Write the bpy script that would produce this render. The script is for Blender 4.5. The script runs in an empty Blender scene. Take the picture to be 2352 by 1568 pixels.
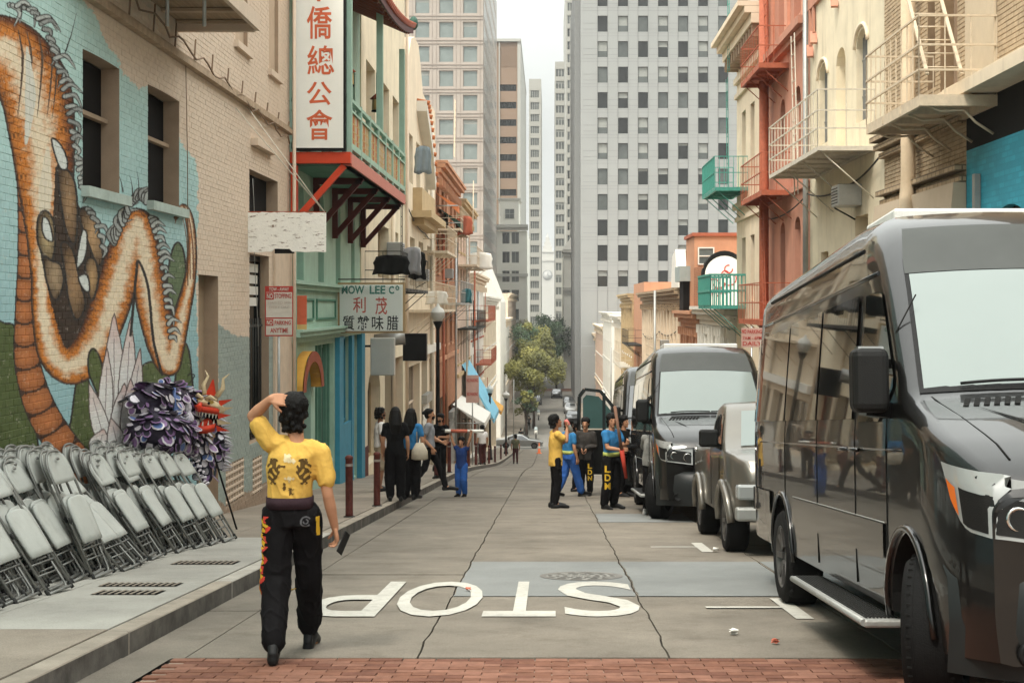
import bpy, bmesh, math, random
import numpy as np
from mathutils import Vector, Matrix, Euler
random.seed(7)
D = bpy.data
SC = bpy.context.scene
COL = SC.collection
# ------------------------------------------------------------------ camera, sky, sun, exposure
F, CX, CY = 3267.0, 1259.0, 705.0          # focal length and street vanishing point, in units of a 2352 px wide picture
cd = D.cameras.new('camera'); cam = D.objects.new('camera', cd); COL.objects.link(cam)
cd.sensor_width = 36.0; cd.lens = 36.0 * F / 2352.0
cd.shift_x = (1176 - CX) / 2352.0; cd.shift_y = -(784 - CY) / 2352.0
cd.clip_start = 0.1; cd.clip_end = 4000
cam.rotation_euler = (math.radians(90), 0, 0)
SC.camera = cam
W = D.worlds.new('World'); SC.world = W; W.use_nodes = True
wt = W.node_tree; wt.nodes.clear()
SUN_EL, SUN_AZ = 58.0, -150.0               # azimuth of the sun, clockwise from +Y
sky = wt.nodes.new('ShaderNodeTexSky'); sky.sky_type = 'NISHITA'; sky.sun_disc = False
sky.sun_elevation = math.radians(SUN_EL); sky.sun_rotation = math.radians(SUN_AZ)
sky.dust_density = 4.0; sky.air_density = 1.0
hs = wt.nodes.new('ShaderNodeMixRGB'); hs.inputs[0].default_value = 0.86
hs.inputs[2].default_value = (9.6, 9.85, 9.3, 1)      # high overcast veil over the blue
bg = wt.nodes.new('ShaderNodeBackground'); bg.inputs[1].default_value = 0.15
wo = wt.nodes.new('ShaderNodeOutputWorld')
tc = wt.nodes.new('ShaderNodeTexCoord'); sx_ = wt.nodes.new('ShaderNodeSeparateXYZ'); mr0 = wt.nodes.new('ShaderNodeMapRange')
mr0.inputs[1].default_value = .12; mr0.inputs[2].default_value = 1; mr0.inputs[3].default_value = .315; mr0.inputs[4].default_value = 1.45   # standard overcast sky: brightest overhead
wt.links.new(tc.outputs['Generated'], sx_.inputs[0]); wt.links.new(sx_.outputs[2], mr0.inputs[0])
vs0 = wt.nodes.new('ShaderNodeVectorMath'); vs0.operation = 'SCALE'; wt.links.new(hs.outputs[0], vs0.inputs[0]); wt.links.new(mr0.outputs[0], vs0.inputs['Scale'])
wt.links.new(sky.outputs[0], hs.inputs[1]); wt.links.new(vs0.outputs[0], bg.inputs[0]); wt.links.new(bg.outputs[0], wo.inputs[0])
sd = D.lights.new('sun', 'SUN'); sd.energy = 1.5; sd.angle = math.radians(11); sd.color = (1.0, 0.93, 0.82)
so = D.objects.new('sun', sd); COL.objects.link(so)
_el, _az = math.radians(SUN_EL), math.radians(SUN_AZ)
_sv = Vector((math.sin(_az) * math.cos(_el), math.cos(_az) * math.cos(_el), math.sin(_el)))
so.rotation_euler = _sv.to_track_quat('Z', 'Y').to_euler()
SC.view_settings.view_transform = 'Standard'; SC.view_settings.look = 'None'
SC.view_settings.exposure = 0.98; SC.view_settings.gamma = 1.0; SC.view_settings.use_curve_mapping = False
SC.render.engine = 'CYCLES'
SC.cycles.max_bounces = 6; SC.cycles.diffuse_bounces = 3; SC.cycles.glossy_bounces = 3
SC.cycles.transmission_bounces = 4; SC.cycles.transparent_max_bounces = 8; SC.cycles.volume_bounces = 0
SC.cycles.use_denoising = True; SC.cycles.sample_clamp_indirect = 10
SC.cycles.caustics_reflective = False; SC.cycles.caustics_refractive = False

# ------------------------------------------------------------------ helpers
def P(px, py, Y): return Vector(((px - CX) / F * Y, Y, (CY - py) / F * Y))
def wy(px, X): return X * F / (px - CX)
SL = 0.0845
def gz(y):
    if y < 140:
        t = min(1, max(0, (y - 42) / 46)); return -1.51 - SL * y - .66 * t * t * (3 - 2 * t)
    if y < 156:
        t = (y - 140) / 16; return -14.0 - SL * 16 * (t - t * t / 2) * 0.9
    return -14.61 - 0.004 * (y - 156)

def tag(o, label=None, cat=None, group=None, kind=None):
    if label: o['label'] = label
    if cat: o['category'] = cat
    if group: o['group'] = group
    if kind: o['kind'] = kind
    return o
def empty(name, loc=(0, 0, 0), label=None, cat=None, group=None, kind=None, rz=0):
    o = D.objects.new(name, None); COL.objects.link(o); o.location = loc; o.rotation_euler = (0, 0, rz)
    o.empty_display_size = 0.2
    return tag(o, label, cat, group, kind)
def link(name, me, parent=None, loc=None, rot=None):
    o = D.objects.new(name, me); COL.objects.link(o)
    if parent: o.parent = parent
    if loc is not None: o.location = loc
    if rot is not None: o.rotation_euler = rot
    return o
CH = {}
def copy_tree(o, loc=None, rot=None, label=None, parent=None):
    c = o.copy(); COL.objects.link(c)
    if parent: c.parent = parent
    if loc is not None: c.location = loc
    if rot is not None: c.rotation_euler = rot
    if label: c['label'] = label
    for ch in list(o.children): copy_tree(ch, parent=c)
    return c

class MB:
    def __init__(s): s.v = []; s.f = []; s.m = []; s.sm = []
    def add(s, vs, fs, mi=0, smooth=False):
        b = len(s.v); s.v += [tuple(v) for v in vs]
        for f in fs: s.f.append(tuple(i + b for i in f)); s.m.append(mi); s.sm.append(smooth)
        return s
    def box(s, x0, y0, z0, x1, y1, z1, mi=0):
        if x0 > x1: x0, x1 = x1, x0
        if y0 > y1: y0, y1 = y1, y0
        if z0 > z1: z0, z1 = z1, z0
        v = [(x0, y0, z0), (x1, y0, z0), (x1, y1, z0), (x0, y1, z0), (x0, y0, z1), (x1, y0, z1), (x1, y1, z1), (x0, y1, z1)]
        return s.add(v, [(0, 3, 2, 1), (4, 5, 6, 7), (0, 1, 5, 4), (1, 2, 6, 5), (2, 3, 7, 6), (3, 0, 4, 7)], mi)
    def hexa(s, v, mi=0):      # 8 points: bottom loop of 4, top loop of 4
        return s.add(v, [(0, 3, 2, 1), (4, 5, 6, 7), (0, 1, 5, 4), (1, 2, 6, 5), (2, 3, 7, 6), (3, 0, 4, 7)], mi)
    def quad(s, a, b, c, d, mi=0): return s.add([a, b, c, d], [(0, 1, 2, 3)], mi)
    def beam(s, a, b, w, h=None, up=(0, 0, 1), mi=0):
        a = Vector(a); b = Vector(b); h = h or w
        d = (b - a).normalized(); u = Vector(up)
        if abs(d.dot(u)) > .98: u = Vector((1, 0, 0))
        r = d.cross(u).normalized(); u = r.cross(d).normalized()
        r = r * (w / 2); u = u * (h / 2)
        return s.hexa([a - r - u, a + r - u, b + r - u, b - r - u, a - r + u, a + r + u, b + r + u, b - r + u], mi)
    def tube(s, pts, r, n=8, mi=0, caps=True, closed=False):
        pts = [Vector(p) for p in pts]; k = len(pts)
        rs = r if isinstance(r, (list, tuple)) else [r] * k
        b = len(s.v); u = None
        for i, p in enumerate(pts):
            a = pts[i - 1] if (i > 0 or closed) else p
            c = pts[(i + 1) % k] if (i < k - 1 or closed) else p
            d = (c - a)
            if d.length < 1e-9: d = Vector((0, 0, 1))
            d.normalize()
            if u is None:
                u = Vector((0, 0, 1)) if abs(d.z) < .9 else Vector((0, 1, 0))
            u = (u - d * u.dot(d))
            if u.length < 1e-6: u = d.orthogonal()
            u.normalize(); w = d.cross(u)
            for j in range(n):
                t = 2 * math.pi * j / n
                s.v.append(tuple(p + (u * math.cos(t) + w * math.sin(t)) * rs[i]))
        for i in range(k if closed else k - 1):
            i2 = (i + 1) % k
            for j in range(n):
                j2 = (j + 1) % n
                s.f.append((b + i * n + j, b + i * n + j2, b + i2 * n + j2, b + i2 * n + j)); s.m.append(mi); s.sm.append(True)
        if caps and not closed:
            s.f.append(tuple(b + j for j in range(n))[::-1]); s.m.append(mi); s.sm.append(False)
            s.f.append(tuple(b + (k - 1) * n + j for j in range(n))); s.m.append(mi); s.sm.append(False)
        return s
    def lathe(s, prof, n=20, c=(0, 0, 0), axis='z', mi=0, smooth=True):
        b = len(s.v); c = Vector(c)
        for (r, h) in prof:
            for j in range(n):
                t = 2 * math.pi * j / n; x, y = r * math.cos(t), r * math.sin(t)
                p = {'z': (x, y, h), 'x': (h, x, y), 'y': (y, h, x)}[axis]
                s.v.append(tuple(c + Vector(p)))
        for i in range(len(prof) - 1):
            for j in range(n):
                j2 = (j + 1) % n
                s.f.append((b + i * n + j, b + i * n + j2, b + (i + 1) * n + j2, b + (i + 1) * n + j)); s.m.append(mi); s.sm.append(smooth)
        return s
    def prism(s, poly, axis, a, b, mi=0):
        """poly: 2D outline; extruded along axis from a to b. axis x: (y,z); y: (x,z); z: (x,y)"""
        n = len(poly)
        def pt(p, t): return {'x': (t, p[0], p[1]), 'y': (p[0], t, p[1]), 'z': (p[0], p[1], t)}[axis]
        vs = [pt(p, a) for p in poly] + [pt(p, b) for p in poly]
        fs = [tuple(range(n))[::-1], tuple(range(n, 2 * n))] + [(i, (i + 1) % n, n + (i + 1) % n, n + i) for i in range(n)]
        return s.add(vs, fs, mi)
    def sphere(s, c, r, n=10, k=7, mi=0, sc=(1, 1, 1)):
        c = Vector(c); b = len(s.v)
        for i in range(k + 1):
            ph = math.pi * i / k
            for j in range(n):
                t = 2 * math.pi * j / n
                s.v.append(tuple(c + Vector((math.sin(ph) * math.cos(t) * sc[0], math.sin(ph) * math.sin(t) * sc[1], math.cos(ph) * sc[2])) * r))
        for i in range(k):
            for j in range(n):
                j2 = (j + 1) % n
                s.f.append((b + i * n + j, b + (i + 1) * n + j, b + (i + 1) * n + j2, b + i * n + j2)); s.m.append(mi); s.sm.append(True)
        return s
    def mesh(s, name, mats):
        me = D.meshes.new(name); me.from_pydata(s.v, [], s.f)
        if not isinstance(mats, (list, tuple)): mats = [mats]
        for m in mats: me.materials.append(m)
        if len(mats) > 1: me.polygons.foreach_set('material_index', s.m)
        me.polygons.foreach_set('use_smooth', s.sm)
        me.update(); return me
    def build(s, name, mats, parent=None, loc=None, rot=None, fix=False, bevel=0, seg=2):
        me = s.mesh(name, mats)
        if fix or bevel:
            bm = bmesh.new(); bm.from_mesh(me)
            bmesh.ops.remove_doubles(bm, verts=bm.verts, dist=1e-5)
            bmesh.ops.recalc_face_normals(bm, faces=bm.faces)
            if bevel:
                es = [e for e in bm.edges if len(e.link_faces) == 2 and e.calc_face_angle(0) > 0.5]
                bmesh.ops.bevel(bm, geom=es, offset=bevel, segments=seg, affect='EDGES', profile=.5, clamp_overlap=True)
            bm.to_mesh(me); bm.free()
        return link(name, me, parent, loc, rot)

# ------------------------------------------------------------------ materials
MATS = {}
def mat(name, col, rough=.7, metal=0.0, var=.12, scale=3.0, bump=.15, bscale=60.0, spec=.16, coat=0.0, emit=None, trans=0.0, alpha=1.0, grime=0.0, brick=None, stretch=None, speck=0.0):
    if name in MATS: return MATS[name]
    m = D.materials.new(name); m.use_nodes = True; t = m.node_tree; N = t.nodes; L = t.links
    b = N['Principled BSDF']
    b.inputs['Roughness'].default_value = rough; b.inputs['Metallic'].default_value = metal
    b.inputs['Specular IOR Level'].default_value = spec
    if coat: b.inputs['Coat Weight'].default_value = coat; b.inputs['Coat Roughness'].default_value = .04
    if trans: b.inputs['Transmission Weight'].default_value = trans
    if alpha < 1: b.inputs['Alpha'].default_value = alpha
    c4 = (col[0], col[1], col[2], 1)
    if emit: b.inputs['Emission Color'].default_value = (*emit[:3], 1); b.inputs['Emission Strength'].default_value = emit[3]
    geo = N.new('ShaderNodeNewGeometry'); src = geo.outputs['Position']
    if stretch:
        mp = N.new('ShaderNodeMapping'); mp.inputs['Scale'].default_value = stretch; L.new(src, mp.inputs[0]); src = mp.outputs[0]
    out = None
    if var or grime:
        n1 = N.new('ShaderNodeTexNoise'); n1.inputs['Scale'].default_value = scale; n1.inputs['Detail'].default_value = 8; n1.inputs['Roughness'].default_value = .65
        L.new(src, n1.inputs['Vector'])
        r = N.new('ShaderNodeMapRange'); r.inputs[1].default_value = .3; r.inputs[2].default_value = .7
        r.inputs[3].default_value = 1 - var; r.inputs[4].default_value = 1 + var
        L.new(n1.outputs['Fac'], r.inputs[0])
        mx = N.new('ShaderNodeVectorMath'); mx.operation = 'SCALE'; mx.inputs[0].default_value = col
        L.new(r.outputs[0], mx.inputs['Scale']); out = mx.outputs[0]
    if grime:
        n2 = N.new('ShaderNodeTexNoise'); n2.inputs['Scale'].default_value = scale * .5; n2.inputs['Detail'].default_value = 10; n2.inputs['Roughness'].default_value = .75
        mp2 = N.new('ShaderNodeMapping'); mp2.inputs['Scale'].default_value = (2.5, 2.5, .35); L.new(geo.outputs['Position'], mp2.inputs[0]); L.new(mp2.outputs[0], n2.inputs['Vector'])
        r2 = N.new('ShaderNodeMapRange'); r2.inputs[1].default_value = .52; r2.inputs[2].default_value = .75; r2.inputs[3].default_value = 0; r2.inputs[4].default_value = grime
        L.new(n2.outputs['Fac'], r2.inputs[0])
        g = N.new('ShaderNodeMixRGB'); g.inputs[2].default_value = (col[0] * .35, col[1] * .31, col[2] * .26, 1)
        L.new(r2.outputs[0], g.inputs[0]); L.new(out, g.inputs[1]); out = g.outputs[0]
    if speck:
        ns = N.new('ShaderNodeTexNoise'); ns.inputs['Scale'].default_value = 95; ns.inputs['Detail'].default_value = 3; ns.inputs['Roughness'].default_value = .8; L.new(geo.outputs['Position'], ns.inputs['Vector'])
        rs = N.new('ShaderNodeMapRange'); rs.inputs[1].default_value = .3; rs.inputs[2].default_value = .7; rs.inputs[3].default_value = 1 - speck; rs.inputs[4].default_value = 1 + speck; L.new(ns.outputs['Fac'], rs.inputs[0])
        nl = N.new('ShaderNodeTexNoise'); nl.inputs['Scale'].default_value = .45; nl.inputs['Detail'].default_value = 6; L.new(geo.outputs['Position'], nl.inputs['Vector'])
        rl_ = N.new('ShaderNodeMapRange'); rl_.inputs[1].default_value = .4; rl_.inputs[2].default_value = .72; rl_.inputs[3].default_value = 1.05; rl_.inputs[4].default_value = .72; L.new(nl.outputs['Fac'], rl_.inputs[0])
        mu = N.new('ShaderNodeMath'); mu.operation = 'MULTIPLY'; L.new(rs.outputs[0], mu.inputs[0]); L.new(rl_.outputs[0], mu.inputs[1])
        vs1 = N.new('ShaderNodeVectorMath'); vs1.operation = 'SCALE'; L.new(out, vs1.inputs[0]); L.new(mu.outputs[0], vs1.inputs['Scale']); out = vs1.outputs[0]
    bh = None
    if brick:       # (width, height, mortar) : fine relief for walls too far away to tell the bricks apart
        sx = N.new('ShaderNodeSeparateXYZ'); L.new(geo.outputs['Position'], sx.inputs[0])
        ad = N.new('ShaderNodeMath'); L.new(sx.outputs[0], ad.inputs[0]); L.new(sx.outputs[1], ad.inputs[1])
        cb = N.new('ShaderNodeCombineXYZ'); L.new(ad.outputs[0], cb.inputs[0]); L.new(sx.outputs[2], cb.inputs[1])
        bt = N.new('ShaderNodeTexBrick'); L.new(cb.outputs[0], bt.inputs['Vector'])
        bt.inputs['Scale'].default_value = 1; bt.inputs['Brick Width'].default_value = brick[0]; bt.inputs['Row Height'].default_value = brick[1]
        bt.inputs['Mortar Size'].default_value = brick[2]; bt.inputs['Color1'].default_value = (1.08,) * 3 + (1,); bt.inputs['Color2'].default_value = (.86,) * 3 + (1,)
        bt.inputs['Mortar'].default_value = (brick[3],) * 3 + (1,) if len(brick) > 3 else (.6, .6, .6, 1)
        ml = N.new('ShaderNodeMixRGB'); ml.blend_type = 'MULTIPLY'; ml.inputs[0].default_value = 1
        if out is None: ml.inputs[1].default_value = c4
        else: L.new(out, ml.inputs[1])
        L.new(bt.outputs['Color'], ml.inputs[2]); out = ml.outputs[0]; bh = bt.outputs['Fac']
    if out is None: b.inputs['Base Color'].default_value = c4
    else: L.new(out, b.inputs['Base Color'])
    if bump:
        n3 = N.new('ShaderNodeTexNoise'); n3.inputs['Scale'].default_value = bscale; n3.inputs['Detail'].default_value = 6
        L.new(src, n3.inputs['Vector'])
        bp = N.new('ShaderNodeBump'); bp.inputs['Strength'].default_value = bump; bp.inputs['Distance'].default_value = .02
        L.new(n3.outputs['Fac'], bp.inputs['Height']); L.new(bp.outputs[0], b.inputs['Normal'])
    MATS[name] = m; return m
def M(n): return MATS[n]

mat('concrete_road', (.182, .160, .130), .8, var=.2, scale=1.6, bump=.35, bscale=90, grime=.5, speck=.28)
mat('concrete_patch', (.198, .205, .198), .8, var=.08, scale=2, speck=.2)
mat('asphalt', (.16, .152, .135), .85, var=.15, scale=.6, bump=.2)
mat('joint', (.035, .03, .026), .95, var=.2)
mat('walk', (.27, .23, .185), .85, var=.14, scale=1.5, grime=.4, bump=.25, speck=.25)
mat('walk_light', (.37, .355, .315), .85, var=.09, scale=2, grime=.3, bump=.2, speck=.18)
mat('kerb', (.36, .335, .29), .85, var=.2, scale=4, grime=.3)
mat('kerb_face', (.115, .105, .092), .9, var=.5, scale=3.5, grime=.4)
mat('paving_brick', (.175, .080, .052), .85, var=.25, scale=9, bump=.4, bscale=150)
mat('paving_brick_b', (.14, .062, .042), .85, var=.25, scale=9, bump=.4, bscale=150)
mat('paving_brick_c', (.21, .102, .070), .85, var=.25, scale=9, bump=.4, bscale=150)
mat('road_paint', (.47, .455, .405), .7, var=.12, scale=9, grime=.6, bump=.2, speck=.18)
mat('iron', (.05, .047, .042), .65, .4, var=.3, scale=20)
mat('black', (.007, .007, .007), .45, var=.2)
mat('black_matte', (.008, .008, .0075), .8, var=.2)
mat('rubber', (.007, .007, .007), .8, var=.25, scale=20, bump=.3, bscale=120)
mat('white', (.72, .70, .64), .6, var=.06)
mat('glass_dark', (.006, .008, .008), .08, spec=.4, var=0, bump=0)
mat('glass_mid', (.09, .11, .11), .1, spec=.6, var=.2, scale=2, bump=0)
mat('glass_sky', (.28, .33, .33), .12, spec=.6, var=.12, scale=.5, bump=0)
mat('interior_dark', (.006, .005, .0045), .9, var=.2)
mat('tan_paint', (.64, .515, .40), .8, var=.08, scale=2, grime=.25, bump=.2, bscale=80)
mat('tan_dark', (.36, .265, .185), .85, var=.12, grime=.2)
mat('green_paint', (.36, .52, .42), .7, var=.10, scale=2, grime=.32)
mat('green_dark', (.10, .23, .165), .65, var=.12)
mat('green_deep', (.045, .10, .075), .6, var=.12)
mat('red_beam', (.58, .065, .025), .5, var=.06, grime=.1)
mat('salmon_beam', (.56, .20, .15), .55, var=.06)
mat('maroon', (.085, .016, .013), .55, var=.2)
mat('cream', (.72, .61, .46), .8, var=.10, scale=1.5, grime=.4, bump=.15)
mat('cream_dark', (.47, .35, .20), .8, var=.1, grime=.2)
mat('cream_yellow', (.74, .65, .48), .8, var=.10, scale=1.5, grime=.38)
mat('white_wall', (.68, .65, .58), .8, var=.08, scale=1, grime=.25)
mat('pinkish', (.60, .44, .34), .8, var=.1, scale=1, grime=.25)
mat('orange_brick', (.40, .185, .10), .85, var=.15, scale=2, grime=.2, brick=(.22, .075, .012, .7))
mat('terracotta', (.50, .26, .155), .8, var=.1, scale=1.5, grime=.2)
mat('salmon', (.50, .24, .165), .75, var=.12, scale=1.5, grime=.4, bump=.1)
mat('salmon_dark', (.36, .11, .06), .7, var=.1)
mat('tan_brick', (.46, .345, .225), .85, var=.14, scale=3, brick=(.24, .085, .014, .42), grime=.2, bump=.3)
mat('tan_brick_bare', (.46, .35, .23), .85, var=.2, scale=5, grime=.1, bump=.3)
mat('blue_paint', (.045, .315, .42), .6, var=.08, scale=2.5, brick=(.24, .085, .01, .85), grime=.15)
mat('blue_shop', (.05, .25, .36), .55, var=.1)
mat('blue_shop_dark', (.02, .08, .13), .55, var=.1)
mat('rust_iron', (.40, .12, .065), .6, var=.2, scale=8)
mat('teal_iron', (.07, .29, .24), .55, var=.15, scale=8)
mat('white_iron', (.60, .55, .46), .6, var=.12, scale=10, grime=.2)
mat('cream_iron', (.60, .50, .37), .6, var=.12, scale=10, grime=.25)
mat('dark_iron', (.04, .04, .035), .6, .3, var=.2, scale=10)
mat('grey_metal', (.33, .33, .31), .45, .5, var=.1)
mat('galv', (.42, .43, .42), .4, .7, var=.1, scale=5)
mat('post_maroon', (.10, .028, .022), .6, var=.4, scale=12, grime=.3)
mat('yellow_arch', (.62, .32, .06), .6, var=.1)
mat('rust_red', (.28, .07, .035), .6, var=.12)
# ------------------------------------------------------------------ ground, road, pavements
def profile_sheet(name, x0, x1, y0, y1, dz, m, step=4.0, kind='structure', nx=1):
    mb = MB(); ys = []
    y = y0
    while y < y1: ys.append(y); y += step if y < 200 else 60
    ys.append(y1); k = nx + 1
    vs = [(x0 + (x1 - x0) * i / nx, yy, gz(yy) + dz) for yy in ys for i in range(k)]
    fs = [(j * k + i, j * k + i + 1, (j + 1) * k + i + 1, (j + 1) * k + i) for j in range(len(ys) - 1) for i in range(nx)]
    mb.add(vs, fs); o = mb.build(name, m); tag(o, kind=kind); return o
profile_sheet('ground', -900, 900, -60, 2600, -.35, M('asphalt'))
XL, XR = -2.8, 4.3
WL, WR_ = -5.1, 6.5
road = profile_sheet('road', XL, XR, -20, 140, -.03, M('joint'))
far_road = profile_sheet('road_beyond_junction', XL, XR, 156.0, 1000, 0, M('asphalt'))
junction = profile_sheet('cross_street', -80, 80, 140.0, 156.0, 0, M('asphalt'), step=2)
# concrete slabs, each its own piece with ragged lane joints
rj = random.Random(3)
lanes = [XL, -2.38, -.86, .80, 2.35, XR]
def joint_x(i, y):
    if i in (0, 1, 5): return lanes[i]
    return lanes[i] + .007 * math.sin(y * 1.9 + i * 2) + .006 * math.sin(y * 5.3 + i) + .005 * math.sin(y * 17 + i * 5)
rows = [9.32, 11.72, 14.6, 18.2, 22.6, 26.5, 30.6, 35, 39.5, 44, 49, 54, 60, 66, 73, 81, 90, 100, 111, 123, 140]
for c in range(5):
    for r in range(len(rows) - 1):
        if c == 2 and r == 1: pass
        g = .0075 if rows[r] < 40 else .02
        y0, y1 = rows[r] + (.007), rows[r + 1] - (.007)
        n = max(2, int((y1 - y0) / .22)) if rows[r] < 30 else 6
        dz = rj.uniform(-.004, .004)
        ys = [y0 + (y1 - y0) * k / n for k in range(n + 1)]
        vs = []
        for y in ys:
            vs.append((joint_x(c, y) + g, y, gz(y) + dz)); vs.append((joint_x(c + 1, y) - g, y, gz(y) + dz))
        fs = [(2 * k, 2 * k + 1, 2 * k + 3, 2 * k + 2) for k in range(n)]
        b = len(vs); vs += [(x, y, z - .045) for x, y, z in vs]
        fs += [(2 * k, 2 * k + 2, b + 2 * k + 2, b + 2 * k) for k in range(n)] + [(2 * k + 1, b + 2 * k + 1, b + 2 * k + 3, 2 * k + 3) for k in range(n)]
        fs += [(0, b, b + 1, 1), (2 * n, 2 * n + 1, b + 2 * n + 1, b + 2 * n)]
        MB().add(vs, fs).build('slab', M('concrete_road'), road)
# near strip below the frame: plain sheets
profile_sheet('road_near_edge', XL, -2.47, -20, 9.32, 0, M('concrete_road'))
# brick crossing
bed = profile_sheet('brick_crossing', -2.45, XR, -20, 9.31, -.012, mat('mortar', (.27, .20, .155), .9, var=.2))
bw, bl = .105, .215
bmesh_ = MB(); bmesh_.box(-bl / 2 + .004, -bw / 2 + .004, -.03, bl / 2 - .004, bw / 2 - .004, .0)
bme = [bmesh_.mesh('brick', M(n)) for n in ('paving_brick', 'paving_brick_b', 'paving_brick_c')]
slope_rot = Euler((-math.atan(SL), 0, 0))
stuff = MB(); nobj = 0; row = 0; y = 9.25
while y > 6.2:
    x = -2.45 + bl / 2 + (bl / 2 if row % 2 else 0)
    while x < XR - .1:
        if y > 8.35 and x < 2.9 and nobj < 298:
            o = link('brick', rj.choice(bme), bed, (x, y, gz(y) + rj.uniform(-.002, .003)), slope_rot); nobj += 1
        else:
            z = gz(y); stuff.hexa([(x - bl / 2 + .004, y - bw / 2 + .004, z - .03), (x + bl / 2 - .004, y - bw / 2 + .004, z - .03), (x + bl / 2 - .004, y + bw / 2 - .004, z - .03), (x - bl / 2 + .004, y + bw / 2 - .004, z - .03),
                (x - bl / 2 + .004, y - bw / 2 + .004, z + SL * bw / 2), (x + bl / 2 - .004, y - bw / 2 + .004, z + SL * bw / 2), (x + bl / 2 - .004, y + bw / 2 - .004, z - SL * bw / 2), (x - bl / 2 + .004, y + bw / 2 - .004, z - SL * bw / 2)])
        x += bl
    y -= bw; row += 1
tag(stuff.build('brick_field', M('paving_brick'), bed), kind='stuff')
# paint on the road (sheets 4 mm up)
def road_poly(name, pts, m, dz=.004, parent=road, thick=False):
    mb = MB(); vs = [(x, y, gz(y) + dz + .005) for x, y in pts]
    mb.add(vs, [tuple(range(len(pts)))]); o = mb.build(name, m, parent); return o
def strips(name, x0, x1, y0, y1, m, dz, n=6, parent=road):
    vs = []; 
    for k in range(n + 1):
        y = y0 + (y1 - y0) * k / n; vs += [(x0 if not callable(x0) else x0(y), y, gz(y) + dz), (x1 if not callable(x1) else x1(y), y, gz(y) + dz)]
    return MB().add(vs, [(2 * k, 2 * k + 1, 2 * k + 3, 2 * k + 2) for k in range(n)]).build(name, m, parent)
strips('patch', lambda y: joint_x(2, y) + .014, lambda y: joint_x(3, y) - .014, 12.7, 15.95, M('concrete_patch'), .006, 16)
strips('patch', lambda y: joint_x(3, y) + .014, 2.33, 12.7, 15.95, M('concrete_patch'), .006, 16)
strips('patch', 2.37, 4.28, 12.7, 15.95, M('concrete_patch'), .006, 4)
strips('patch', lambda y: joint_x(3, y) + .014, 2.33, 22.6, 24.8, M('concrete_patch'), .006, 10)
for (yc, xa, xb) in ((11.9, 1.32, 1.95), (17.9, 1.29, 1.86)):
    strips('parking_mark', xa, xb, yc - .05, yc + .05, M('road_paint'), .009, 2)
    strips('parking_mark', xb, xb + .14, yc - .72, yc + .62, M('road_paint'), .009, 4)
# manhole
mh = MB(); C0 = (.335, 14.4)
def disc_ring(mb, r0, r1, z, n=40, mi=0, skip=None):
    for j in range(n):
        if skip and j % skip == 0: continue
        a, b = 2 * math.pi * j / n, 2 * math.pi * (j + 1) / n
        mb.quad((r0 * math.cos(a), r0 * math.sin(a), z), (r1 * math.cos(a), r1 * math.sin(a), z), (r1 * math.cos(b), r1 * math.sin(b), z), (r0 * math.cos(b), r0 * math.sin(b), z), mi)
man = empty('manhole', (C0[0], C0[1], gz(C0[1]) + .004), 'round iron manhole cover in the pale patch just beyond the STOP lettering', 'manhole cover')
man.rotation_euler = slope_rot
mb = MB(); disc_ring(mb, .36, .42, .006, mi=0)
mb.build('rim', mat('mh_rim', (.17, .16, .145), .7, .2, var=.3), man)
mb = MB(); disc_ring(mb, 0, .355, .0055); mb.build('lid', mat('mh_lid', (.23, .225, .205), .7, .2, var=.25, scale=12), man)
mb = MB()
for k, (a, b_, s) in enumerate(((.30, .34, 3), (.23, .26, 4), (.15, .19, 3), (.06, .10, 2))): disc_ring(mb, a, b_, .010, 36, 0, s)
mb.build('tread', mat('mh_rim', (.17, .16, .145)), man)

# ---- flat lettering helper: text normalised to its bounding box
TXT = {}
def text_geo(s, bold=.0, extrude=0.0):
    key = (s, bold, extrude)
    if key in TXT: return TXT[key]
    cu = D.curves.new('lettering', 'FONT'); cu.body = s; cu.offset = bold; cu.size = 1; cu.extrude = extrude; cu.resolution_u = 4
    o = D.objects.new('lettering', cu); COL.objects.link(o)
    dg = bpy.context.evaluated_depsgraph_get(); me = D.meshes.new_from_object(o.evaluated_get(dg))
    vs = np.array([v.co[:] for v in me.vertices]) if len(me.vertices) else np.zeros((0, 3)); fs = [tuple(p.vertices) for p in me.polygons]
    D.objects.remove(o); D.curves.remove(cu); D.meshes.remove(me)
    if len(vs):
        mn = vs.min(0); mx = vs.max(0); vs[:, :2] = (vs[:, :2] - mn[:2]) / (mx[:2] - mn[:2] + 1e-9)
    TXT[key] = (vs, fs); return TXT[key]
def put_text(s, fn, m, parent, name='lettering', bold=.0):
    vs, fs = text_geo(s, bold)
    if not len(vs): return None
    return MB().add([fn(v[0], v[1]) for v in vs], fs).build(name, m, parent)
for ch, xa, xb in (('S', .09, .77), ('T', -.53, .06), ('O', -1.31, -.58), ('P', -2.02, -1.38)):
    ya, yb = 11.30, 13.85
    put_text(ch, lambda u, v, xa=xa, xb=xb: (xb - u * (xb - xa), yb - v * (yb - ya), gz(yb - v * (yb - ya)) + .011), M('road_paint'), road, 'stop_letter', .002)

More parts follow.
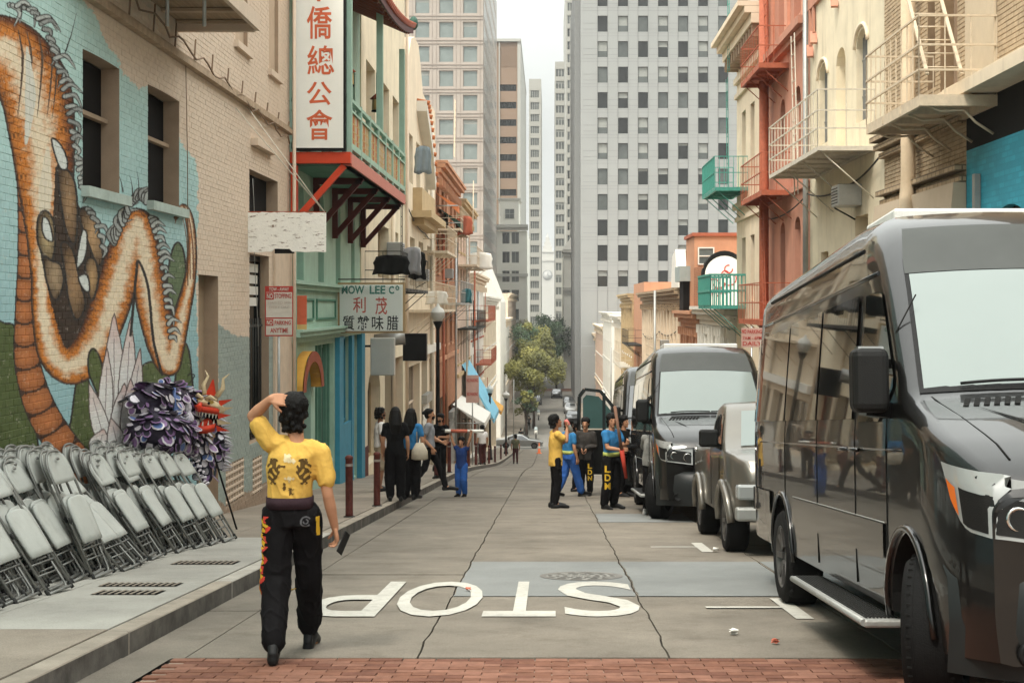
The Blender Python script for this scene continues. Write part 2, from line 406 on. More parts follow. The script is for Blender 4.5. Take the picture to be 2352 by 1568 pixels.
# ---- left pavement
lw = profile_sheet('pavement', WL - .3, XL - .16, -20, 140, .10, M('joint'))
lcols = [WL - .05, -4.0, XL - .17]
lrows = [4.0, 6.9, 9.6, 12.4, 15.2, 17.6, 19.6, 21.6, 24, 26.5, 29, 32, 35, 38, 42, 46, 50, 55, 60, 67, 75, 84, 94, 105, 120, 140]
for c in range(2):
    for r in range(len(lrows) - 1):
        y0, y1 = lrows[r] + .005, lrows[r + 1] - .005
        x0, x1 = lcols[c] + .004, lcols[c + 1] - .004
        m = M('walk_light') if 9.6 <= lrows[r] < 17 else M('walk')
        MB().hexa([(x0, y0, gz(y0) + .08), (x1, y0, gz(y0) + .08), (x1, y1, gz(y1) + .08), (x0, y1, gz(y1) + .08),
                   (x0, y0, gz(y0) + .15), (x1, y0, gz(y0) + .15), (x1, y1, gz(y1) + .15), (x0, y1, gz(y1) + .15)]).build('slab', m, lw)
def kerb_line(name, xa, xb, ys, face_side):
    root = empty(name, (0, 0, 0), kind='structure')
    for i in range(len(ys) - 1):
        y0, y1 = ys[i] + .004, ys[i + 1] - .004
        x0, x1 = min(xa, xb), max(xa, xb)
        a = [(x0, y0, gz(y0) - .06), (x1, y0, gz(y0) - .06), (x1, y1, gz(y1) - .06), (x0, y1, gz(y1) - .06),
             (x0, y0, gz(y0) + .15), (x1, y0, gz(y0) + .15), (x1, y1, gz(y1) + .15), (x0, y1, gz(y1) + .15)]
        mb = MB(); mb.add(a, [(0, 3, 2, 1), (4, 5, 6, 7), (0, 1, 5, 4), (2, 3, 7, 6)], 0)
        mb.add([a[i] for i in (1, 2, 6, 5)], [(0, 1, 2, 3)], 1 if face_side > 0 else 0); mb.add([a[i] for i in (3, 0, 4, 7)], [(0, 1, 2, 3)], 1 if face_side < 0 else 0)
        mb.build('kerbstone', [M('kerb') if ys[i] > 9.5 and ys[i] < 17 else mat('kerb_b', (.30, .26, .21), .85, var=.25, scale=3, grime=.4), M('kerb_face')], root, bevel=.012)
    return root
kerb_line('kerb', XL - .16, XL, [4, 6.9, 9.5, 12.6, 15.5, 18.4, 21.3, 24.3, 27.5, 31, 35, 40, 45, 50, 56, 62, 70, 80, 92, 108, 124, 140], 1)
kerb_line('kerb', XR, XR + .16, [4, 8, 12, 16, 20, 25, 30, 36, 44, 54, 66, 80, 100, 120, 140], -1)
profile_sheet('pavement', XR + .16, WR_ + .3, -20, 140, .15, M('walk'))
profile_sheet('pavement', -6.6, XL - .1, 156, 700, .15, M('walk'))
profile_sheet('pavement', XR + .1, 7.5, 156, 700, .15, M('walk'))
# pavement grates
def grate(xa, xb, ya, yb, label):
    g = empty('pavement_grate', (0, 0, 0), label, 'grate', 'iron grates set in the pavement')
    mb = MB(); y = ya
    strips('pit', xa, xb, ya, yb, M('interior_dark'), .154, 2, g)
    n = int((xb - xa) / .055)
    for i in range(n):
        x = xa + (xb - xa) * (i + .5) / n
        MB().add([(x - .014, ya, gz(ya) + .162), (x + .014, ya, gz(ya) + .162), (x + .014, yb, gz(yb) + .162), (x - .014, yb, gz(yb) + .162),
                (x - .014, ya, gz(ya) + .154), (x + .014, ya, gz(ya) + .154)], [(0, 1, 2, 3), (0, 4, 5, 1)]).build('slat', M('walk'), g)
grate(-3.72, -3.18, 11.55, 11.85, 'near iron pavement grate beside the kerb in front of the folding chairs')
grate(-3.85, -3.18, 12.15, 12.42, 'second iron pavement grate from the near kerb corner')
grate(-3.75, -3.12, 14.1, 14.45, 'farther iron pavement grate beside the kerb')
# litter
def litter(x, y, z0, s, m, label, seed):
    r = random.Random(seed); mb = MB(); n = 7
    for k in range(3):
        a0 = r.uniform(0, 6); vs = [(s * r.uniform(.5, 1) * math.cos(a0 + 2 * math.pi * i / n) + r.uniform(-.3, .3) * s * (k > 0), s * r.uniform(.4, .9) * math.sin(a0 + 2 * math.pi * i / n), r.uniform(.0, .45) * s + k * .2 * s) for i in range(n)]
        mb.add(vs, [(0, i, i + 1) for i in range(1, n - 1)])
    o = mb.build('litter', m, None, (x, y, gz(y) + z0)); tag(o, label, 'litter')
litter(1.35, 10.35, .01, .045, M('white'), 'crumpled white tissue on the road near the front van', 1)
litter(1.58, 9.9, .01, .04, mat('litter_red', (.45, .13, .08)), 'small reddish scrap on the road by the brick crossing', 2)
litter(2.02, 17.2, .01, .06, M('white'), 'white paper scrap beside the pickup front wheel', 3)
litter(-.73, 13.05, .015, .035, mat('litter_red', (.45, .13, .08)), 'small red scrap on the painted letter O', 4)

profile_sheet('brick_crossing', XL, XR, 254, 262, .012, M('paving_brick'), step=8)
# ------------------------------------------------------------------ wall helpers
def LWALL(X): return lambda u, v, d=0.0: (X + d, u, v)
def RWALL(X): return lambda u, v, d=0.0: (X - d, u, v)
def FWALL(Y): return lambda u, v, d=0.0: (u, Y - d, v)
def wall_grid(mb, pt, u0, u1, v0, v1, ops=(), depth=.25, mi=0, mr=0):
    """flat wall with real openings and reveals. ops: (a0,a1,b0,b1[,arch_rise])"""
    us = sorted(set([u0, u1] + [o[0] for o in ops] + [o[1] for o in ops])); vs = sorted(set([v0, v1] + [o[2] for o in ops] + [o[3] for o in ops]))
    us = [u for u in us if u0 - 1e-6 <= u <= u1 + 1e-6]; vs = [v for v in vs if v0 - 1e-6 <= v <= v1 + 1e-6]
    for i in range(len(us) - 1):
        k = 0
        while k < len(vs) - 1:
            um = (us[i] + us[i + 1]) / 2
            def hole(q):
                vm = (vs[q] + vs[q + 1]) / 2
                return any(o[0] < um < o[1] and o[2] < vm < o[3] for o in ops)
            if hole(k): k += 1; continue
            e = k
            while e + 1 < len(vs) - 1 and not hole(e + 1): e += 1
            mb.quad(pt(us[i], vs[k]), pt(us[i + 1], vs[k]), pt(us[i + 1], vs[e + 1]), pt(us[i], vs[e + 1]), mi); k = e + 1
    for o in ops:
        a0, a1, b0, b1 = o[:4]; rise = o[4] if len(o) > 4 else 0
        d = -depth
        mb.quad(pt(a0, b0), pt(a0, b1 - rise), pt(a0, b1 - rise, d), pt(a0, b0, d), mr)
        mb.quad(pt(a1, b0), pt(a1, b0, d), pt(a1, b1 - rise, d), pt(a1, b1 - rise), mr)
        mb.quad(pt(a0, b0), pt(a0, b0, d), pt(a1, b0, d), pt(a1, b0), mr)
        n = 10 if rise else 1
        pr = []
        for k in range(n + 1):
            t = k / n; u = a0 + (a1 - a0) * t
            pr.append((u, b1 - rise * (2 * t - 1) ** 2 if 0 < rise < .2 else (b1 - rise + rise * math.sqrt(max(0, 1 - (2 * t - 1) ** 2)) if rise else b1)))
        for k in range(n):
            (ua, va), (ub, vb) = pr[k], pr[k + 1]
            mb.quad(pt(ua, va), pt(ub, vb), pt(ub, vb, d), pt(ua, va, d), mr)
            if rise: mb.quad(pt(ua, va, -.001), pt(ua, b1, -.001), pt(ub, b1, -.001), pt(ub, vb, -.001), mi)
    return mb
def mass(mb, side, X, Y0, Y1, zb, zt, back=14.0, mi=0):
    """ends, top and back of a street block standing behind the plane X"""
    Xb = X - back * side
    mb.quad((X, Y0, zb), (Xb, Y0, zb), (Xb, Y0, zt), (X, Y0, zt), mi)
    mb.quad((X, Y1, zb), (Xb, Y1, zb), (Xb, Y1, zt), (X, Y1, zt), mi)
    mb.quad((X, Y0, zt), (Xb, Y0, zt), (Xb, Y1, zt), (X, Y1, zt), mi)
    mb.quad((Xb, Y0, zb), (Xb, Y1, zb), (Xb, Y1, zt), (Xb, Y0, zt), mi)
def bar(mb, pt, a, b, c, d, e, f, mi=0):
    """box between u a..b, v c..d, depth e..f"""
    q = [pt(a, c, e), pt(b, c, e), pt(b, c, f), pt(a, c, f), pt(a, d, e), pt(b, d, e), pt(b, d, f), pt(a, d, f)]
    mb.hexa(q, mi)
def window(parent, pt, a0, a1, b0, b1, depth=.2, fw=.05, frame='white', glass='glass_dark', style='sash', rise=0, blind=0, label=None):
    d = -depth
    mb = MB(); g = .004
    if fw:
        bar(mb, pt, a0 + g, a0 + fw, b0 + g, b1 - g, d + .002, d + .05); bar(mb, pt, a1 - fw, a1 - g, b0 + g, b1 - g, d + .002, d + .05)
        bar(mb, pt, a0 + fw, a1 - fw, b0 + g, b0 + fw, d + .002, d + .05); bar(mb, pt, a0 + fw, a1 - fw, b1 - fw, b1 - g, d + .002, d + .05)
        if style in ('sash', 'cross'): bar(mb, pt, a0 + fw, a1 - fw, (b0 + b1) / 2 - fw * .4, (b0 + b1) / 2 + fw * .4, d + .004, d + .045)
        if style in ('split', 'cross'): bar(mb, pt, (a0 + a1) / 2 - fw * .4, (a0 + a1) / 2 + fw * .4, b0 + fw, b1 - fw, d + .006, d + .04)
        if style == 'bars':
            n = max(2, int((a1 - a0) / .13))
            for i in range(1, n): u = a0 + (a1 - a0) * i / n; bar(mb, pt, u - .012, u + .012, b0 + fw, b1 - fw, d + .06, d + .09)
            for v in (b0 + (b1 - b0) * .3, b0 + (b1 - b0) * .7): bar(mb, pt, a0, a1, v - .015, v + .015, d + .055, d + .08)
        w = mb.build('window', M(frame), parent)
    else:
        w = None
    mb = MB(); mb.quad(pt(a0, b0, d), pt(a1, b0, d), pt(a1, b1, d), pt(a0, b1, d), 0)
    p = mb.build('pane' if w else 'window', M(glass), w or parent)
    if blind:
        mb = MB(); bar(mb, pt, a0 + fw, a1 - fw, b1 - fw - (b1 - b0) * blind, b1 - fw, d + .003, d + .012)
        mb.build('blind', mat('blind', (.42, .40, .34), .8), w or parent)
    if label: (w or p)['label'] = label
    return w or p
def cornice(mb, pt, u0, u1, v, h, prof=((0, .05), (.4, .18), (.7, .3), (1, .42)), mi=0):
    for i in range(len(prof) - 1):
        bar(mb, pt, u0 - prof[i][1] * 0, u1, v + h * prof[i][0], v + h * prof[i + 1][0] - .002, -.02, prof[i + 1][1], mi)
def building(name, label, cat='building'):
    return empty(name, (0, 0, 0), label, cat)
def pipe(parent, pts, r, m, name='drainpipe', n=8): return MB().tube(pts, r, n).build(name, m, parent)

# ------------------------------------------------------------------ fire escapes and balconies (things of their own)
def fire_balcony(side, Xw, Y0, Y1, Z, out, m, name, label, group=None, rail_h=1.0, gap=.28, mid=1, braces='rod', ladder=None, floor='grate', railm=None, thick=.10, bw=.022, solid_end=False):
    root = empty(name, (Xw, (Y0 + Y1) / 2, Z), label, 'fire escape' if 'fire' in name else 'balcony', group)
    ox, oy, oz = Xw, (Y0 + Y1) / 2, Z; s = side
    def pt(o, y, z): return (o * s, y - oy, z)
    railm = railm or m
    # floor frame
    mb = MB()
    for (o0, y0, o1, y1) in ((0, Y0, out, Y0), (0, Y1, out, Y1)): mb.hexa([pt(o0, y0 - .03, -thick), pt(o1, y0 - .03, -thick), pt(o1, y0 + .03, -thick), pt(o0, y0 + .03, -thick), pt(o0, y0 - .03, 0), pt(o1, y0 - .03, 0), pt(o1, y0 + .03, 0), pt(o0, y0 + .03, 0)])
    for o in (.04, out - .04): mb.hexa([pt(o - .03, Y0, -thick), pt(o + .03, Y0, -thick), pt(o + .03, Y1, -thick), pt(o - .03, Y1, -thick), pt(o - .03, Y0, 0), pt(o + .03, Y0, 0), pt(o + .03, Y1, 0), pt(o - .03, Y1, 0)])
    n = max(2, int((Y1 - Y0) / .9))
    for i in range(1, n):
        y = Y0 + (Y1 - Y0) * i / n
        mb.hexa([pt(0, y - .025, -thick * .8), pt(out, y - .025, -thick * .8), pt(out, y + .025, -thick * .8), pt(0, y + .025, -thick * .8), pt(0, y - .025, -.012), pt(out, y - .025, -.012), pt(out, y + .025, -.012), pt(0, y + .025, -.012)])
    mb.build('floor_frame', m, root)
    if floor == 'grate':
        k = int(out / .06)
        mb = MB()
        for i in range(k):
            o = .08 + (out - .16) * i / (k - 1)
            mb.hexa([pt(o - .014, Y0 + .03, -.03), pt(o + .014, Y0 + .03, -.03), pt(o + .014, Y1 - .03, -.03), pt(o - .014, Y1 - .03, -.03), pt(o - .014, Y0 + .03, -.004), pt(o + .014, Y0 + .03, -.004), pt(o + .014, Y1 - .03, -.004), pt(o - .014, Y1 - .03, -.004)])
        mb.build('floor_grating', m, root)
    elif floor == 'plate':
        MB().hexa([pt(.02, Y0 + .02, -.03), pt(out - .02, Y0 + .02, -.03), pt(out - .02, Y1 - .02, -.03), pt(.02, Y1 - .02, -.03), pt(.02, Y0 + .02, -.008), pt(out - .02, Y0 + .02, -.008), pt(out - .02, Y1 - .02, -.008), pt(.02, Y1 - .02, -.008)]).build('floor_plate', m, root)
    # railing: outer face and two ends
    path = [(0, Y0), (out, Y0), (out, Y1), (0, Y1)]
    mb = MB()
    for zz in [rail_h] + [rail_h * (i + 1) / (mid + 1) * .95 for i in range(mid)]:
        for (a, b) in zip(path[:-1], path[1:]): mb.beam(pt(a[0], a[1], zz), pt(b[0], b[1], zz), bw * 1.2, bw * 1.2)
    mb.build('handrail', railm, root)
    bal = MB().box(-bw * .35, -bw * .35, 0, bw * .35, bw * .35, rail_h).mesh('baluster', railm)
    for (a, b) in zip(path[:-1], path[1:]):
        L = math.hypot(a[0] - b[0], a[1] - b[1]); k = max(1, int(L / gap))
        for i in range(k + 1):
            t = i / k; link('baluster', bal, root, pt(a[0] + (b[0] - a[0]) * t, a[1] + (b[1] - a[1]) * t, 0))
    if braces:
        for y in ([Y0 + .1, Y1 - .1] if (Y1 - Y0) < 3 else [Y0 + .1, Y0 + (Y1 - Y0) / 3, Y0 + (Y1 - Y0) * 2 / 3, Y1 - .1]):
            if braces == 'rod': MB().tube([pt(out - .05, y, -.06), pt(0.0, y, -.06 - out * .85)], .014, 6).build('brace', m, root)
            elif braces == 'scroll':
                MB().tube([pt(out - .08, y, -.1), pt(out * .7, y, -.22), pt(out * .4, y, -.2), pt(out * .25, y, -.38), pt(0.02, y, -.55)], .02, 6).build('brace', m, root)
    if ladder:    # (out position, y, z bottom, z top, width, lean)
        for ld_ in ladder:
            (o, y, za, zb, w, lean) = ld_[:6]
            if len(ld_) > 6:
                for k2 in (-1, 1): MB().beam(pt(o + k2 * w / 2, y - lean / 2, za), pt(o + k2 * w / 2, y + lean / 2, zb), .05, .03).build('ladder_rail', m, root)
                n = int(math.hypot(zb - za, lean) / .28); rg = MB().tube([(-w / 2, 0, 0), (w / 2, 0, 0)], .012, 5).mesh('rung', m)
                for i in range(n): t = (i + .5) / n; link('rung', rg, root, pt(o, y - lean / 2 + lean * t, za + (zb - za) * t))
                continue
            mb = MB()
            for k2 in (-1, 1): mb.beam(pt(o, y + k2 * w / 2 - lean / 2, za), pt(o, y + k2 * w / 2 + lean / 2, zb), .035, .02)
            mb.build('ladder_rail', m, root)
            n = int((zb - za) / .3)
            rg = MB().tube([(0, -w / 2, 0), (0, w / 2, 0)], .011, 5).mesh('rung', m)
            for i in range(n):
                t = (i + .5) / n; link('rung', rg, root, pt(o, y - lean / 2 + lean * t, za + (zb - za) * t))
    return root
# ------------------------------------------------------------------ mural wall (colour painted into a generated picture, laid on real bricks)
UY0, UY1, UZ0, UZ1, RES = 12.4, 24.4, -3.6, 4.4, 90
IW, IH = int((UY1 - UY0) * RES), int((UZ1 - UZ0) * RES)
gy, gzz = np.meshgrid(UY0 + (np.arange(IW) + .5) / RES, UZ0 + (np.arange(IH) + .5) / RES)
DX = CX + (-5.1) * F / gy; DY = CY - gzz * F / gy        # where each bit of wall falls in the sketch the shapes below were drawn on
IMG = np.zeros((IH, IW, 3), np.float32)
def vnoise(x, y, seed):
    xi = np.floor(x).astype(np.int64); yi = np.floor(y).astype(np.int64); fx = x - xi; fy = y - yi
    fx = fx * fx * (3 - 2 * fx); fy = fy * fy * (3 - 2 * fy)
    def h(a, b):
        n = (a * 374761393 + b * 668265263 + seed * 1442695) & 0x7fffffff
        n = ((n ^ (n >> 13)) * 1274126177) & 0x7fffffff
        return ((n ^ (n >> 16)) & 0xffff) / 65535.
    return (h(xi, yi) * (1 - fx) + h(xi + 1, yi) * fx) * (1 - fy) + (h(xi, yi + 1) * (1 - fx) + h(xi + 1, yi + 1) * fx) * fy
def fbm(s, seed, oct=4, sx=1, sy=1):
    o = 0; a = .5; x = DX * s * sx; y = DY * s * sy
    for i in range(oct): o = o + a * vnoise(x, y, seed + i); a *= .5; x = x * 2.03; y = y * 2.03
    return o / (1 - .5 ** oct)
N1 = fbm(.02, 1); N2 = fbm(.09, 9); N3 = fbm(.35, 23, 3)
def C(*c): return np.array(c, np.float32)
def comp(mask, col):
    m = np.clip(mask, 0, 1)[..., None]; IMG[:] = IMG * (1 - m) + col * m
def inside(poly, jag=0):
    p = np.array(poly, float); x0, y0 = p.min(0) - 6; x1, y1 = p.max(0) + 6
    X_ = DX + (N2 - .5) * jag; Y_ = DY + (N3 - .5) * jag
    bb = (DX > x0) & (DX < x1) & (DY > y0) & (DY < y1)
    out = np.zeros(DX.shape, bool); xs = X_[bb]; ys = Y_[bb]; r = np.zeros(xs.shape, bool)
    for i in range(len(p)):
        (xa, ya), (xb, yb) = p[i - 1], p[i]
        if ya == yb: continue
        c = ((ya > ys) != (yb > ys)) & (xs < (xb - xa) * (ys - ya) / (yb - ya) + xa); r ^= c
    out[bb] = r; return out
def smooth(pts, n=8, closed=False):
    p = np.array(pts, float); k = len(p); o = []
    rng = range(k if closed else k - 1)
    for i in rng:
        p0 = p[i - 1] if (i > 0 or closed) else p[i]; p1 = p[i]; p2 = p[(i + 1) % k]; p3 = p[(i + 2) % k] if (i + 2 < k or closed) else p[(i + 1) % k]
        for t in np.arange(n) / n:
            o.append(.5 * ((2 * p1) + (-p0 + p2) * t + (2 * p0 - 5 * p1 + 4 * p2 - p3) * t * t + (-p0 + 3 * p1 - 3 * p2 + p3) * t ** 3))
    if not closed: o.append(p[-1])
    return np.array(o)
def track(pts):
    """pts (x,y,r): nearest distance/radius (s, signed), length along (t) and mask"""
    p = np.array(pts, float); R = p[:, 2].max()
    best = np.full(DX.shape, 9e9); S = np.zeros(DX.shape); T = np.zeros(DX.shape); RR = np.ones(DX.shape)
    acc = 0
    for i in range(len(p) - 1):
        ax, ay, ra = p[i]; bx, by, rb = p[i + 1]; L2 = (bx - ax) ** 2 + (by - ay) ** 2; L = math.sqrt(L2) + 1e-9
        m = (DX > min(ax, bx) - R - 8) & (DX < max(ax, bx) + R + 8) & (DY > min(ay, by) - R - 8) & (DY < max(ay, by) + R + 8)
        x = DX[m]; y = DY[m]; t = np.clip(((x - ax) * (bx - ax) + (y - ay) * (by - ay)) / (L2 + 1e-9), 0, 1)
        ex = x - ax - t * (bx - ax); ey = y - ay - t * (by - ay); d = np.hypot(ex, ey); r = ra + (rb - ra) * t
        q = d / r; bm = best[m]; u = q < bm
        sg = np.sign((bx - ax) * ey - (by - ay) * ex)
        def put(A, v): a = A[m]; a[u] = v[u]; A[m] = a
        put(best, q); put(S, sg * q); put(T, acc + t * L); put(RR, r); acc += L
    return best, S, T, RR
def aa(b, RR): return np.clip((1 - b) * RR / 1.3 + .5, 0, 1)
INK = C(.022, .018, .016)
def stroke(pts, w, col=INK, n=6):
    q = smooth(pts, n); ws = np.interp(np.linspace(0, 1, len(q)), np.linspace(0, 1, len(w)), w) if isinstance(w, (list, tuple)) else np.full(len(q), w)
    b, S, T, R = track(np.column_stack([q, ws])); comp(aa(b, R), col)
def body(pts, light_side=1, plates=False, scale=12.5):
    q = smooth([(a, b_) for a, b_, r in pts], 6); k = np.linspace(0, 1, len(q)); rr = np.interp(k, np.linspace(0, 1, len(pts)), [p[2] for p in pts])
    b, S, T, R = track(np.column_stack([q, rr]))
    e = np.clip(np.abs(S * light_side - .1), 0, 1.1)
    cream = C(.76, .63, .45); orange = C(.56, .19, .028); rust = C(.13, .035, .008)
    w1 = np.clip((e - .18 + (N2 - .5) * .55 + (N1 - .5) * .3) / .38, 0, 1)[..., None]; w2 = np.clip((e - .62 + (N2 - .5) * .4) / .34, 0, 1)[..., None]
    col = cream * (1 - w1) + orange * w1; col = col * (1 - w2) + rust * w2
    col = col * (.86 + .28 * N3[..., None])
    # scale arcs
    row = np.floor(T / scale); sx = S * R / scale * 1.25 + (row % 2) * .5; fx = sx - np.floor(sx) - .5; fy = T / scale - row
    arc = np.abs(fy - (1 - 1.6 * fx * fx) * .95); arcm = np.clip(1.0 - arc * scale / 1.9, 0, 1) * np.clip((e - .12) * 1.7, .12, .95)
    col = col * (1 - .85 * arcm[..., None])
    comp(aa(b * (1 - 2.5 / R * 0), R), col)
    edge = np.clip((b - (1 - 8 / R)) / (6 / R), 0, 1) * (b < 1); comp(edge * .95, INK)
def plates(pts, scale=52.):
    q = smooth([(a, b_) for a, b_, r in pts], 6); k = np.linspace(0, 1, len(q)); rr = np.interp(k, np.linspace(0, 1, len(pts)), [p[2] for p in pts])
    b, S, T, R = track(np.column_stack([q, rr]))
    ft = T / scale + .15 * S * S; fy = ft - np.floor(ft); d = np.sqrt(((fy - .5) * 2.05) ** 4 + (S * .98) ** 4)
    lit = np.clip(1.15 - 1.2 * np.hypot(fy - .45, S * .5), 0, 1)[..., None]
    col = C(.09, .03, .01) * (1 - lit) + C(.46, .16, .05) * lit; col = col * (.8 + .4 * N3[..., None])
    col = np.where((d > .86)[..., None], C(.05, .022, .012), col)
    comp(aa(b, R), col)
    comp(np.clip((b - (1 - 4 / R)) / (3 / R), 0, 1) * (b < 1), INK)
def leaf(poly, c0=(.12, .15, .055), c1=(.05, .07, .025)):
    q = smooth(poly, 8, True); m = inside(q, 2)
    w = np.clip(N1 * .6 + N2 * .6 - .1, 0, 1)[..., None]; v = (np.abs(np.sin(DX * .16 + DY * .02 + N2 * 3)) < .14)
    col = C(*c0) * w + C(*c1) * (1 - w); col = np.where(v[..., None], col * .75, col); comp(m * 1., col)
    stroke([tuple(p) for p in q[::4]] + [tuple(q[0])], 2.2, INK * 1.0, 3)
def petal(base, tip, w, c=(.72, .70, .67), tipc=(.58, .36, .32)):
    bx, by = base; tx, ty = tip; dx, dy = tx - bx, ty - by; L = math.hypot(dx, dy); nx, ny = -dy / L, dx / L
    poly = [(bx, by)] + [(bx + dx * t + nx * w * math.sin(math.pi * t ** .85) , by + dy * t + ny * w * math.sin(math.pi * t ** .85)) for t in (.2, .45, .7, .88)] + [(tx, ty)] + [(bx + dx * t - nx * w * math.sin(math.pi * t ** .85), by + dy * t - ny * w * math.sin(math.pi * t ** .85)) for t in (.88, .7, .45, .2)]
    m = inside(poly, 1); t = np.clip(((DX - bx) * dx + (DY - by) * dy) / L / L, 0, 1)
    k = np.clip((t - .55) * 1.6, 0, .7)[..., None] * (.5 + N2[..., None]); comp(m * 1., C(*c) * (.9 + .2 * N3[..., None]) * (1 - k) + C(*tipc) * k)
    stroke(poly + [poly[0]], 1.3, C(.10, .07, .06), 2)
    stroke([(bx, by), (bx + dx * .8, by + dy * .8)], .9, C(.25, .2, .19), 2)
# backdrop
tan = C(.64, .515, .40) * (1 + .10 * (N1[..., None] - .5)) ; IMG[:] = tan
cy = C(.43, .60, .56) * (.93 + .16 * N1[..., None]); lo = C(.29, .46, .48) * (.92 + .16 * N1[..., None])
k = np.clip((DY - 150) / 650, 0, 1)[..., None]; cyan = cy * (1 - k) + lo * k
bd = [(-900, -900), (150, -900), (189, 0), (223, 38), (235, 80), (252, 113), (269, 130), (281, 172), (294, 181), (319, 206), (340, 197), (395, 286), (420, 336), (445, 365), (456, 399), (454, 462), (450, 659), (456, 900), (456, 1500), (-900, 1500)]
comp(inside(bd, 16) * 1., cyan)
comp(inside([(280, 150), (294, 181), (319, 206), (345, 235), (345, 195), (300, 120)], 14) * .0, tan)
# grey green dado right of the door, bare brown foot
gg = C(.30, .345, .31) * (.88 + .24 * N2[..., None]); comp(inside([(500, 742), (515, 756), (545, 772), (600, 775), (600, 1500), (500, 1500)], 10) * 1., gg)
comp(inside([(495, 1142), (520, 1165), (560, 1130), (620, 1120), (620, 1500), (495, 1500)], 12) * 1., C(.33, .24, .17) * (.8 + .4 * N2[..., None]))
# dirt band at the foot of the wall
# leaves behind
leaf([(-60, 1100), (-50, 760), (10, 742), (40, 760), (55, 850), (75, 950), (90, 1060), (60, 1150)], (.10, .13, .04), (.05, .07, .02))
leaf([(384, 700), (386, 620), (398, 568), (412, 558), (424, 590), (428, 660), (420, 720), (400, 745)], (.14, .19, .10), (.09, .13, .065))
leaf([(305, 900), (312, 860), (340, 832), (372, 840), (392, 880), (400, 960), (330, 960)], (.13, .17, .06), (.07, .09, .03))
leaf([(400, 960), (405, 850), (418, 790), (432, 800), (440, 860), (446, 980)], (.12, .16, .06), (.07, .10, .03))
leaf([(150, 1100), (165, 950), (178, 860), (188, 838), (205, 880), (214, 960), (220, 1100)], (.11, .14, .045), (.05, .07, .02))
# plated belly coil and body
plates([(-40, 170, 24), (20, 190, 26), (42, 260, 28), (58, 360, 26), (62, 470, 22), (60, 600, 20), (56, 720, 22), (62, 830, 30), (90, 930, 36), (135, 1010, 38), (190, 1080, 40)])
body([(-30, 95, 66), (30, 120, 72), (78, 200, 84), (96, 300, 78), (104, 420, 66), (102, 540, 42), (98, 640, 27), (104, 730, 30), (126, 810, 40), (168, 838, 46), (215, 790, 46), (252, 700, 48), (282, 600, 46), (306, 520, 33), (322, 520, 32), (338, 610, 38), (352, 700, 40), (372, 790, 36), (388, 838, 26), (400, 800, 24), (418, 720, 20), (436, 640, 14), (441, 560, 11), (434, 500, 10), (420, 476, 8), (404, 500, 5)], 1)
# striped tail plume
for o, w in ((0, 3), (7, 2), (13, 1.5)):
    stroke([(444 - o, 640), (442 - o, 560), (432 - o * .8, 495 + o), (416 - o * .3, 472 + o), (402, 500 + o)], w * .6, C(.20, .08, .03))
# white brow, streaks on the neck
for (x, s) in ((50, 1.), (70, .8), (95, .9), (118, .7), (130, .9)):
    stroke([(x - 8, 60 + x * .2), (x + 2, 130), (x - 2, 200), (x - 10, 270)], [1, 3.2 * s, 2, .5], C(.09, .055, .035))
stroke([(62, 110), (70, 220), (60, 330)], [2, 13, 3], C(.62, .60, .52))
stroke([(110, 340), (104, 440), (100, 560)], [3, 16, 4], C(.70, .62, .48))
# muzzle and claws
mz = [(128, 385), (150, 398), (180, 470), (205, 520), (232, 560), (238, 600), (222, 660), (196, 720), (175, 770), (155, 800), (138, 770), (118, 700), (104, 640), (94, 590), (84, 520), (96, 500), (120, 520)]
comp(inside(smooth(mz, 6, True), 3) * 1., C(.035, .02, .012) * (.6 + .9 * N2[..., None]))
def lobe(poly, c=(.36, .23, .12), e=(.05, .027, .012)):
    q = smooth(poly, 8, True); cx_, cy_ = q.mean(0); m = inside(q, 2); rx = np.ptp(q[:, 0]) / 2; ry = np.ptp(q[:, 1]) / 2
    t = np.clip(np.hypot((DX - cx_ - rx * .1) / rx, (DY - cy_) / ry) - .12 + (N2 - .5) * .5, 0, 1)[..., None]
    comp(m * 1., C(*c) * (1 - t) + C(*e) * t); stroke([tuple(p) for p in q[::3]] + [tuple(q[0])], 2.4, INK, 2)
lobe([(132, 388), (150, 385), (172, 420), (178, 500), (172, 560), (155, 540), (142, 480)], (.33, .20, .10))
lobe([(88, 500), (104, 484), (122, 505), (126, 560), (118, 600), (100, 590), (86, 550)], (.50, .38, .20))
lobe([(100, 590), (120, 600), (140, 610), (146, 650), (128, 690), (108, 650)], (.38, .27, .16))
lobe([(140, 560), (165, 570), (182, 640), (196, 700), (176, 735), (158, 690), (150, 630)], (.33, .20, .10))
lobe([(180, 490), (205, 478), (225, 520), (236, 590), (222, 610), (204, 560)], (.48, .30, .15))
lobe([(196, 600), (218, 596), (226, 640), (212, 690), (200, 660)], (.45, .28, .13))
for fg in ([(118, 320), (132, 325), (150, 352), (155, 385), (140, 388), (128, 360)], [(98, 500), (112, 508), (122, 550), (110, 552), (98, 535)], [(190, 528), (200, 540), (196, 590), (176, 615), (180, 570)], [(180, 635), (200, 632), (206, 665), (198, 670), (186, 655)]):
    q = smooth(fg, 6, True); comp(inside(q) * 1., C(.62, .64, .60) * (.85 + .3 * N3[..., None])); stroke([tuple(p) for p in q[::3]] + [tuple(q[0])], 2.0, INK, 2)
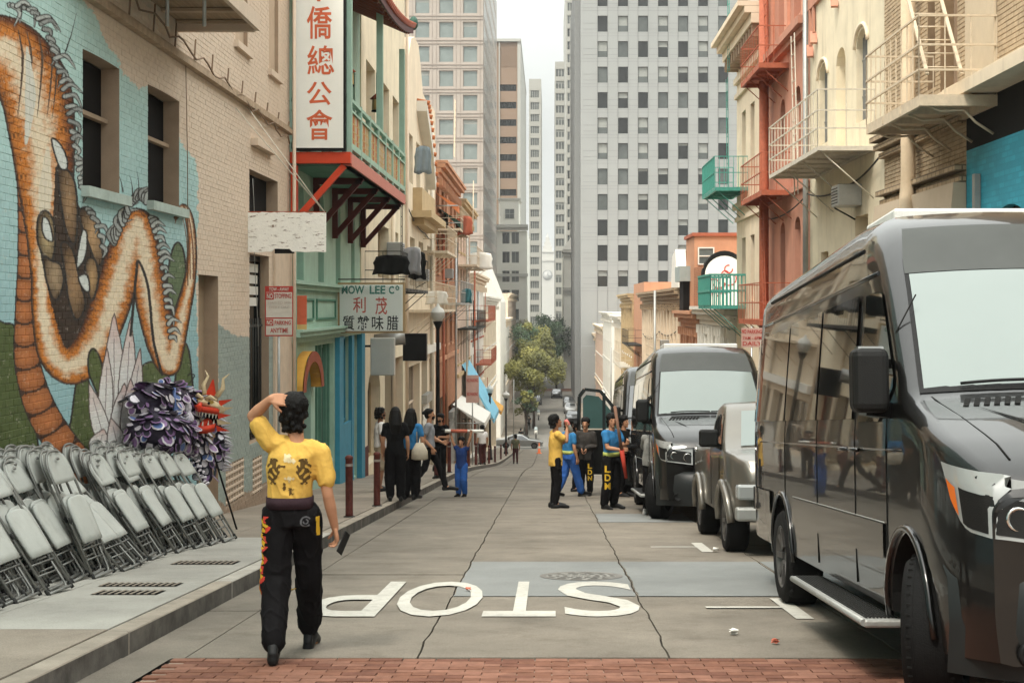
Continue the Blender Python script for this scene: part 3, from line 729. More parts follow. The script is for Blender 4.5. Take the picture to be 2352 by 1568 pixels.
# manes: grey locks with ink
rm = random.Random(5)
def mane(line, n, L, a0, spread):
    q = smooth(line, 10)
    for i in range(n):
        x, y = q[int(i * (len(q) - 1) / n)]; a = math.radians(a0 + rm.uniform(-spread, spread)); l = L * rm.uniform(.6, 1.25)
        mx_, my_ = x + math.cos(a) * l * .5, y + math.sin(a) * l * .5; ex, ey = x + math.cos(a + .7) * l, y + math.sin(a + .7) * l
        stroke([(x, y), (mx_, my_), (ex, ey)], [7, 6, 1.2], INK, 5)
        stroke([(x, y), (mx_, my_), (ex, ey)], [4.2, 3.2, .3], C(.36, .38, .36) * rm.uniform(.7, 1.3), 5)
mane([(22, 12), (70, 25), (108, 80), (130, 150), (150, 230), (166, 310), (180, 390), (188, 440)], 30, 44, 10, 40)
mane([(200, 480), (222, 520), (240, 590)], 6, 30, 30, 30)
mane([(262, 560), (280, 520), (300, 480)], 9, 46, -100, 22)
mane([(345, 500), (362, 560), (376, 640), (384, 720), (394, 790)], 18, 26, -20, 40)
mane([(300, 470), (320, 455), (340, 470)], 9, 44, -70, 40)
for (a, b_) in (((282, 440), (272, 400)), ((305, 450), (298, 405)), ((318, 450), (315, 395)), ((150, 120), (176, 30))): stroke([a, ((a[0] + b_[0]) / 2 + 2, (a[1] + b_[1]) / 2), b_], [2, 1, .4], INK, 4)
# body foreground leaves and lotus
leaf([(222, 900), (205, 860), (203, 820), (214, 800), (232, 830), (240, 900), (236, 960)], (.12, .15, .05), (.06, .08, .02))
for (b_, t, w) in (((262, 1010), (262, 720), 26), ((285, 1010), (300, 730), 20), ((300, 1000), (322, 800), 16), ((240, 1010), (246, 800), 17), ((270, 1020), (286, 880), 22), ((250, 1050), (205, 880), 20), ((300, 1050), (300, 870), 24), ((320, 1050), (322, 880), 16), ((222, 1050), (238, 985), 26), ((280, 1060), (255, 960), 22), ((310, 1060), (318, 960), 18)): petal(b_, t, w)
stroke([(300, 770), (312, 640), (318, 600), (340, 660), (352, 780), (372, 860)], 3.2, INK, 6)
stroke([(432, 862), (438, 858), (446, 862), (440, 874), (434, 880)], 1.6, INK, 4)
# faded scratches on the dado
for k in range(26):
    x = rm.uniform(510, 566); y = rm.uniform(900, 1010); stroke([(x, y), (x + rm.uniform(-6, 6), y + rm.uniform(6, 22))], .9, C(.32, .36, .33), 2)
wear = np.clip((N3 * .6 + N2 * .5 - .76) * 6, 0, .35); comp(wear, C(.55, .50, .42))
IMG = np.clip(IMG, 0, 1)
im = D.images.new('mural_paint', IW, IH, float_buffer=True); im.colorspace_settings.name = 'Linear Rec.709'
buf = np.ones((IH, IW, 4), np.float32); buf[..., :3] = IMG; im.pixels.foreach_set(buf.ravel()); im.update()
try: im.pack()
except Exception: pass
mm = D.materials.new('painted_brick'); mm.use_nodes = True; t = mm.node_tree; N = t.nodes; L = t.links; b = N['Principled BSDF']; b.inputs['Roughness'].default_value = .72; b.inputs['Specular IOR Level'].default_value = .3
ge = N.new('ShaderNodeNewGeometry'); sp = N.new('ShaderNodeSeparateXYZ'); L.new(ge.outputs['Position'], sp.inputs[0])
ma = N.new('ShaderNodeMapRange'); ma.inputs[1].default_value = UY0; ma.inputs[2].default_value = UY1; mb_ = N.new('ShaderNodeMapRange'); mb_.inputs[1].default_value = UZ0; mb_.inputs[2].default_value = UZ1
L.new(sp.outputs[1], ma.inputs[0]); L.new(sp.outputs[2], mb_.inputs[0]); cc = N.new('ShaderNodeCombineXYZ'); L.new(ma.outputs[0], cc.inputs[0]); L.new(mb_.outputs[0], cc.inputs[1])
tx = N.new('ShaderNodeTexImage'); tx.image = im; tx.extension = 'EXTEND'; L.new(cc.outputs[0], tx.inputs[0])
nz = N.new('ShaderNodeTexNoise'); nz.inputs['Scale'].default_value = 14; nz.inputs['Detail'].default_value = 8; L.new(ge.outputs['Position'], nz.inputs['Vector'])
mr = N.new('ShaderNodeMapRange'); mr.inputs[1].default_value = .3; mr.inputs[2].default_value = .7; mr.inputs[3].default_value = .93; mr.inputs[4].default_value = 1.07; L.new(nz.outputs['Fac'], mr.inputs[0])
vm = N.new('ShaderNodeVectorMath'); vm.operation = 'SCALE'; L.new(tx.outputs['Color'], vm.inputs[0]); L.new(mr.outputs[0], vm.inputs['Scale']); L.new(vm.outputs[0], b.inputs['Base Color'])
bp = N.new('ShaderNodeBump'); bp.inputs['Strength'].default_value = .25; bp.inputs['Distance'].default_value = .01; n9 = N.new('ShaderNodeTexNoise'); n9.inputs['Scale'].default_value = 70; n9.inputs['Detail'].default_value = 5; L.new(ge.outputs['Position'], n9.inputs['Vector']); L.new(n9.outputs['Fac'], bp.inputs['Height']); L.new(bp.outputs[0], b.inputs['Normal'])
MATS['mural'] = mm; del IMG, DX, DY, gy, gzz, N1, N2, N3, buf
# ------------------------------------------------------------------ LEFT SIDE
ptL = LWALL(WL)
# mural building
mur = building('painted_building', 'tan painted brick building with dragon mural on its blue street wall')
ops = [(15.59, 16.93, 1.33, 2.84, .012), (18.13, 19.67, 1.36, 2.85, .012), (20.75, 22.0, -3.25, .49), (24.28, 26.85, 1.35, 2.36), (24.3, 26.0, -2.35, .92),
       (22.5, 23.85, -3.16, -2.50), (24.55, 25.35, -3.26, -2.62), (23.2, 24.15, 4.35, 6.4), (26.0, 26.9, 4.35, 6.4), (21.0, 21.9, 5.2, 6.4)]
WB = -5.1045                                     # mortar plane; brick faces stand proud at about -5.1
mb = MB(); wall_grid(mb, LWALL(WB), -2, 28.05, -4.2, 9, ops, .225, 0, 1)
mass(mb, 1, WB, -2, 28.05, -4.5, 9)
mb.build('wall', [MATS['mural'], M('tan_dark')], mur)
def brick_rows(y0, y1, z0, z1, bl, bh, ops, j=.007):
    out = []; z = z0; r = 0
    while z < z1:
        y = y0 - (bl / 2 if r % 2 else 0) - .3 * bl
        while y < y1:
            a, b, c, d = y + j / 2, y + bl - j / 2, z + j / 2, z + bh - j / 2
            a = max(a, y0 + .004); b = min(b, y1 - .004); d = min(d, z1)
            segs = [(a, b)]
            for o in ops:
                if d > o[2] - .002 and c < o[3] + .002:
                    if not (d > o[2] + .02 and c < o[3] - .02): continue
                    ns = []
                    for (p, q) in segs:
                        if q <= o[0] or p >= o[1]: ns.append((p, q)); continue
                        if p < o[0]: ns.append((p, o[0] - .002))
                        if q > o[1]: ns.append((o[1] + .002, q))
                    segs = ns
            for (p, q) in segs:
                if q - p > .02 and d > gz(q) + .1: out.append((p, q, c, d))
            y += bl
        z += bh; r += 1
    return out
bk = brick_rows(12.7, 28.05, -4.0, 6.3, .208, .0745, ops)
rb = random.Random(11)
bk = [b for b in bk if (CY - F * b[2] / b[0]) > -60]
bk.sort(key=lambda b: b[0] + (0 if -2.0 < b[2] < 3.2 else 100))
def brick_geo(mb, p, q, c, d, ox=0, oy=0, oz=0):
    x = -5.1 + rb.uniform(-.002, .002); e = .003
    v = [(WB - ox, p - oy, c - oz), (WB - ox, q - oy, c - oz), (WB - ox, q - oy, d - oz), (WB - ox, p - oy, d - oz),
         (x - ox, p + e - oy, c + e - oz), (x - ox, q - e - oy, c + e - oz), (x - ox, q - e - oy, d - e - oz), (x - ox, p + e - oy, d - e - oz)]
    mb.add(v, [(4, 5, 6, 7), (0, 1, 5, 4), (1, 2, 6, 5), (2, 3, 7, 6), (3, 0, 4, 7)])
shared = {}
for (p, q, c, d) in bk[:295]:
    key = round(q - p, 3)
    if key not in shared:
        m_ = MB(); brick_geo(m_, p, q, c, d, WB, p, c); shared[key] = m_.mesh('brick', MATS['mural'])
    link('brick', shared[key], mur, (WB + rb.uniform(-.001, .001), p, c))
mb = MB()
for t_ in bk[295:]: brick_geo(mb, *t_)
tag(mb.build('brickwork', MATS['mural'], mur), kind='stuff')
# window fill: near-black sheet standing for the unlit void behind, sills
for (a, b, c, d) in ((15.59, 16.93, 1.33, 2.82), (18.13, 19.67, 1.36, 2.83)):
    mb = MB(); d2 = -.222
    mb.quad(ptL(a, c, d2), ptL(b, c, d2), ptL(b, d, d2), ptL(a, d, d2), 0); w = mb.build('window', M('interior_dark'), mur)
    mb = MB(); bar(mb, ptL, a + .01, b - .01, (c + d) / 2 + .1, (c + d) / 2 + .15, -.22, -.14); mb.build('sash_rail', M('tan_dark'), w)
    mb = MB(); bar(mb, ptL, a - .05, b + .2, c - .12, c - .004, -.02, .09); mb.build('sill', mat('sill_blue', (.42, .49, .44), .8, var=.2), mur)
MB().quad(*[ptL(*q) for q in ((20.75, -3.25, -.222), (22.0, -3.25, -.222), (22.0, .49, -.222), (20.75, .49, -.222))]).build('door', mat('door_tan', (.34, .25, .165), .8), mur)
for (a, b, c, d) in ((23.2, 24.15, 4.35, 6.4), (26.0, 26.9, 4.35, 6.4), (21.0, 21.9, 5.2, 6.4)):
    MB().quad(ptL(a, c, -.07), ptL(b, c, -.07), ptL(b, d, -.07), ptL(a, d, -.07)).build('blocked_window', mat('tan2', (.50, .38, .275), .8), mur)
    mb = MB(); bar(mb, ptL, a - .1, b + .15, c - .12, c - .01, -.02, .07); mb.build('sill', M('tan_paint'), mur)
mb = MB(); mb.quad(*[ptL(*q) for q in ((24.28, 1.35, -.222), (26.85, 1.35, -.222), (26.85, 2.36, -.222), (24.28, 2.36, -.222))]); mb.build('window', M('interior_dark'), mur)
mb = MB(); bar(mb, ptL, 24.4, 26.1, 2.78, 2.9, 0, .12); mb.build('hood_mould', M('tan_paint'), mur)
# ledge with cable run
mb = MB(); bar(mb, ptL, -2, 28.0, 3.38, 3.46, -.01, .10); bar(mb, ptL, -2, 28.0, 3.461, 3.52, -.01, .05); mb.build('ledge', mat('ledge', (.40, .30, .21), .85, var=.25, scale=5), mur)
mb = MB(); pts = [ptL(14 + i * .35, 3.9 - i * .018 + .07 * math.sin(i * 1.7), .09 + .02 * math.sin(i * 3)) for i in range(40)]; mb.tube(pts, .014, 5)
for i in range(0, 40, 3): mb.beam(ptL(14 + i * .35, 3.52, .05), ptL(14 + i * .35 + .04, 4.0 - i * .01, .06), .02)
mb.build('cable', mat('cable', (.22, .15, .10), .7), mur)
MB().tube([ptL(19.9, 3.4, .03), ptL(20.0, 2.0, .03), ptL(20.02, .3, .03)], .007, 5).build('cable', mat('cable', (.22, .15, .10)), mur)
MB().tube([ptL(24.4 + .05 * i, 2.2 - i * .32, .03 + .01 * math.sin(i)) for i in range(10)], .006, 5).build('cable', M('grey_metal'), mur)
# barred window
bw_ = window(mur, ptL, 24.3, 26.0, -2.35, .92, .215, .10, 'black', 'glass_dark', 'plain')
mb = MB()
for i in range(7):
    u = 24.45 + i * .23; mb.tube([ptL(u, -2.3, -.12), ptL(u, -.2, -.12)], .014, 5)
for v in (-2.2, -.35): bar(mb, ptL, 24.35, 25.95, v, v + .04, -.14, -.11)
mb.build('bar_grille', M('dark_iron'), bw_)
mb = MB()
for i in range(4): bar(mb, ptL, 24.42, 25.88, .02 + i * .2, .17 + i * .2, -.21, -.19 + .01 * (i % 2))
mb.build('louvre', M('white'), bw_)
# vent lattices
for (a, b, c, d) in ((22.5, 23.85, -3.16, -2.50), (24.55, 25.35, -3.26, -2.62)):
    MB().quad(ptL(a, c, -.22), ptL(b, c, -.22), ptL(b, d, -.22), ptL(a, d, -.22)).build('vent_back', M('interior_dark'), mur)
    mb = MB(); n = int((b - a) / .17); k = 6
    for i in range(k):
        v = c + (d - c) * (i + .5) / k; bar(mb, ptL, a, b, v - .022, v + .012, -.14, .004)
    for i in range(n + 1): u = a + (b - a) * i / n; bar(mb, ptL, u - .018, u + .018, c, d, -.13, -.006)
    mb.build('vent_lattice', M('tan_paint'), mur)
# pier at the corner
mb = MB(); bar(mb, ptL, 26.35, 28.05, -4.2, 1.1, .004, .05); mb.build('pier', mat('pier', (.60, .475, .36), .8, var=.12, grime=.25), mur)
pipe(mur, [ptL(27.85, -4, .13), ptL(27.85, 6.5, .13)], .035, M('tan_paint'))

# corrugated canopy platform high on the wall
cp = empty('timber_platform', (WL, 17.5, 3.9), 'tan timber platform jutting from the painted brick wall above the ledge', 'platform')
def cpx(o, y, z): return (o, y - 17.5, z - 3.9)
mb = MB(); mb.hexa([cpx(0, 15.3, 3.93), cpx(1.1, 15.3, 3.93), cpx(1.07, 19.6, 3.93), cpx(0, 19.6, 3.93), cpx(0, 15.3, 3.98), cpx(1.1, 15.3, 3.98), cpx(1.07, 19.6, 3.98), cpx(0, 19.6, 3.98)]); mb.build('deck', mat('corrugated', (.33, .24, .155), .8, var=.25, stretch=(30, 1, 1), scale=1), cp)
pl = MB().box(.02, -.06, -.02, 1.04, .06, .02).mesh('joist', mat('joist', (.42, .32, .22), .8))
for i in range(6): link('joist', pl, cp, cpx(0, 15.6 + i * .78, 3.9))
mb = MB(); mb.hexa([cpx(0, 19.5, 3.78), cpx(1.07, 19.5, 3.78), cpx(1.07, 19.6, 3.78), cpx(0, 19.6, 3.78), cpx(0, 19.5, 3.99), cpx(1.07, 19.5, 3.99), cpx(1.07, 19.6, 3.99), cpx(0, 19.6, 3.99)]); mb.hexa([cpx(1.07, 15.3, 3.8), cpx(1.13, 15.3, 3.8), cpx(1.13, 19.6, 3.8), cpx(1.07, 19.6, 3.8), cpx(1.07, 15.3, 4.0), cpx(1.13, 15.3, 4.0), cpx(1.13, 19.6, 4.0), cpx(1.07, 19.6, 4.0)]); mb.build('fascia', M('tan_paint'), cp)
for (o, y) in ((.28, 18.0), (.75, 18.0)): MB().tube([cpx(o, y, 3.55), cpx(o, y, 4.6)], .025, 6).build('hanger_pipe', M('galv'), cp)


# weathered white sign with guy wires
s = empty('weathered_sign', (WL, 24.2, 1.27), 'peeling blank white wooden sign projecting from the tan wall on guy wires', 'sign')
mb = MB(); n = 26
xs = [ -.02 + 1.34 * i / n for i in range(n + 1)]
rs = random.Random(4); bot = [-.335 + rs.uniform(-.006, .006) + (.055 if 8 < i < 15 else 0) for i in range(n + 1)]; top = [.335 + rs.uniform(-.008, .008) for i in range(n + 1)]
wm = mat('peeling', (.86, .84, .77), .8, var=.06, scale=14, grime=.0, bump=.3, bscale=30)
t = wm.node_tree; N = t.nodes; L = t.links
g_ = N.new('ShaderNodeNewGeometry'); m1 = N.new('ShaderNodeMapping'); m1.inputs['Scale'].default_value = (2.2, 1, 9); nn = N.new('ShaderNodeTexNoise'); nn.inputs['Scale'].default_value = 2.4; nn.inputs['Detail'].default_value = 12; nn.inputs['Roughness'].default_value = .72
L.new(g_.outputs['Position'], m1.inputs[0]); L.new(m1.outputs[0], nn.inputs['Vector']); rr_ = N.new('ShaderNodeValToRGB'); rr_.color_ramp.elements[0].position = .565; rr_.color_ramp.elements[1].position = .61
mxx = N.new('ShaderNodeMixRGB'); mxx.inputs[2].default_value = (.20, .13, .09, 1); L.new(nn.outputs['Fac'], rr_.inputs[0]); L.new(rr_.outputs[0], mxx.inputs[0]); old = N['Principled BSDF'].inputs['Base Color'].links[0].from_socket; L.new(old, mxx.inputs[1]); L.new(mxx.outputs[0], N['Principled BSDF'].inputs['Base Color'])
mb.add([(xs[i], -.03, bot[i]) for i in range(n + 1)] + [(xs[i], -.03, top[i]) for i in range(n + 1)] + [(xs[i], .03, bot[i]) for i in range(n + 1)] + [(xs[i], .03, top[i]) for i in range(n + 1)],
       [(i, i + 1, n + 2 + i, n + 1 + i) for i in range(n)] + [(2 * n + 2 + i, 3 * n + 3 + i, 3 * n + 4 + i, 2 * n + 3 + i) for i in range(n)] + [(n + 1 + i, n + 2 + i, 3 * n + 4 + i, 3 * n + 3 + i) for i in range(n)] + [(i, 2 * n + 2 + i, 2 * n + 3 + i, i + 1) for i in range(n)] + [(0, n + 1, 3 * n + 3, 2 * n + 2), (n, 3 * n + 2, 4 * n + 3, 2 * n + 1)])
mb.build('board', wm, s)
MB().box(.45, -.02, -.36, .78, .028, -.28).build('rot_patch', M('black_matte'), s)
mb = MB(); mb.beam((-.02, .0, -.33), (-.02, .0, .36), .03); mb.beam((-.02, 0, .345), (1.32, 0, .345), .02); mb.build('bracket', M('rust_red'), s)
for (a, z) in ((-1.0, 2.45 - .3), (-.2, 2.5 - .2)): MB().tube([(0, a, z - 1.27 + 1.1), (1.30, 0, .34)], .009, 5).build('guy_wire', M('white_iron'), s)

# ---------------- green building with balcony
gb = building('green_building', 'pale green Chinese style building with pagoda balcony over the pavement')
slots = [(29.03, 29.86), (31.74, 32.54), (34.35, 35.15), (37.03, 37.7)]
ops = [(a, b, .56, 2.6, .25) for a, b in slots] + [(28.75, 30.75, -4.2, -1.05, .7), (31.3, 34.0, -3.6, -.85), (34.9, 36.5, -3.75, -.75), (36.9, 38.1, -4.5, -.75), (29.2, 31.4, 3.2, 6.2), (32.2, 34.6, 3.2, 6.2), (35.4, 37.8, 3.2, 6.2)]
mb = MB(); wall_grid(mb, LWALL(-5.13), 28.05, 38.8, -5.2, 8.4, ops, .16, 0, 0); mass(mb, 1, -5.13, 28.05, 38.8, -5.4, 8.4); mb.build('wall', M('green_paint'), gb)
pG = LWALL(-5.13)
for (a, b) in slots: MB().quad(pG(a, .56, -.155), pG(b, .56, -.155), pG(b, 2.6, -.155), pG(a, 2.6, -.155)).build('window', M('green_dark'), gb)
for (a, b) in ((29.2, 31.4), (32.2, 34.6), (35.4, 37.8)): window(gb, pG, a, b, 3.2, 6.2, .15, .07, 'green_dark', 'glass_dark', 'cross')
MB().quad(pG(28.75, -4.2, -.155), pG(30.75, -4.2, -.155), pG(30.75, -1.05, -.155), pG(28.75, -1.05, -.155)).build('door', M('interior_dark'), gb)
w = window(gb, pG, 31.3, 34.0, -3.6, -.85, .15, .09, 'green_paint', 'glass_dark', 'plain')
mb = MB()
for u in (31.8, 32.3, 33.0, 33.5): bar(mb, pG, u - .035, u + .035, -3.6, -.85, -.1, -.02)
mb.build('mullion', M('green_dark'), w)
# blue shopfront
mb = MB(); bar(mb, pG, 34.2, 34.85, -5, -.7, .004, .12); bar(mb, pG, 36.5, 36.9, -5, -.7, .004, .1); bar(mb, pG, 38.12, 38.78, -5, -.7, .004, .14); bar(mb, pG, 34.85, 36.5, -5, -2.9, .004, .08); mb.build('blue_pilaster', M('blue_shop'), gb)
window(gb, pG, 34.9, 36.5, -2.9, -.75, .12, .06, 'blue_shop', 'glass_mid', 'split')
window(gb, pG, 36.9, 38.1, -4.45, -.75, .14, .10, 'blue_shop_dark', 'glass_dark', 'sash')
# bands and panels
mb = MB(); bar(mb, pG, 28.06, 38.78, .36, .46, 0, .10); bar(mb, pG, 28.06, 38.78, .461, .53, 0, .18); bar(mb, pG, 28.06, 38.78, -.72, -.60, 0, .12); bar(mb, pG, 28.06, 38.78, -.599, -.50, 0, .24); bar(mb, pG, 28.06, 38.78, -.499, -.45, 0, .3)
mb.build('cornice_band', M('green_paint'), gb)
mb = MB()
for (a, b) in ((28.6, 31.0), (31.4, 34.2), (34.7, 37.9)):
    for (c, d, e, f) in ((a, b, -.28, -.24), (a, b, .14, .18), (a, a + .05, -.24, .14), (b - .05, b, -.24, .14)): bar(mb, pG, c, d, e, f, .004, .04)
mb.build('panel_moulding', M('green_dark'), gb)
pipe(gb, [pG(28.2, -4.2, .1), pG(28.2, 8, .1)], .05, M('green_paint'))
# yellow arch door surround
mb = MB(); n = 18; yc, ry, rz_, z0 = 29.75, 1.32, .80, -1.72
for i in range(n):
    a0, a1 = math.pi * i / n, math.pi * (i + 1) / n
    def e(a, k, d): return pG(yc - math.cos(a) * ry * k, z0 + math.sin(a) * rz_ * k, d)
    mb.quad(e(a0, 1, .01), e(a1, 1, .01), e(a1, 1, .22), e(a0, 1, .22), 0)
    mb.quad(e(a0, .72, .01), e(a0, .72, .22), e(a1, .72, .22), e(a1, .72, .01), 0)
    mb.quad(e(a0, 1, .24), e(a1, 1, .24), e(a1, .72, .24), e(a0, .72, .24), 1)
mb.quad(e(0, 1, .01), e(0, 1, .24), e(0, .72, .24), e(0, .72, .01), 0); mb.quad(e(math.pi, 1, .01), e(math.pi, 1, .24), e(math.pi, .72, .24), e(math.pi, .72, .01), 0)
mb.build('arch_surround', [M('yellow_arch'), M('rust_red')], gb)
# balcony
bal = empty('pagoda_balcony', (WL, 33.5, 3.0), 'long green balcony with painted lattice railing and red beams', 'balcony')
def bp_(o, y, z): return (o, y - 33.5, z - 3.0)
def bbox(mb, o0, o1, y0, y1, z0, z1, mi=0): q = [bp_(o0, y0, z0), bp_(o1, y0, z0), bp_(o1, y1, z0), bp_(o0, y1, z0), bp_(o0, y0, z1), bp_(o1, y0, z1), bp_(o1, y1, z1), bp_(o0, y1, z1)]; mb.hexa(q, mi)
mb = MB(); bbox(mb, 0, 1.16, 28.3, 38.8, 2.80, 2.97); mb.build('deck', M('green_dark'), bal)
mb = MB(); bbox(mb, 0, 1.2, 28.08, 28.25, 2.84, 3.06); mb.build('end_beam', M('red_beam'), bal)
mb = MB(); bbox(mb, 1.0, 1.2, 28.256, 38.9, 2.80, 3.05); mb.build('edge_beam', M('salmon_beam'), bal)
for i, y in enumerate((28.2, 30.9, 33.6, 36.2, 38.75)):
    m_ = M('red_beam') if i == 0 else M('maroon')
    mb = MB(); mb.beam(bp_(.07, y, 2.8), bp_(.07, y, 1.62), .13, .13); mb.build('bracket_post', m_, bal)
    mb = MB(); mb.beam(bp_(.06, y, 1.68), bp_(1.06, y, 2.80), .12, .12); mb.build('bracket_brace', m_, bal)
    if i: mb = MB(); bbox(mb, 0, 1.05, y - .06, y + .06, 2.66, 2.795); mb.build('bracket_joist', m_, bal)
mb = MB()
for z, h in ((4.08, .07), (3.88, .04), (3.14, .12)):
    bbox(mb, 1.10, 1.20, 28.2, 38.85, z, z + h); bbox(mb, 0, 1.10, 28.2, 28.27, z, z + h); bbox(mb, 0, 1.1, 38.78, 38.85, z, z + h)
mb.build('handrail', M('green_paint'), bal)
post = MB().box(-.055, -.055, 0, .055, .055, 1.12).mesh('rail_post', M('green_paint'))
for i in range(8): link('rail_post', post, bal, bp_(1.15, 28.25 + i * 10.55 / 7, 3.06))
pal = [mat('rail_gold', (.52, .33, .12), .6), mat('rail_red', (.50, .10, .05), .6), mat('rail_pale', (.55, .46, .32), .6)]
slat = [MB().box(-.012, -.045, 0, .012, .045, .62).mesh('lattice_slat', p) for p in pal]
k = 0; y = 28.42; rl = random.Random(8)
while y < 38.7:
    link('lattice_slat', slat[(0, 2, 0, 1)[k % 4] if rl.random() < .8 else 2], bal, bp_(1.15, y, 3.26)); y += .135; k += 1
mb = MB()
for z in (3.38, 3.52, 3.68): bbox(mb, 1.135, 1.165, 28.3, 38.75, z, z + .025)
mb.build('lattice_rail', pal[0], bal)
for y in (28.3, 33.6, 38.7):
    mb = MB(); bbox(mb, 1.05, 1.2, y - .07, y + .07, 4.15, 7.0); mb.build('column', M('green_paint'), bal)

# eave with rafters and tiles, upturned at the far end
ev = []; 
def eave_z(y): t = max(0, (y - 31) / 7.8); return 6.78 + .72 * t * t
mb = MB(); ys = [28.0 + i * .54 for i in range(21)]
vs = []
for y in ys: z = eave_z(y); vs += [bp_(-.02, y, z + .62), bp_(1.38, y, z), bp_(1.38, y, z + .09), bp_(-.02, y, z + .78)]
fs = []
for i in range(20):
    b = i * 4; fs += [(b, b + 1, b + 5, b + 4), (b + 1, b + 2, b + 6, b + 5), (b + 2, b + 3, b + 7, b + 6)]
fs += [(0, 3, 2, 1), (80, 81, 82, 83)]
mb.add(vs, fs); mb.build('eave_soffit', mat('soffit', (.50, .33, .2), .8), bal)
raf = MB().beam((-.02, 0, .56), (1.34, 0, -.03), .07, .09).mesh('rafter', M('rust_red'))
for i in range(20): y = 28.2 + i * .55; link('rafter', raf, bal, bp_(0, y, eave_z(y)))
mb = MB()
for i in range(20): a, b = ys[i], ys[i + 1]; mb.hexa([bp_(1.385, a, eave_z(a) - .05), bp_(1.43, a, eave_z(a) - .05), bp_(1.43, b, eave_z(b) - .05), bp_(1.385, b, eave_z(b) - .05), bp_(1.385, a, eave_z(a) + .12), bp_(1.43, a, eave_z(a) + .12), bp_(1.43, b, eave_z(b) + .12), bp_(1.385, b, eave_z(b) + .12)])
mb.build('fascia', M('maroon'), bal)
tl = MB().tube([(0, 0, .84), (1.5, 0, .16)], .075, 6).mesh('roof_tile', mat('tile_red', (.38, .10, .055), .55))
for i in range(44): y = 28.1 + i * .245; link('roof_tile', tl, bal, bp_(0, y, eave_z(y)))
MB().sphere(bp_(1.42, 38.9, 7.75), .16, 10, 8, 0, (.8, 1, 1.2)).build('eave_finial', M('green_deep'), bal)
def lantern(x, y, z, label):
    r = empty('lantern', (x, y, z), label, 'lantern', 'lanterns hanging over the green balcony')
    MB().lathe([(0, .2), (.16, .06), (.13, .04)], 6).build('lantern_roof', M('rust_red'), r)
    MB().lathe([(.10, .04), (.11, -.2), (.08, -.24), (0, -.24)], 6).build('lamp_body', pal[0], r)
    MB().lathe([(.12, -.22), (.12, -.26), (0, -.27)], 6).build('lantern_base', M('black'), r)
    MB().tube([(0, 0, .18), (0, 0, .7)], .008, 4).build('chain', M('black'), r)
lantern(-4.25, 30.3, 4.95, 'nearer red roofed lantern beside the tall vertical sign'); lantern(-4.18, 34.6, 5.0, 'farther red roofed lantern in front of the green column')

def flat_text(s, x0, x1, z0, z1, m, parent, bold=.0, y=0, name='character'):
    return put_text(s, lambda u, v: (x0 + u * (x1 - x0), y, z0 + v * (z1 - z0)), m, parent, name, bold)
# tall vertical sign
vs_ = empty('vertical_sign', (-5.02, 28.02, 3.08), 'tall white vertical sign with four orange Chinese characters', 'sign')
MB().box(0, 0, 0, 1.03, .14, 4.6).build('frame', M('black'), vs_)
MB().box(.045, -.012, .05, .985, 0.0, 4.5).build('panel', mat('sign_white', (.82, .82, .76), .6, var=.03), vs_)
orr = mat('sign_orange', (.60, .13, .055), .6, var=.1)
sc = 28.02 / F
for ch, a, b, c, d in (('僑', 705, 763, 15, 90), ('總', 706, 768, 105, 172), ('公', 705, 762, 188, 242), ('會', 704, 764, 252, 322)):
    flat_text(ch, (a - CX) * sc + 5.02, (b - CX) * sc + 5.02, (CY - d) * sc - 3.08, (CY - c) * sc - 3.08, orr, vs_, .012, -.016)
flat_text('華', (700 - CX) * sc + 5.02, (765 - CX) * sc + 5.02, (CY - 4) * sc - 3.08, (CY + 70) * sc - 3.08, orr, vs_, .02, -.016)
# small red banner
s = empty('red_banner', (-5.04, 28.5, -.45), 'small red and yellow banner hanging on the green shop wall', 'banner')
MB().box(0, 0, .1, .2, .03, .68).build('cloth', mat('banner_red', (.66, .14, .07), .6), s); MB().box(0, -.002, -.02, .2, .028, .098).build('fringe', mat('banner_yellow', (.62, .38, .15), .6), s)

# MOW LEE CO sign
s = empty('shop_sign', (-5.08, 34.4, -.63), 'white corrugated projecting sign reading MOW LEE CO with red and black Chinese characters', 'sign')
MB().box(0, -.06, 0, 1.62, .10, 1.22).build('frame', mat('sign_frame', (.36, .25, .13), .6), s)
MB().box(.05, -.075, .05, 1.57, -.05, 1.17).build('panel', mat('sign_panel', (.84, .85, .80), .6, var=.03), s)
mb = MB()
for i in range(44):
    x = .06 + i * .062 - 1.1
    a = [(x, .06), (x + 1.1, 1.16)]
    (xa, za), (xb, zb) = a
    if xa < .06: za += .06 - xa; xa = .06
    if xb > 1.56: zb -= xb - 1.56; xb = 1.56
    if xb - xa > .03: mb.beam((xa, -.077, 1.22 - za), (xb, -.077, 1.22 - zb), .004, .022, up=(0, 1, 0))
mb.build('rib', mat('sign_rib', (.52, .56, .55), .6), s)
gt = mat('sign_green', (.03, .17, .13), .5); rt = mat('sign_redtext', (.50, .07, .04), .5)
sc = 34.4 / F
def sgn(ch, a, b, c, d, m, bold, y=-.083): flat_text(ch, (a - CX) * sc + 5.08, (b - CX) * sc + 5.08, (CY - d) * sc + .63, (CY - c) * sc + .63, m, s, (.03 if ord(ch[0]) < 256 else .009), y, 'lettering')
sgn('MOW', 786, 838, 656, 675, gt, .035); sgn('LEE', 850, 886, 656, 675, gt, .035); sgn('C', 894, 906, 657, 675, gt, .035); sgn('o', 909, 918, 656, 667, gt, .03)
sgn('利', 812, 841, 682, 718, rt, .05); sgn('茂', 863, 890, 682, 722, rt, .05)
for ch, a in (('質', 788), ('雜', 822), ('味', 855), ('腊', 889)): sgn(ch, a, a + 27, 725, 758, M('black'), .04)
MB().beam((.0, .02, 1.3), (1.62, .02, 1.3), .03).build('top_rail', M('dark_iron'), s)

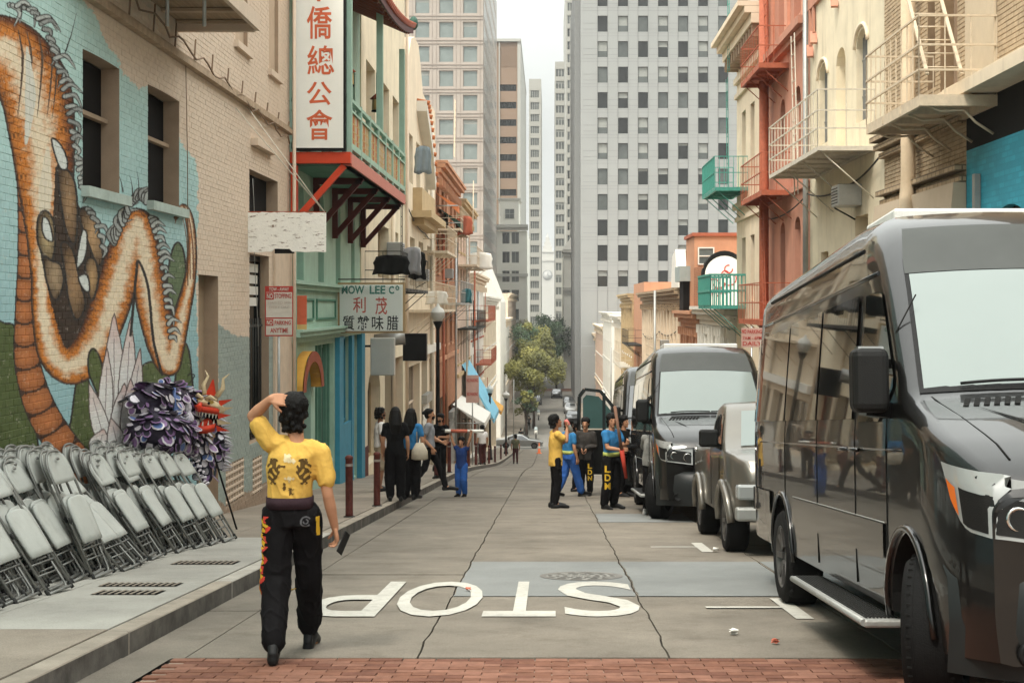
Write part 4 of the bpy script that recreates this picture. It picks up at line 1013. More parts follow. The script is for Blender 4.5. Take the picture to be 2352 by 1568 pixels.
# ---------------- cream building (39-51)
cb = building('cream_building', 'tall cream plaster building with recessed windows beyond the green balcony')
wy_ = lambda p: wy(p, WL)
up = [(wy_(841), wy_(862)), (wy_(871), wy_(894)), (wy_(902), wy_(916))]
lw_ = [(wy_(868), wy_(893)), (wy_(904), wy_(915))]
ops = [(a, b, 4.4, 6.95) for a, b in up] + [(a, b, .9, 2.5) for a, b in lw_] + [(40.2, 43.2, -4.5, -1.8, .6), (44.4, 46.2, -5.0, -1.6), (47, 50, -4.9, -1.7)]
mb = MB(); wall_grid(mb, ptL, 38.8, 50.6, -6.2, 13.5, ops, .35); mass(mb, 1, WL, 38.8, 50.6, -6.2, 13.5); mb.build('wall', M('cream_yellow'), cb)
for a, b in up: window(cb, ptL, a, b, 4.4, 6.95, .34, .1, 'cream_dark', 'glass_mid', 'cross')
for a, b in lw_: window(cb, ptL, a, b, .9, 2.5, .34, .08, 'cream_dark', 'glass_mid', 'sash')
window(cb, ptL, 40.2, 43.2, -4.5, -1.8, .33, .1, 'cream_dark', 'glass_dark', 'split'); window(cb, ptL, 44.4, 46.2, -5, -1.6, .33, .1, 'maroon', 'glass_dark', 'sash'); window(cb, ptL, 47, 50, -4.9, -1.7, .33, .12, 'rust_red', 'glass_dark', 'cross')
for a_, b_, c_ in ((39.2, 40.15, -3.9), (43.3, 44.35, -3.8)): mb = MB(); bar(mb, ptL, a_, b_, -5.5, c_, .004, .03); mb.build('dado', M('maroon'), cb)
pipe(cb, [ptL(50.4, -6, .1), ptL(50.4, 12.5, .1)], .06, M('tan_paint'))
fire_balcony(1, WL, 39.6, 48.5, .55, 1.0, M('dark_iron'), 'fire_escape', 'black iron fire escape with washing hung behind the shop sign', rail_h=1.0, gap=.35, ladder=[(.55, 44.2, .6, 3.6, .4, 0)], bw=.02)
# hanging clothes
def garment(name, x, y, z, w, h, m, label, grp=None, cat='garment'):
    mb = MB(); n = 8; k = 6; rg_ = random.Random(int(x * 100 + y * 10)); vs = []
    for i in range(k + 1):
        for j in range(n + 1):
            t = i / k; u = j / n - .5
            ww = w * (1 - .12 * (t < .2) + .06 * math.sin(i * 1.3))
            vs.append((u * ww, .05 * math.sin(j * 1.9 + i * .5), -h * t * (1 + .035 * math.sin(j * 1.3 + w * 9)) - .10 * h * (abs(u) * 2) ** 2 * (1 - t)))
    fs = [(i * (n + 1) + j, i * (n + 1) + j + 1, (i + 1) * (n + 1) + j + 1, (i + 1) * (n + 1) + j) for i in range(k) for j in range(n)]
    mb.add(vs, fs, 0, True); o = mb.build(name, m, None, (x, y, z)); sm = o.modifiers.new('t', 'SOLIDIFY'); sm.thickness = .03; tag(o, label, cat, grp); return o
gr = 'clothes drying on the fire escape'
garment('jacket', -4.35, 39.55, 1.45, 1.0, .55, M('black_matte'), 'black jacket draped over the dark iron rail above the shop sign', gr)
garment('striped_shirt', -3.98, 41.5, 1.75, .55, .8, mat('stripe_grey', (.30, .30, .31), .8), 'grey shirt hanging beside the black jacket', gr)
garment('dark_shirt', -3.96, 43.2, 1.7, .5, .85, M('black_matte'), 'black shirt at the far end of the washing', gr)
garment('white_shirt', -3.94, 42.4, 1.8, .3, .7, M('white'), 'narrow white shirt between grey and black ones on the rail', gr)
# white box sign and black lamp housing
s = empty('box_sign', (-4.86, 39.0, -1.87), 'blank pale grey box sign projecting below the MOW LEE sign', 'sign')
MB().box(0, -.12, 0, .66, .12, 1.03).build('case', mat('box_white', (.50, .49, .45), .5, var=.03), s, bevel=.02)
MB().box(.04, -.128, .04, .54, -.118, .99).build('face', mat('box_face', (.46, .46, .42), .5, var=.04), s); MB().tube([(-.24, 0, .8), (.02, 0, .8)], .03, 6).build('arm', M('dark_iron'), s)
s = empty('exhaust_hood', (-4.62, 42, -.8), 'black exhaust box with round grey duct beside the blank box sign', 'duct')
MB().box(.35, -.2, -.78, 1.04, .2, .02).build('housing', M('black'), s); MB().tube([(-.48, -.25, -.2), (.1, -.25, -.13), (.42, -.22, -.1)], .2, 14).build('duct_pipe', M('grey_metal'), s)
# ---------------- ornate white building (51-64)
ob = building('ornate_building', 'cream building with curved mission style parapet and tiled hood')
ops = [(52.2, 53.6, 4.6, 6.4), (55, 56.6, 4.6, 6.4), (58.6, 60.4, 4.6, 6.4), (52.5, 54.4, .8, 2.6), (56, 58, .8, 2.6), (60, 62, .8, 2.6), (51.4, 56.5, -5.2, -2.2), (57.3, 60, -5.4, -2.2), (60.8, 63.6, -5.6, -2.2)]
mb = MB(); wall_grid(mb, ptL, 50.6, 64.3, -7.3, 8.2, ops, .3); mass(mb, 1, WL, 50.6, 64.3, -7.3, 8.2)
pr = [(50.6, 8.2), (50.6, 9.0), (52, 9.1), (53, 10.0), (54.3, 10.3), (56, 10.3), (57, 9.6), (58, 8.7), (60, 8.6), (62, 8.8), (64.3, 8.8), (64.3, 8.2)]
mb.prism(pr, 'x', WL - .35, WL - .003); mb.build('wall', M('cream'), ob)
for o in ops[:6]: window(ob, ptL, *o[:4], .29, .08, 'white', 'glass_mid', 'sash')
for o in ops[6:]: window(ob, ptL, *o[:4], .29, .1, 'tan_paint', 'glass_dark', 'cross')
mb = MB(); mb.prism([(55.2, 7.6), (58.3, 6.2), (59.6, 4.9), (60, 5.2), (58.6, 6.6), (55.2, 8.0)], 'x', WL, WL + .4); mb.build('hood', M('white_wall'), ob)
tk = MB().tube([(0, 0, 0), (.5, 0, -.1)], .09, 6).mesh('roof_tile', mat('tile_orange', (.48, .16, .06), .7))
for i in range(12): t = i / 11; link('roof_tile', tk, ob, (WL, 55.3 + 4.5 * t, 8.02 - .9 * t - 1.9 * t * t))
mb = MB(); bar(mb, ptL, 53.0, 60.5, 3.35, 3.6, 0, .75); bar(mb, ptL, 53.4, 60, 3.1, 3.348, 0, .45); bar(mb, ptL, 53.6, 59.8, 3.601, 4.5, 0, .35); mb.build('ledge', M('cream_dark'), ob)
mb = MB(); bar(mb, ptL, 50.7, 64.2, -1.9, -1.6, 0, .25); bar(mb, ptL, 50.7, 64.2, -6.5, -5.3, .0, .04); mb.build('string_course', M('white_wall'), ob)
garment('blue_tarp', -4.5, 51.2, 5.8, .6, 1.0, mat('greyblue', (.22, .27, .30), .6), 'grey blue cloth hanging from the cream building beside the green balcony', cat='cloth')
fire_balcony(1, WL, 51.5, 63, -.1, 1.0, M('cream_iron'), 'fire_escape', 'pale iron fire escape on the building beyond the shop sign', rail_h=1, gap=.4, ladder=[(.6, 56, 0, 3, .4, .5)])
fire_balcony(1, WL, 58, 64, 2.3, 1.0, M('cream_iron'), 'fire_escape', 'upper cream fire escape beside the ornate parapet building', rail_h=1, gap=.4)
garment('white_cloth', -4.1, 52.5, .6, .8, .5, M('white'), 'white cloths drying on a pale fire escape', gr)
# ------------------------------------------------------------------ generic street house
def house(side, X, Y0, Y1, Zt, wallm, label, floors, shop=True, bays=None, seed=1, frame='white', glass='glass_dark', corn=None, winfrac=.5, shopm='tan_dark', escape=None, base=None, arch=0, depth=.25, pil=None):
    """floors: list of (z0,z1) window rows"""
    r = random.Random(seed); pt = (LWALL if side > 0 else RWALL)(X); L = Y1 - Y0
    b = building('street_building', label)
    bays = bays or max(2, int(L / 2.6)); bwid = L / bays; zb = gz(Y1) - .6 if base is None else base
    ops = []
    for (a, c) in floors:
        for i in range(bays):
            m = Y0 + bwid * (i + .5); h = bwid * winfrac / 2
            ops.append((m - h, m + h, a, c) + ((arch,) if arch else ()))
    nw = len(ops); g = gz((Y0 + Y1) / 2) + .15
    if shop:
        n = max(1, bays // 2)
        for i in range(n):
            a = Y0 + L * i / n + .3; c = Y0 + L * (i + 1) / n - .3
            ops.append((a, c, gz(c) + .45, min(gz(a) + 3.0, (floors[0][0] if floors else 99) - .5)))
    mb = MB(); wall_grid(mb, pt, Y0, Y1, zb, Zt, ops, depth); mass(mb, side, X, Y0, Y1, zb - .2, Zt); mb.build('wall', M(wallm), b)
    for k, o in enumerate(ops):
        if k < nw: window(b, pt, *o[:4], depth - .01, .07, frame, r.choice([glass, glass, 'glass_mid']), r.choice(['sash', 'sash', 'cross']), blind=r.choice([0, 0, .3, .5]))
        else: window(b, pt, *o[:4], depth - .01, .1, shopm, 'glass_dark', r.choice(['cross', 'split']))
    if corn:
        mb = MB(); h = .7
        for i, (dz, o) in enumerate(((0, .12), (.2, .25), (.42, .45), (.6, .55))): bar(mb, pt, Y0, Y1, Zt - .7 + dz, Zt - .7 + dz + (.2 if i < 3 else .14) - .003, -.01, o)
        mb.build('cornice', M(corn), b)
        br = MB(); bar(br, lambda u, v, d=0: (d * side, u, v), -.08, .08, -.35, 0, 0, .3); bme_ = br.mesh('corbel', M(corn)); k = int(L / .9)
        for i in range(k): link('corbel', bme_, b, (X, Y0 + L * (i + .5) / k, Zt - .72))
    if pil:
        mb = MB()
        for i in range(bays + 1): u = Y0 + bwid * i; bar(mb, pt, max(Y0, u - .18), min(Y1, u + .18), zb, Zt - .75, .0, .14)
        mb.build('pilaster', M(pil), b)
    if floors:
        mb = MB(); bar(mb, pt, Y0, Y1, floors[0][0] - .75, floors[0][0] - .55, 0, .14); mb.build('string_course', M(corn or wallm), b)
    sl = MB(); bar(sl, lambda u, v, d=0: (d * side, u, v), -bwid * winfrac / 2 - .08, bwid * winfrac / 2 + .08, -.12, -.003, -.01, .1); sm_ = sl.mesh('sill', M(frame if frame != 'dark_iron' else wallm))
    for k in range(nw): link('sill', sm_, b, (X, (ops[k][0] + ops[k][1]) / 2, ops[k][2]))
    return b
# left, before the junction
house(1, WL, 64.3, 79.2, 6.6, 'orange_brick', 'orange brick house with deep tan cornice on the left beyond the cream buildings', [(-1.8, .2), (1.6, 3.6), (4.3, 5.8)], corn='terracotta', seed=2, frame='terracotta')
house(1, WL, 79.2, 93, 6.0, 'pinkish', 'pinkish plaster house with stacked balconies on the left side', [(-3.2, -1.2), (.2, 2.2), (3.2, 5.0)], corn='cream_dark', seed=3, frame='cream_dark')
house(1, WL, 93, 112, 2.2, 'white_wall', 'pale plaster house past the balconied one on the left', [(-5, -3.2), (-2.2, -.4)], corn='cream', seed=4, frame='rust_iron', winfrac=.6)
house(1, WL, 112, 139.5, .8, 'cream', 'long cream corner house before the crossing street on the left', [(-6.6, -4.8), (-3.4, -1.4)], corn='white_wall', seed=5, frame='white')
for (y0, y1, z, m, lab) in ((65, 72, 3.6, 'cream_iron', 'pale fire escape on the orange brick house, upper level'), (65, 76, .2, 'galv', 'grey iron fire escape on the orange brick house, lower level'), (80, 91, 2.4, 'cream_iron', 'cream fire escape high on the pinkish house'), (80, 91, -1.2, 'dark_iron', 'dark fire escape low on the pinkish house'), (95, 108, -.9, 'rust_iron', 'rusty fire escape on the pale plaster house'), (100, 110, -4, 'rust_iron', 'rusty lower balcony near the left corner')):
    fire_balcony(1, WL, y0, y1, z, 1.1, M(m), 'fire_escape', lab, rail_h=1, gap=.45, ladder=[(.6, (y0 + y1) / 2, z, z + 2.8, .45, .6)])
for (x, y, z0, z1, m) in ((-3.95, 66, -7, 3.4, 'rust_iron'), (-3.9, 74, -8, 4.4, 'galv'), (-3.9, 84, -8, 4.6, 'white_iron'), (-3.9, 93, -9, 3, 'rust_iron')):
    o = MB().tube([(x - .9, y, z0), (x - .9, y, z1)], .06, 6).build('vent_pipe', M(m)); tag(o, {66: 'rust red vent pipe on the orange brick house', 74: 'grey vent pipe at the far end of the orange brick house', 84: 'white vent pipe on the pinkish house', 93: 'rusty vent pipe between pinkish and pale houses'}[y], 'pipe')
# awnings
def awning(side, X, Y0, Y1, zt, zb, out, m, label, roll=False):
    r = empty('awning', (X, (Y0 + Y1) / 2, zt), label, 'awning'); s = side; h = (Y1 - Y0) / 2; dz = zb - zt
    if roll:
        MB().tube([(0, -h, 0), (out * s, -h, dz)], .03, 6).tube([(0, h, 0), (out * s, h, dz)], .03, 6).build('arm', M('galv'), r)
        MB().tube([(out * s * .5, -h, dz * .5), (out * s * .5, h, dz * .5 - .3)], .22, 10).build('rolled_cloth', m, r)
    else:
        mb = MB(); mb.add([(0, -h, 0), (0, h, 0), (out * s, h, dz), (out * s, -h, dz), (out * s, h, dz - .3), (out * s, -h, dz - .3)], [(0, 1, 2, 3), (3, 2, 4, 5), (0, 3, 5), (1, 4, 2)]); mb.build('cloth', m, r)
        MB().tube([(0, -h, dz), (out * s, -h, dz)], .03, 6).build('frame_bar', M('galv'), r)
    return r
awning(1, WL, 84, 92, -3.4, -6.6, 1.9, mat('awning_blue', (.20, .47, .62), .7), 'sky blue sloping awning over a shop on the left, far down the pavement')
awning(1, WL, 76, 84, -5.2, -6.2, 1.7, M('white'), 'cream awning sagging above the pavement before the blue one')
awning(1, WL, 66, 71, 4.6, 3.9, 1.1, M('green_deep'), 'dark green awning on the orange brick house')
awning(1, WL, 64.6, 65.8, 5.2, 4.6, 1.0, mat('orange_cloth', (.60, .20, .08), .7), 'small orange awning beside the green one on the brick house')
awning(1, WL, 112, 118, -7.2, -8.2, 1.4, M('yellow_arch'), 'small mustard awning on the left near the crossing')
# left, beyond the junction
gbk = building('gabled_building', 'white windowless gable end across the crossing street on the left')
mb = MB(); mb.prism([(-14, -15), (-5.3, -15), (-5.3, .6), (-7.2, 5.4), (-14, 5.4)], 'y', 158, 178); mb.build('wall', M('white_wall'), gbk)
mb = MB(); mb.box(-14, 157.6, 5.42, -7.4, 178, 5.65); mb.build('parapet', M('white_wall'), gbk)
for i in range(3): window(gbk, FWALL(158), -12.6 + i * 2.2, -11.6 + i * 2.2, -6, -4.2, -.02, .08, 'cream_dark', 'glass_dark', 'sash')
house(1, -5.6, 178, 205, -1.5, 'white_wall', 'white house with dark windows beyond the gable on the left', [(-9.5, -7.5), (-6, -4)], seed=12, corn='cream')
house(1, -5.8, 205, 255, 2, 'tan_paint', 'tan house behind the street trees on the left', [(-10, -8), (-6, -4), (-2, 0)], seed=13, corn='cream')
# ------------------------------------------------------------------ RIGHT SIDE
ptR = RWALL(WR_)
wr = lambda p: wy(p, WR_)
# blue shop + brick
bb = building('blue_building', 'bright blue painted brick building behind the large black van')
mb = MB(); wall_grid(mb, ptR, 8, 22.1, -4, 2.42, [(19.0, 21.1, -1.5, 1.45, .7)], .2); mb.build('wall', M('blue_paint'), bb)
mb = MB(); wall_grid(mb, ptR, 8, 22.1, 2.42, 3.1, [], .2); mb.build('fascia', M('black_matte'), bb)
window(bb, ptR, 19.0, 21.1, -1.5, 1.45, .19, .06, 'black', 'glass_dark', 'bars')
MB().box(6.40, 21.35, -2, 6.49, 21.47, 2.0).build('conduit', M('grey_metal'), bb)
mb = MB(); bar(mb, ptR, 8, 22.1, 3.1, 3.28, -.02, .5); bar(mb, ptR, 8, 22.1, 3.282, 3.36, -.02, .38); mb.build('cornice', M('cream'), bb)
# real bricks, upper wall (far side is left to relief)
mb = MB(); wall_grid(mb, RWALL(WR_ + .012), 8, 22.1, 3.36, 9, [], .2); mass(mb, -1, WR_ + .012, 8, 22.1, -4, 9); mb.build('upper_wall', mat('mortar_tan', (.30, .21, .13), .9, var=.2), bb)
def bricks_R(parent, y0, y1, z0, z1, ops, m, lim=295, bl=.21, bh=.075):
    bk = [b for b in brick_rows(y0, y1, z0, z1, bl, bh, ops)]
    bk = [b for b in bk if CX + WR_ * F / b[1] < 2420 and (CY - F * b[2] / b[1]) > -80]
    bk.sort(key=lambda b: b[0]); sh = {}; rq = random.Random(5)
    def geo(mb, p, q, c, d, x, oy=0, oz=0, ox=0):
        e = .004; v = [(WR_ + .012 - ox, p - oy, c - oz), (WR_ + .012 - ox, q - oy, c - oz), (WR_ + .012 - ox, q - oy, d - oz), (WR_ + .012 - ox, p - oy, d - oz), (x - ox, p + e - oy, c + e - oz), (x - ox, q - e - oy, c + e - oz), (x - ox, q - e - oy, d - e - oz), (x - ox, p + e - oy, d - e - oz)]
        mb.add(v, [(7, 6, 5, 4), (4, 5, 1, 0), (5, 6, 2, 1), (6, 7, 3, 2), (7, 4, 0, 3)])
    for (p, q, c, d) in bk[:lim]:
        key = (round(q - p, 3))
        if key not in sh: t_ = MB(); geo(t_, p, q, c, d, WR_, p, c, WR_); sh[key] = t_.mesh('brick', M(m))
        link('brick', sh[key], parent, (WR_ + rq.uniform(-.004, .002), p, c))
    mb = MB()
    for (p, q, c, d) in bk[lim:]: geo(mb, p, q, c, d, WR_ + rq.uniform(-.005, .002))
    if bk[lim:]: tag(mb.build('brickwork', M(m), parent), kind='stuff')
bricks_R(bb, 17.5, 20.6, 3.37, 5.6, [], 'tan_brick_bare', 290)
mb = MB(); bar(mb, ptR, 20.62, 22.08, 3.37, 9, .0, .03); mb.build('plaster_panel', mat('plaster', (.56, .46, .33), .85, var=.06), bb)
# tan brick building
tb = building('tan_brick_building', 'tan brick building with cream fire escape and thick drainpipe')
ops = [(22.6, 23.6, 3.5, 8), (23.9, 24.4, 3.7, 6.6), (23.2, 25.2, -.6, 1.15), (25.5, 27.0, -3, 1.1)]
mb = MB(); wall_grid(mb, RWALL(WR_ + .012), 22.1, 27.5, -4.4, 10, ops, .3); mass(mb, -1, WR_ + .012, 22.1, 27.5, -4.4, 10); mb.build('wall', mat('mortar_tan2', (.24, .165, .1), .9, var=.2), tb)
bricks_R(tb, 22.1, 27.5, 2.05, 7.2, ops, 'tan_brick_bare', 295)
window(tb, ptR, 22.6, 23.6, 3.5, 8, .28, .08, 'tan_dark', 'tan_dark', 'plain'); window(tb, ptR, 23.9, 24.4, 3.7, 6.6, .28, .06, 'tan_dark', 'glass_dark', 'sash')
mb = MB()
for z, o in ((1.95, .10), (2.12, .18), (2.85, .12), (3.0, .22), (3.15, .3)): bar(mb, ptR, 22.12, 27.48, z, z + .1, 0, o)
mb.build('brick_cornice', M('tan_brick'), tb)
mb = MB(); mb.hexa([ptR(22.12, 1.2, 0), ptR(27.48, 1.2, 0), ptR(27.48, 1.2, .26), ptR(22.12, 1.2, .26), ptR(22.12, 1.94, 0), ptR(27.48, 1.94, 0), ptR(27.48, 1.94, .2), ptR(22.12, 1.94, .2)]); mb.build('shop_fascia', mat('fascia_tan', (.52, .42, .31), .8, var=.04), tb)
w = window(tb, ptR, 23.2, 25.2, -.6, 1.15, .28, .08, 'cream', 'glass_dark', 'cross'); window(tb, ptR, 25.5, 27.0, -3, 1.1, .28, .1, 'cream_dark', 'glass_dark', 'split')
o = MB().tube([ptR(24.9, 9, .2), ptR(24.9, 2.2, .2), ptR(24.8, 1.9, .25), ptR(23.4, .3, .6), ptR(23.2, -1, .6)], .13, 12).build('drainpipe', mat('pipe_cream', (.56, .44, .30), .6), tb)
fire_balcony(-1, WR_, 20.6, 24.0, 3.07, 1.13, M('cream_iron'), 'fire_escape', 'nearest cream iron fire escape above the blue and brick shops', rail_h=1.15, gap=.33, mid=2, thick=.16, bw=.024, floor='plate', braces='scroll',
    ladder=[(.76, 21.75, .3, 3.1, .5, 2.3, 'x'), (.72, 22.45, 3.1, 6.6, .5, 2.1, 'x')])
# cream arched building
cb2 = building('arched_cream_building', 'pale yellow building with tall barred arched windows on the right')
ops = [(28.95, 30.0, 3.85, 5.75, .32), (31.1, 32.1, 3.35, 5.75, .32), (33.1, 34.1, 3.85, 5.75, .32), (28.9, 30.1, -4, 1.9), (33.0, 33.9, -4, 1.3), (31.0, 32.2, -4, .4)]
mb = MB(); wall_grid(mb, ptR, 27.5, 35.3, -4.9, 10.5, ops, .3); mass(mb, -1, WR_, 27.5, 35.3, -4.9, 10.5); mb.build('wall', M('cream_yellow'), cb2)
window(cb2, ptR, 28.95, 30.0, 3.85, 5.75, .2, .06, 'grey_metal', 'glass_dark', 'bars'); window(cb2, ptR, 33.1, 34.1, 3.85, 5.75, .2, .06, 'grey_metal', 'glass_dark', 'bars')
MB().quad(ptR(31.1, 3.35, -.28), ptR(32.1, 3.35, -.28), ptR(32.1, 5.75, -.28), ptR(31.1, 5.75, -.28)).build('niche_back', M('cream'), cb2)
for (a, b, c, d) in ((28.9, 30.1, -4, 1.9), (33.0, 33.9, -4, 1.3), (31.0, 32.2, -4, .4)): MB().quad(ptR(a, c, -.28), ptR(b, c, -.28), ptR(b, d, -.28), ptR(a, d, -.28)).build('blank_panel', mat('ochre', (.55, .41, .22), .8), cb2)
for (y, s_) in ((29.475, .62), (33.6, .62)):
    mb = MB(); mb.tube([ptR(y + s_ * math.cos(math.pi * i / 12), 5.43 + .42 * math.sin(math.pi * i / 12), .02) for i in range(13)], .045, 6); mb.build('window_hood', M('cream'), cb2)
for (y, z0, z1) in ((34.6, 6.35, 7.6), (35.05, 6.1, 8.0), (32.1, 6.7, 7.6), (29.9, 7.0, 7.8)):
    mb = MB(); mb.beam(ptR(y, z1, .03), ptR(y - .05, z0 + .3, .06), .16, .06); mb.beam(ptR(y - .05, z0 + .32, .06), ptR(y - .32, z0, .10), .16, .06); mb.build('red_ornament', M('salmon'), cb2)
mb = MB(); bar(mb, ptR, 33.2, 35.3, 7.3, 7.9, .0, .08); mb.build('red_band', M('salmon'), cb2)
pipe(cb2, [ptR(35.25, -4, .12), ptR(35.25, 9.5, .12)], .07, M('grey_metal'))
fire_balcony(-1, WR_, 28.3, 34.5, 3.2, 1.14, M('white_iron'), 'fire_escape', 'white iron fire escape on the pale yellow arched building', rail_h=1.13, gap=.42, mid=2, thick=.09, floor='plate', ladder=[(.75, 33.2, -.6, 3.2, .45, .5)])
# salmon building
sb = building('salmon_building', 'salmon orange building with narrow arched windows')
ops = [(36.6, 37.5, 4.1, 5.75, .3), (39.0, 39.8, 4.1, 5.75, .3), (36.6, 37.5, -.2, 2.35, .3), (39.0, 39.8, -.2, 2.35, .3), (36.5, 37.6, 7.6, 10), (39.0, 40.1, 7.6, 10), (36.3, 38.4, -4.4, -1.6), (39, 41.4, -4.6, -1.6)]
mb = MB(); wall_grid(mb, ptR, 35.3, 42, -5.5, 12, ops, .28); mass(mb, -1, WR_, 35.3, 42, -5.5, 12); mb.build('wall', M('salmon'), sb)
for o in ops[:4]: window(sb, ptR, *o[:4], .26, .05, 'dark_iron', 'glass_dark', 'sash')
for o in ops[4:]: window(sb, ptR, *o[:4], .26, .08, 'salmon_dark', 'glass_dark', 'sash')
mb = MB(); bar(mb, ptR, 35.32, 41.98, 6.9, 7.05, 0, .16); bar(mb, ptR, 35.32, 41.98, 7.052, 7.25, 0, .3); bar(mb, ptR, 35.32, 41.98, 3.0, 3.15, 0, .1); mb.build('cornice', M('salmon'), sb)
mb = MB()
for y in (35.6, 38.2, 40.8): bar(mb, ptR, y, y + .5, 7.26, 11.5, 0, .08)
mb.build('pilaster', mat('salmon2', (.62, .30, .20), .75), sb)
pipe(sb, [ptR(41.2, -5, .25), ptR(41.2, 10, .25)], .14, M('rust_iron'), n=10)
for (y0, y1, z, lab) in ((38.4, 41.9, 6.59, 'upper rust orange fire escape on the salmon building'), (37.9, 41.9, 3.12, 'middle rust orange fire escape on the salmon building'), (38.2, 42.4, -.35, 'lowest rust orange fire escape on the salmon building')):
    fire_balcony(-1, WR_, y0, y1, z, .82, M('rust_iron'), 'fire_escape', lab, 'rust orange fire escapes', rail_h=1.0, gap=.3, floor='plate', thick=.14, ladder=[(.35, (y0 + y1) / 2 + .3, z, z + 3.4, .42, .6)])
# classical building
kb = building('classical_building', 'cream classical building with heavy bracketed cornice between salmon and low buildings')
ops = [(42.8, 43.7, 4.2, 6.5), (44.8, 45.7, 4.2, 6.5), (46.8, 47.7, 4.2, 6.5), (42.8, 43.7, .2, 2.3), (44.8, 45.7, .2, 2.3), (46.8, 47.7, .2, 2.3), (42.6, 45, -4.8, -2), (45.8, 48.4, -5, -2)]
mb = MB(); wall_grid(mb, ptR, 42, 49, -6.2, 8.9, ops, .3); mass(mb, -1, WR_, 42, 49, -6.2, 8.9); mb.build('wall', M('cream'), kb)
for o in ops: window(kb, ptR, *o[:4], .28, .08, 'cream_dark', 'glass_dark', 'sash')
mb = MB()
for z, o_, h in ((8.9, .9, .15), (8.7, .7, .19), (8.4, .5, .29), (7.6, .12, .2), (7.1, .1, .15), (3.3, .16, .2), (2.9, .08, .15)): bar(mb, ptR, 42.02, 48.98, z, z + h, 0, o_)
mb.build('cornice', M('cream'), kb)
cbm = MB().box(-.45, -.09, -.35, 0, .09, 0).mesh('corbel', M('tan_dark'))
for i in range(12): link('corbel', cbm, kb, (WR_, 42.3 + i * .58, 8.39))
fire_balcony(-1, WR_, 46.3, 50, 3.9, 1.08, M('teal_iron'), 'fire_escape', 'upper teal iron fire escape at the end of the classical building', 'teal fire escapes', rail_h=1.0, gap=.14, floor='plate', thick=.12, ladder=[(.5, 47.3, 3.9, 9.3, .42, 0), (.4, 48.4, -.1, 3.9, .42, .3)])
fire_balcony(-1, WR_, 46.8, 50.6, .06, 1.15, M('teal_iron'), 'fire_escape', 'lower teal fire escape with solid panel in front of the graffiti wall', 'teal fire escapes', rail_h=1.0, gap=.12, floor='plate', thick=.12, bw=.06)
# low buildings down the right
house(-1, WR_, 49, 60, .0, 'white_wall', 'low building with white vertical fins under the graffiti wall', [], shop=True, seed=21, corn='white_wall', shopm='white')
fb = [o for o in SC.objects if o.get('label', '').startswith('low building with white vertical fins')][0]
fin = MB().box(-.25, -.11, -5.2, 0, .11, -.8).mesh('fin', M('white'))
for i in range(9): link('fin', fin, fb, (WR_ - .01, 49.4 + i * 1.25, 0))
gw = building('graffiti_wall_building', 'orange brick rear wall with white arch of red graffiti above the low roofs', 'building')
mb = MB(); mb.box(6.55, 60.1, -8, 14, 64, 1.75); mb.build('wall', M('orange_brick'), gw)
pts = [(6.62, -.3)] + [(7.45 - .83 * math.cos(math.pi * i / 16), 1.35 + .85 * math.sin(math.pi * i / 16) * .95) for i in range(17)] + [(8.28, -.3)]
mb = MB(); mb.prism([(x * 1.0, z) for x, z in pts], 'y', 60.02, 60.5); mb.build('arch_panel', M('white'), gw)
pts2 = [(7.45 - .95 * math.cos(math.pi * i / 16), 1.3 + 1.08 * math.sin(math.pi * i / 16)) for i in range(17)]
mb = MB(); mb.prism([(6.5, -.3)] + pts2 + [(8.4, -.3)], 'y', 60.06, 60.6); mb.build('arch_rim', M('black_matte'), gw)
gmr = mat('graffiti_red', (.48, .06, .05), .6); rq = random.Random(9)
mb = MB()
for k in range(9):
    cx_, cz_ = 7.3 + rq.uniform(-.35, .4), 1.1 + rq.uniform(-.6, .6); r_ = rq.uniform(.12, .35); a0 = rq.uniform(0, 6)
    mb.tube([(cx_ + r_ * math.cos(a0 + i * .5), 60.01, cz_ + r_ * math.sin(a0 + i * .5)) for i in range(rq.randint(5, 11))], .025, 4)
mb.build('graffiti', gmr, gw)
MB().box(8.2, 59.95, .9, 8.42, 60.0, 1.9).build('orange_poster', mat('poster_orange', (.75, .16, .04), .6), gw)
# stepped pieces further on
gray = mat('graycorn', (.33, .38, .37), .7, var=.1)
house(-1, WR_, 60, 68.5, -.2, 'terracotta', 'terracotta house with columns past the finned building', [], seed=22, corn='terracotta', pil='terracotta', bays=6)
bay = building('bay_tower', 'orange corner bay with grey cornice above the terracotta house')
MB().box(6.6, 64.2, -.2, 9.5, 68, 3.2).build('wall', M('terracotta'), bay); MB().box(6.1, 66, 1.2, 8, 68.4, 1.9).build('cornice', gray, bay); MB().box(6.3, 66.3, -.2, 7.6, 68.2, 1.19).build('recess', M('interior_dark'), bay); window(bay, FWALL(64.2), 6.75, 7.5, 1.9, 2.7, -.02, .06, 'white', 'glass_mid', 'sash')
MB().box(6.5, 64.1, 3.2, 9.6, 68.1, 3.35).build('roof', M('salmon_dark'), bay)
house(-1, WR_, 68.5, 96.5, .9, 'pinkish', 'long beige house with rows of columns on the right', [(-5.2, -3.6)], seed=23, corn='tan_brick', pil='cream', bays=14, winfrac=.45)
MB_ = MB(); MB_.prism([(70, .9), (74, .9), (73.5, 2.6), (71.5, 2.9), (71, 1.6), (70, 1.4)], 'x', 6.4, 6.9); o = MB_.build('parapet_sign', M('white')); tag(o, 'scalloped white parapet piece on top of the long beige house', 'parapet')
house(-1, WR_, 96.5, 108, 1.7, 'terracotta', 'terracotta house with dark shutters halfway down the right', [(-6.6, -3.2)], seed=24, corn=None, bays=3, winfrac=.6)
house(-1, WR_, 108, 124, 1.0, 'white_wall', 'white house with tan pilasters near the right corner', [(-7.5, -5.5), (-3.8, -1.8)], seed=25, corn='cream_dark', pil='cream_dark')
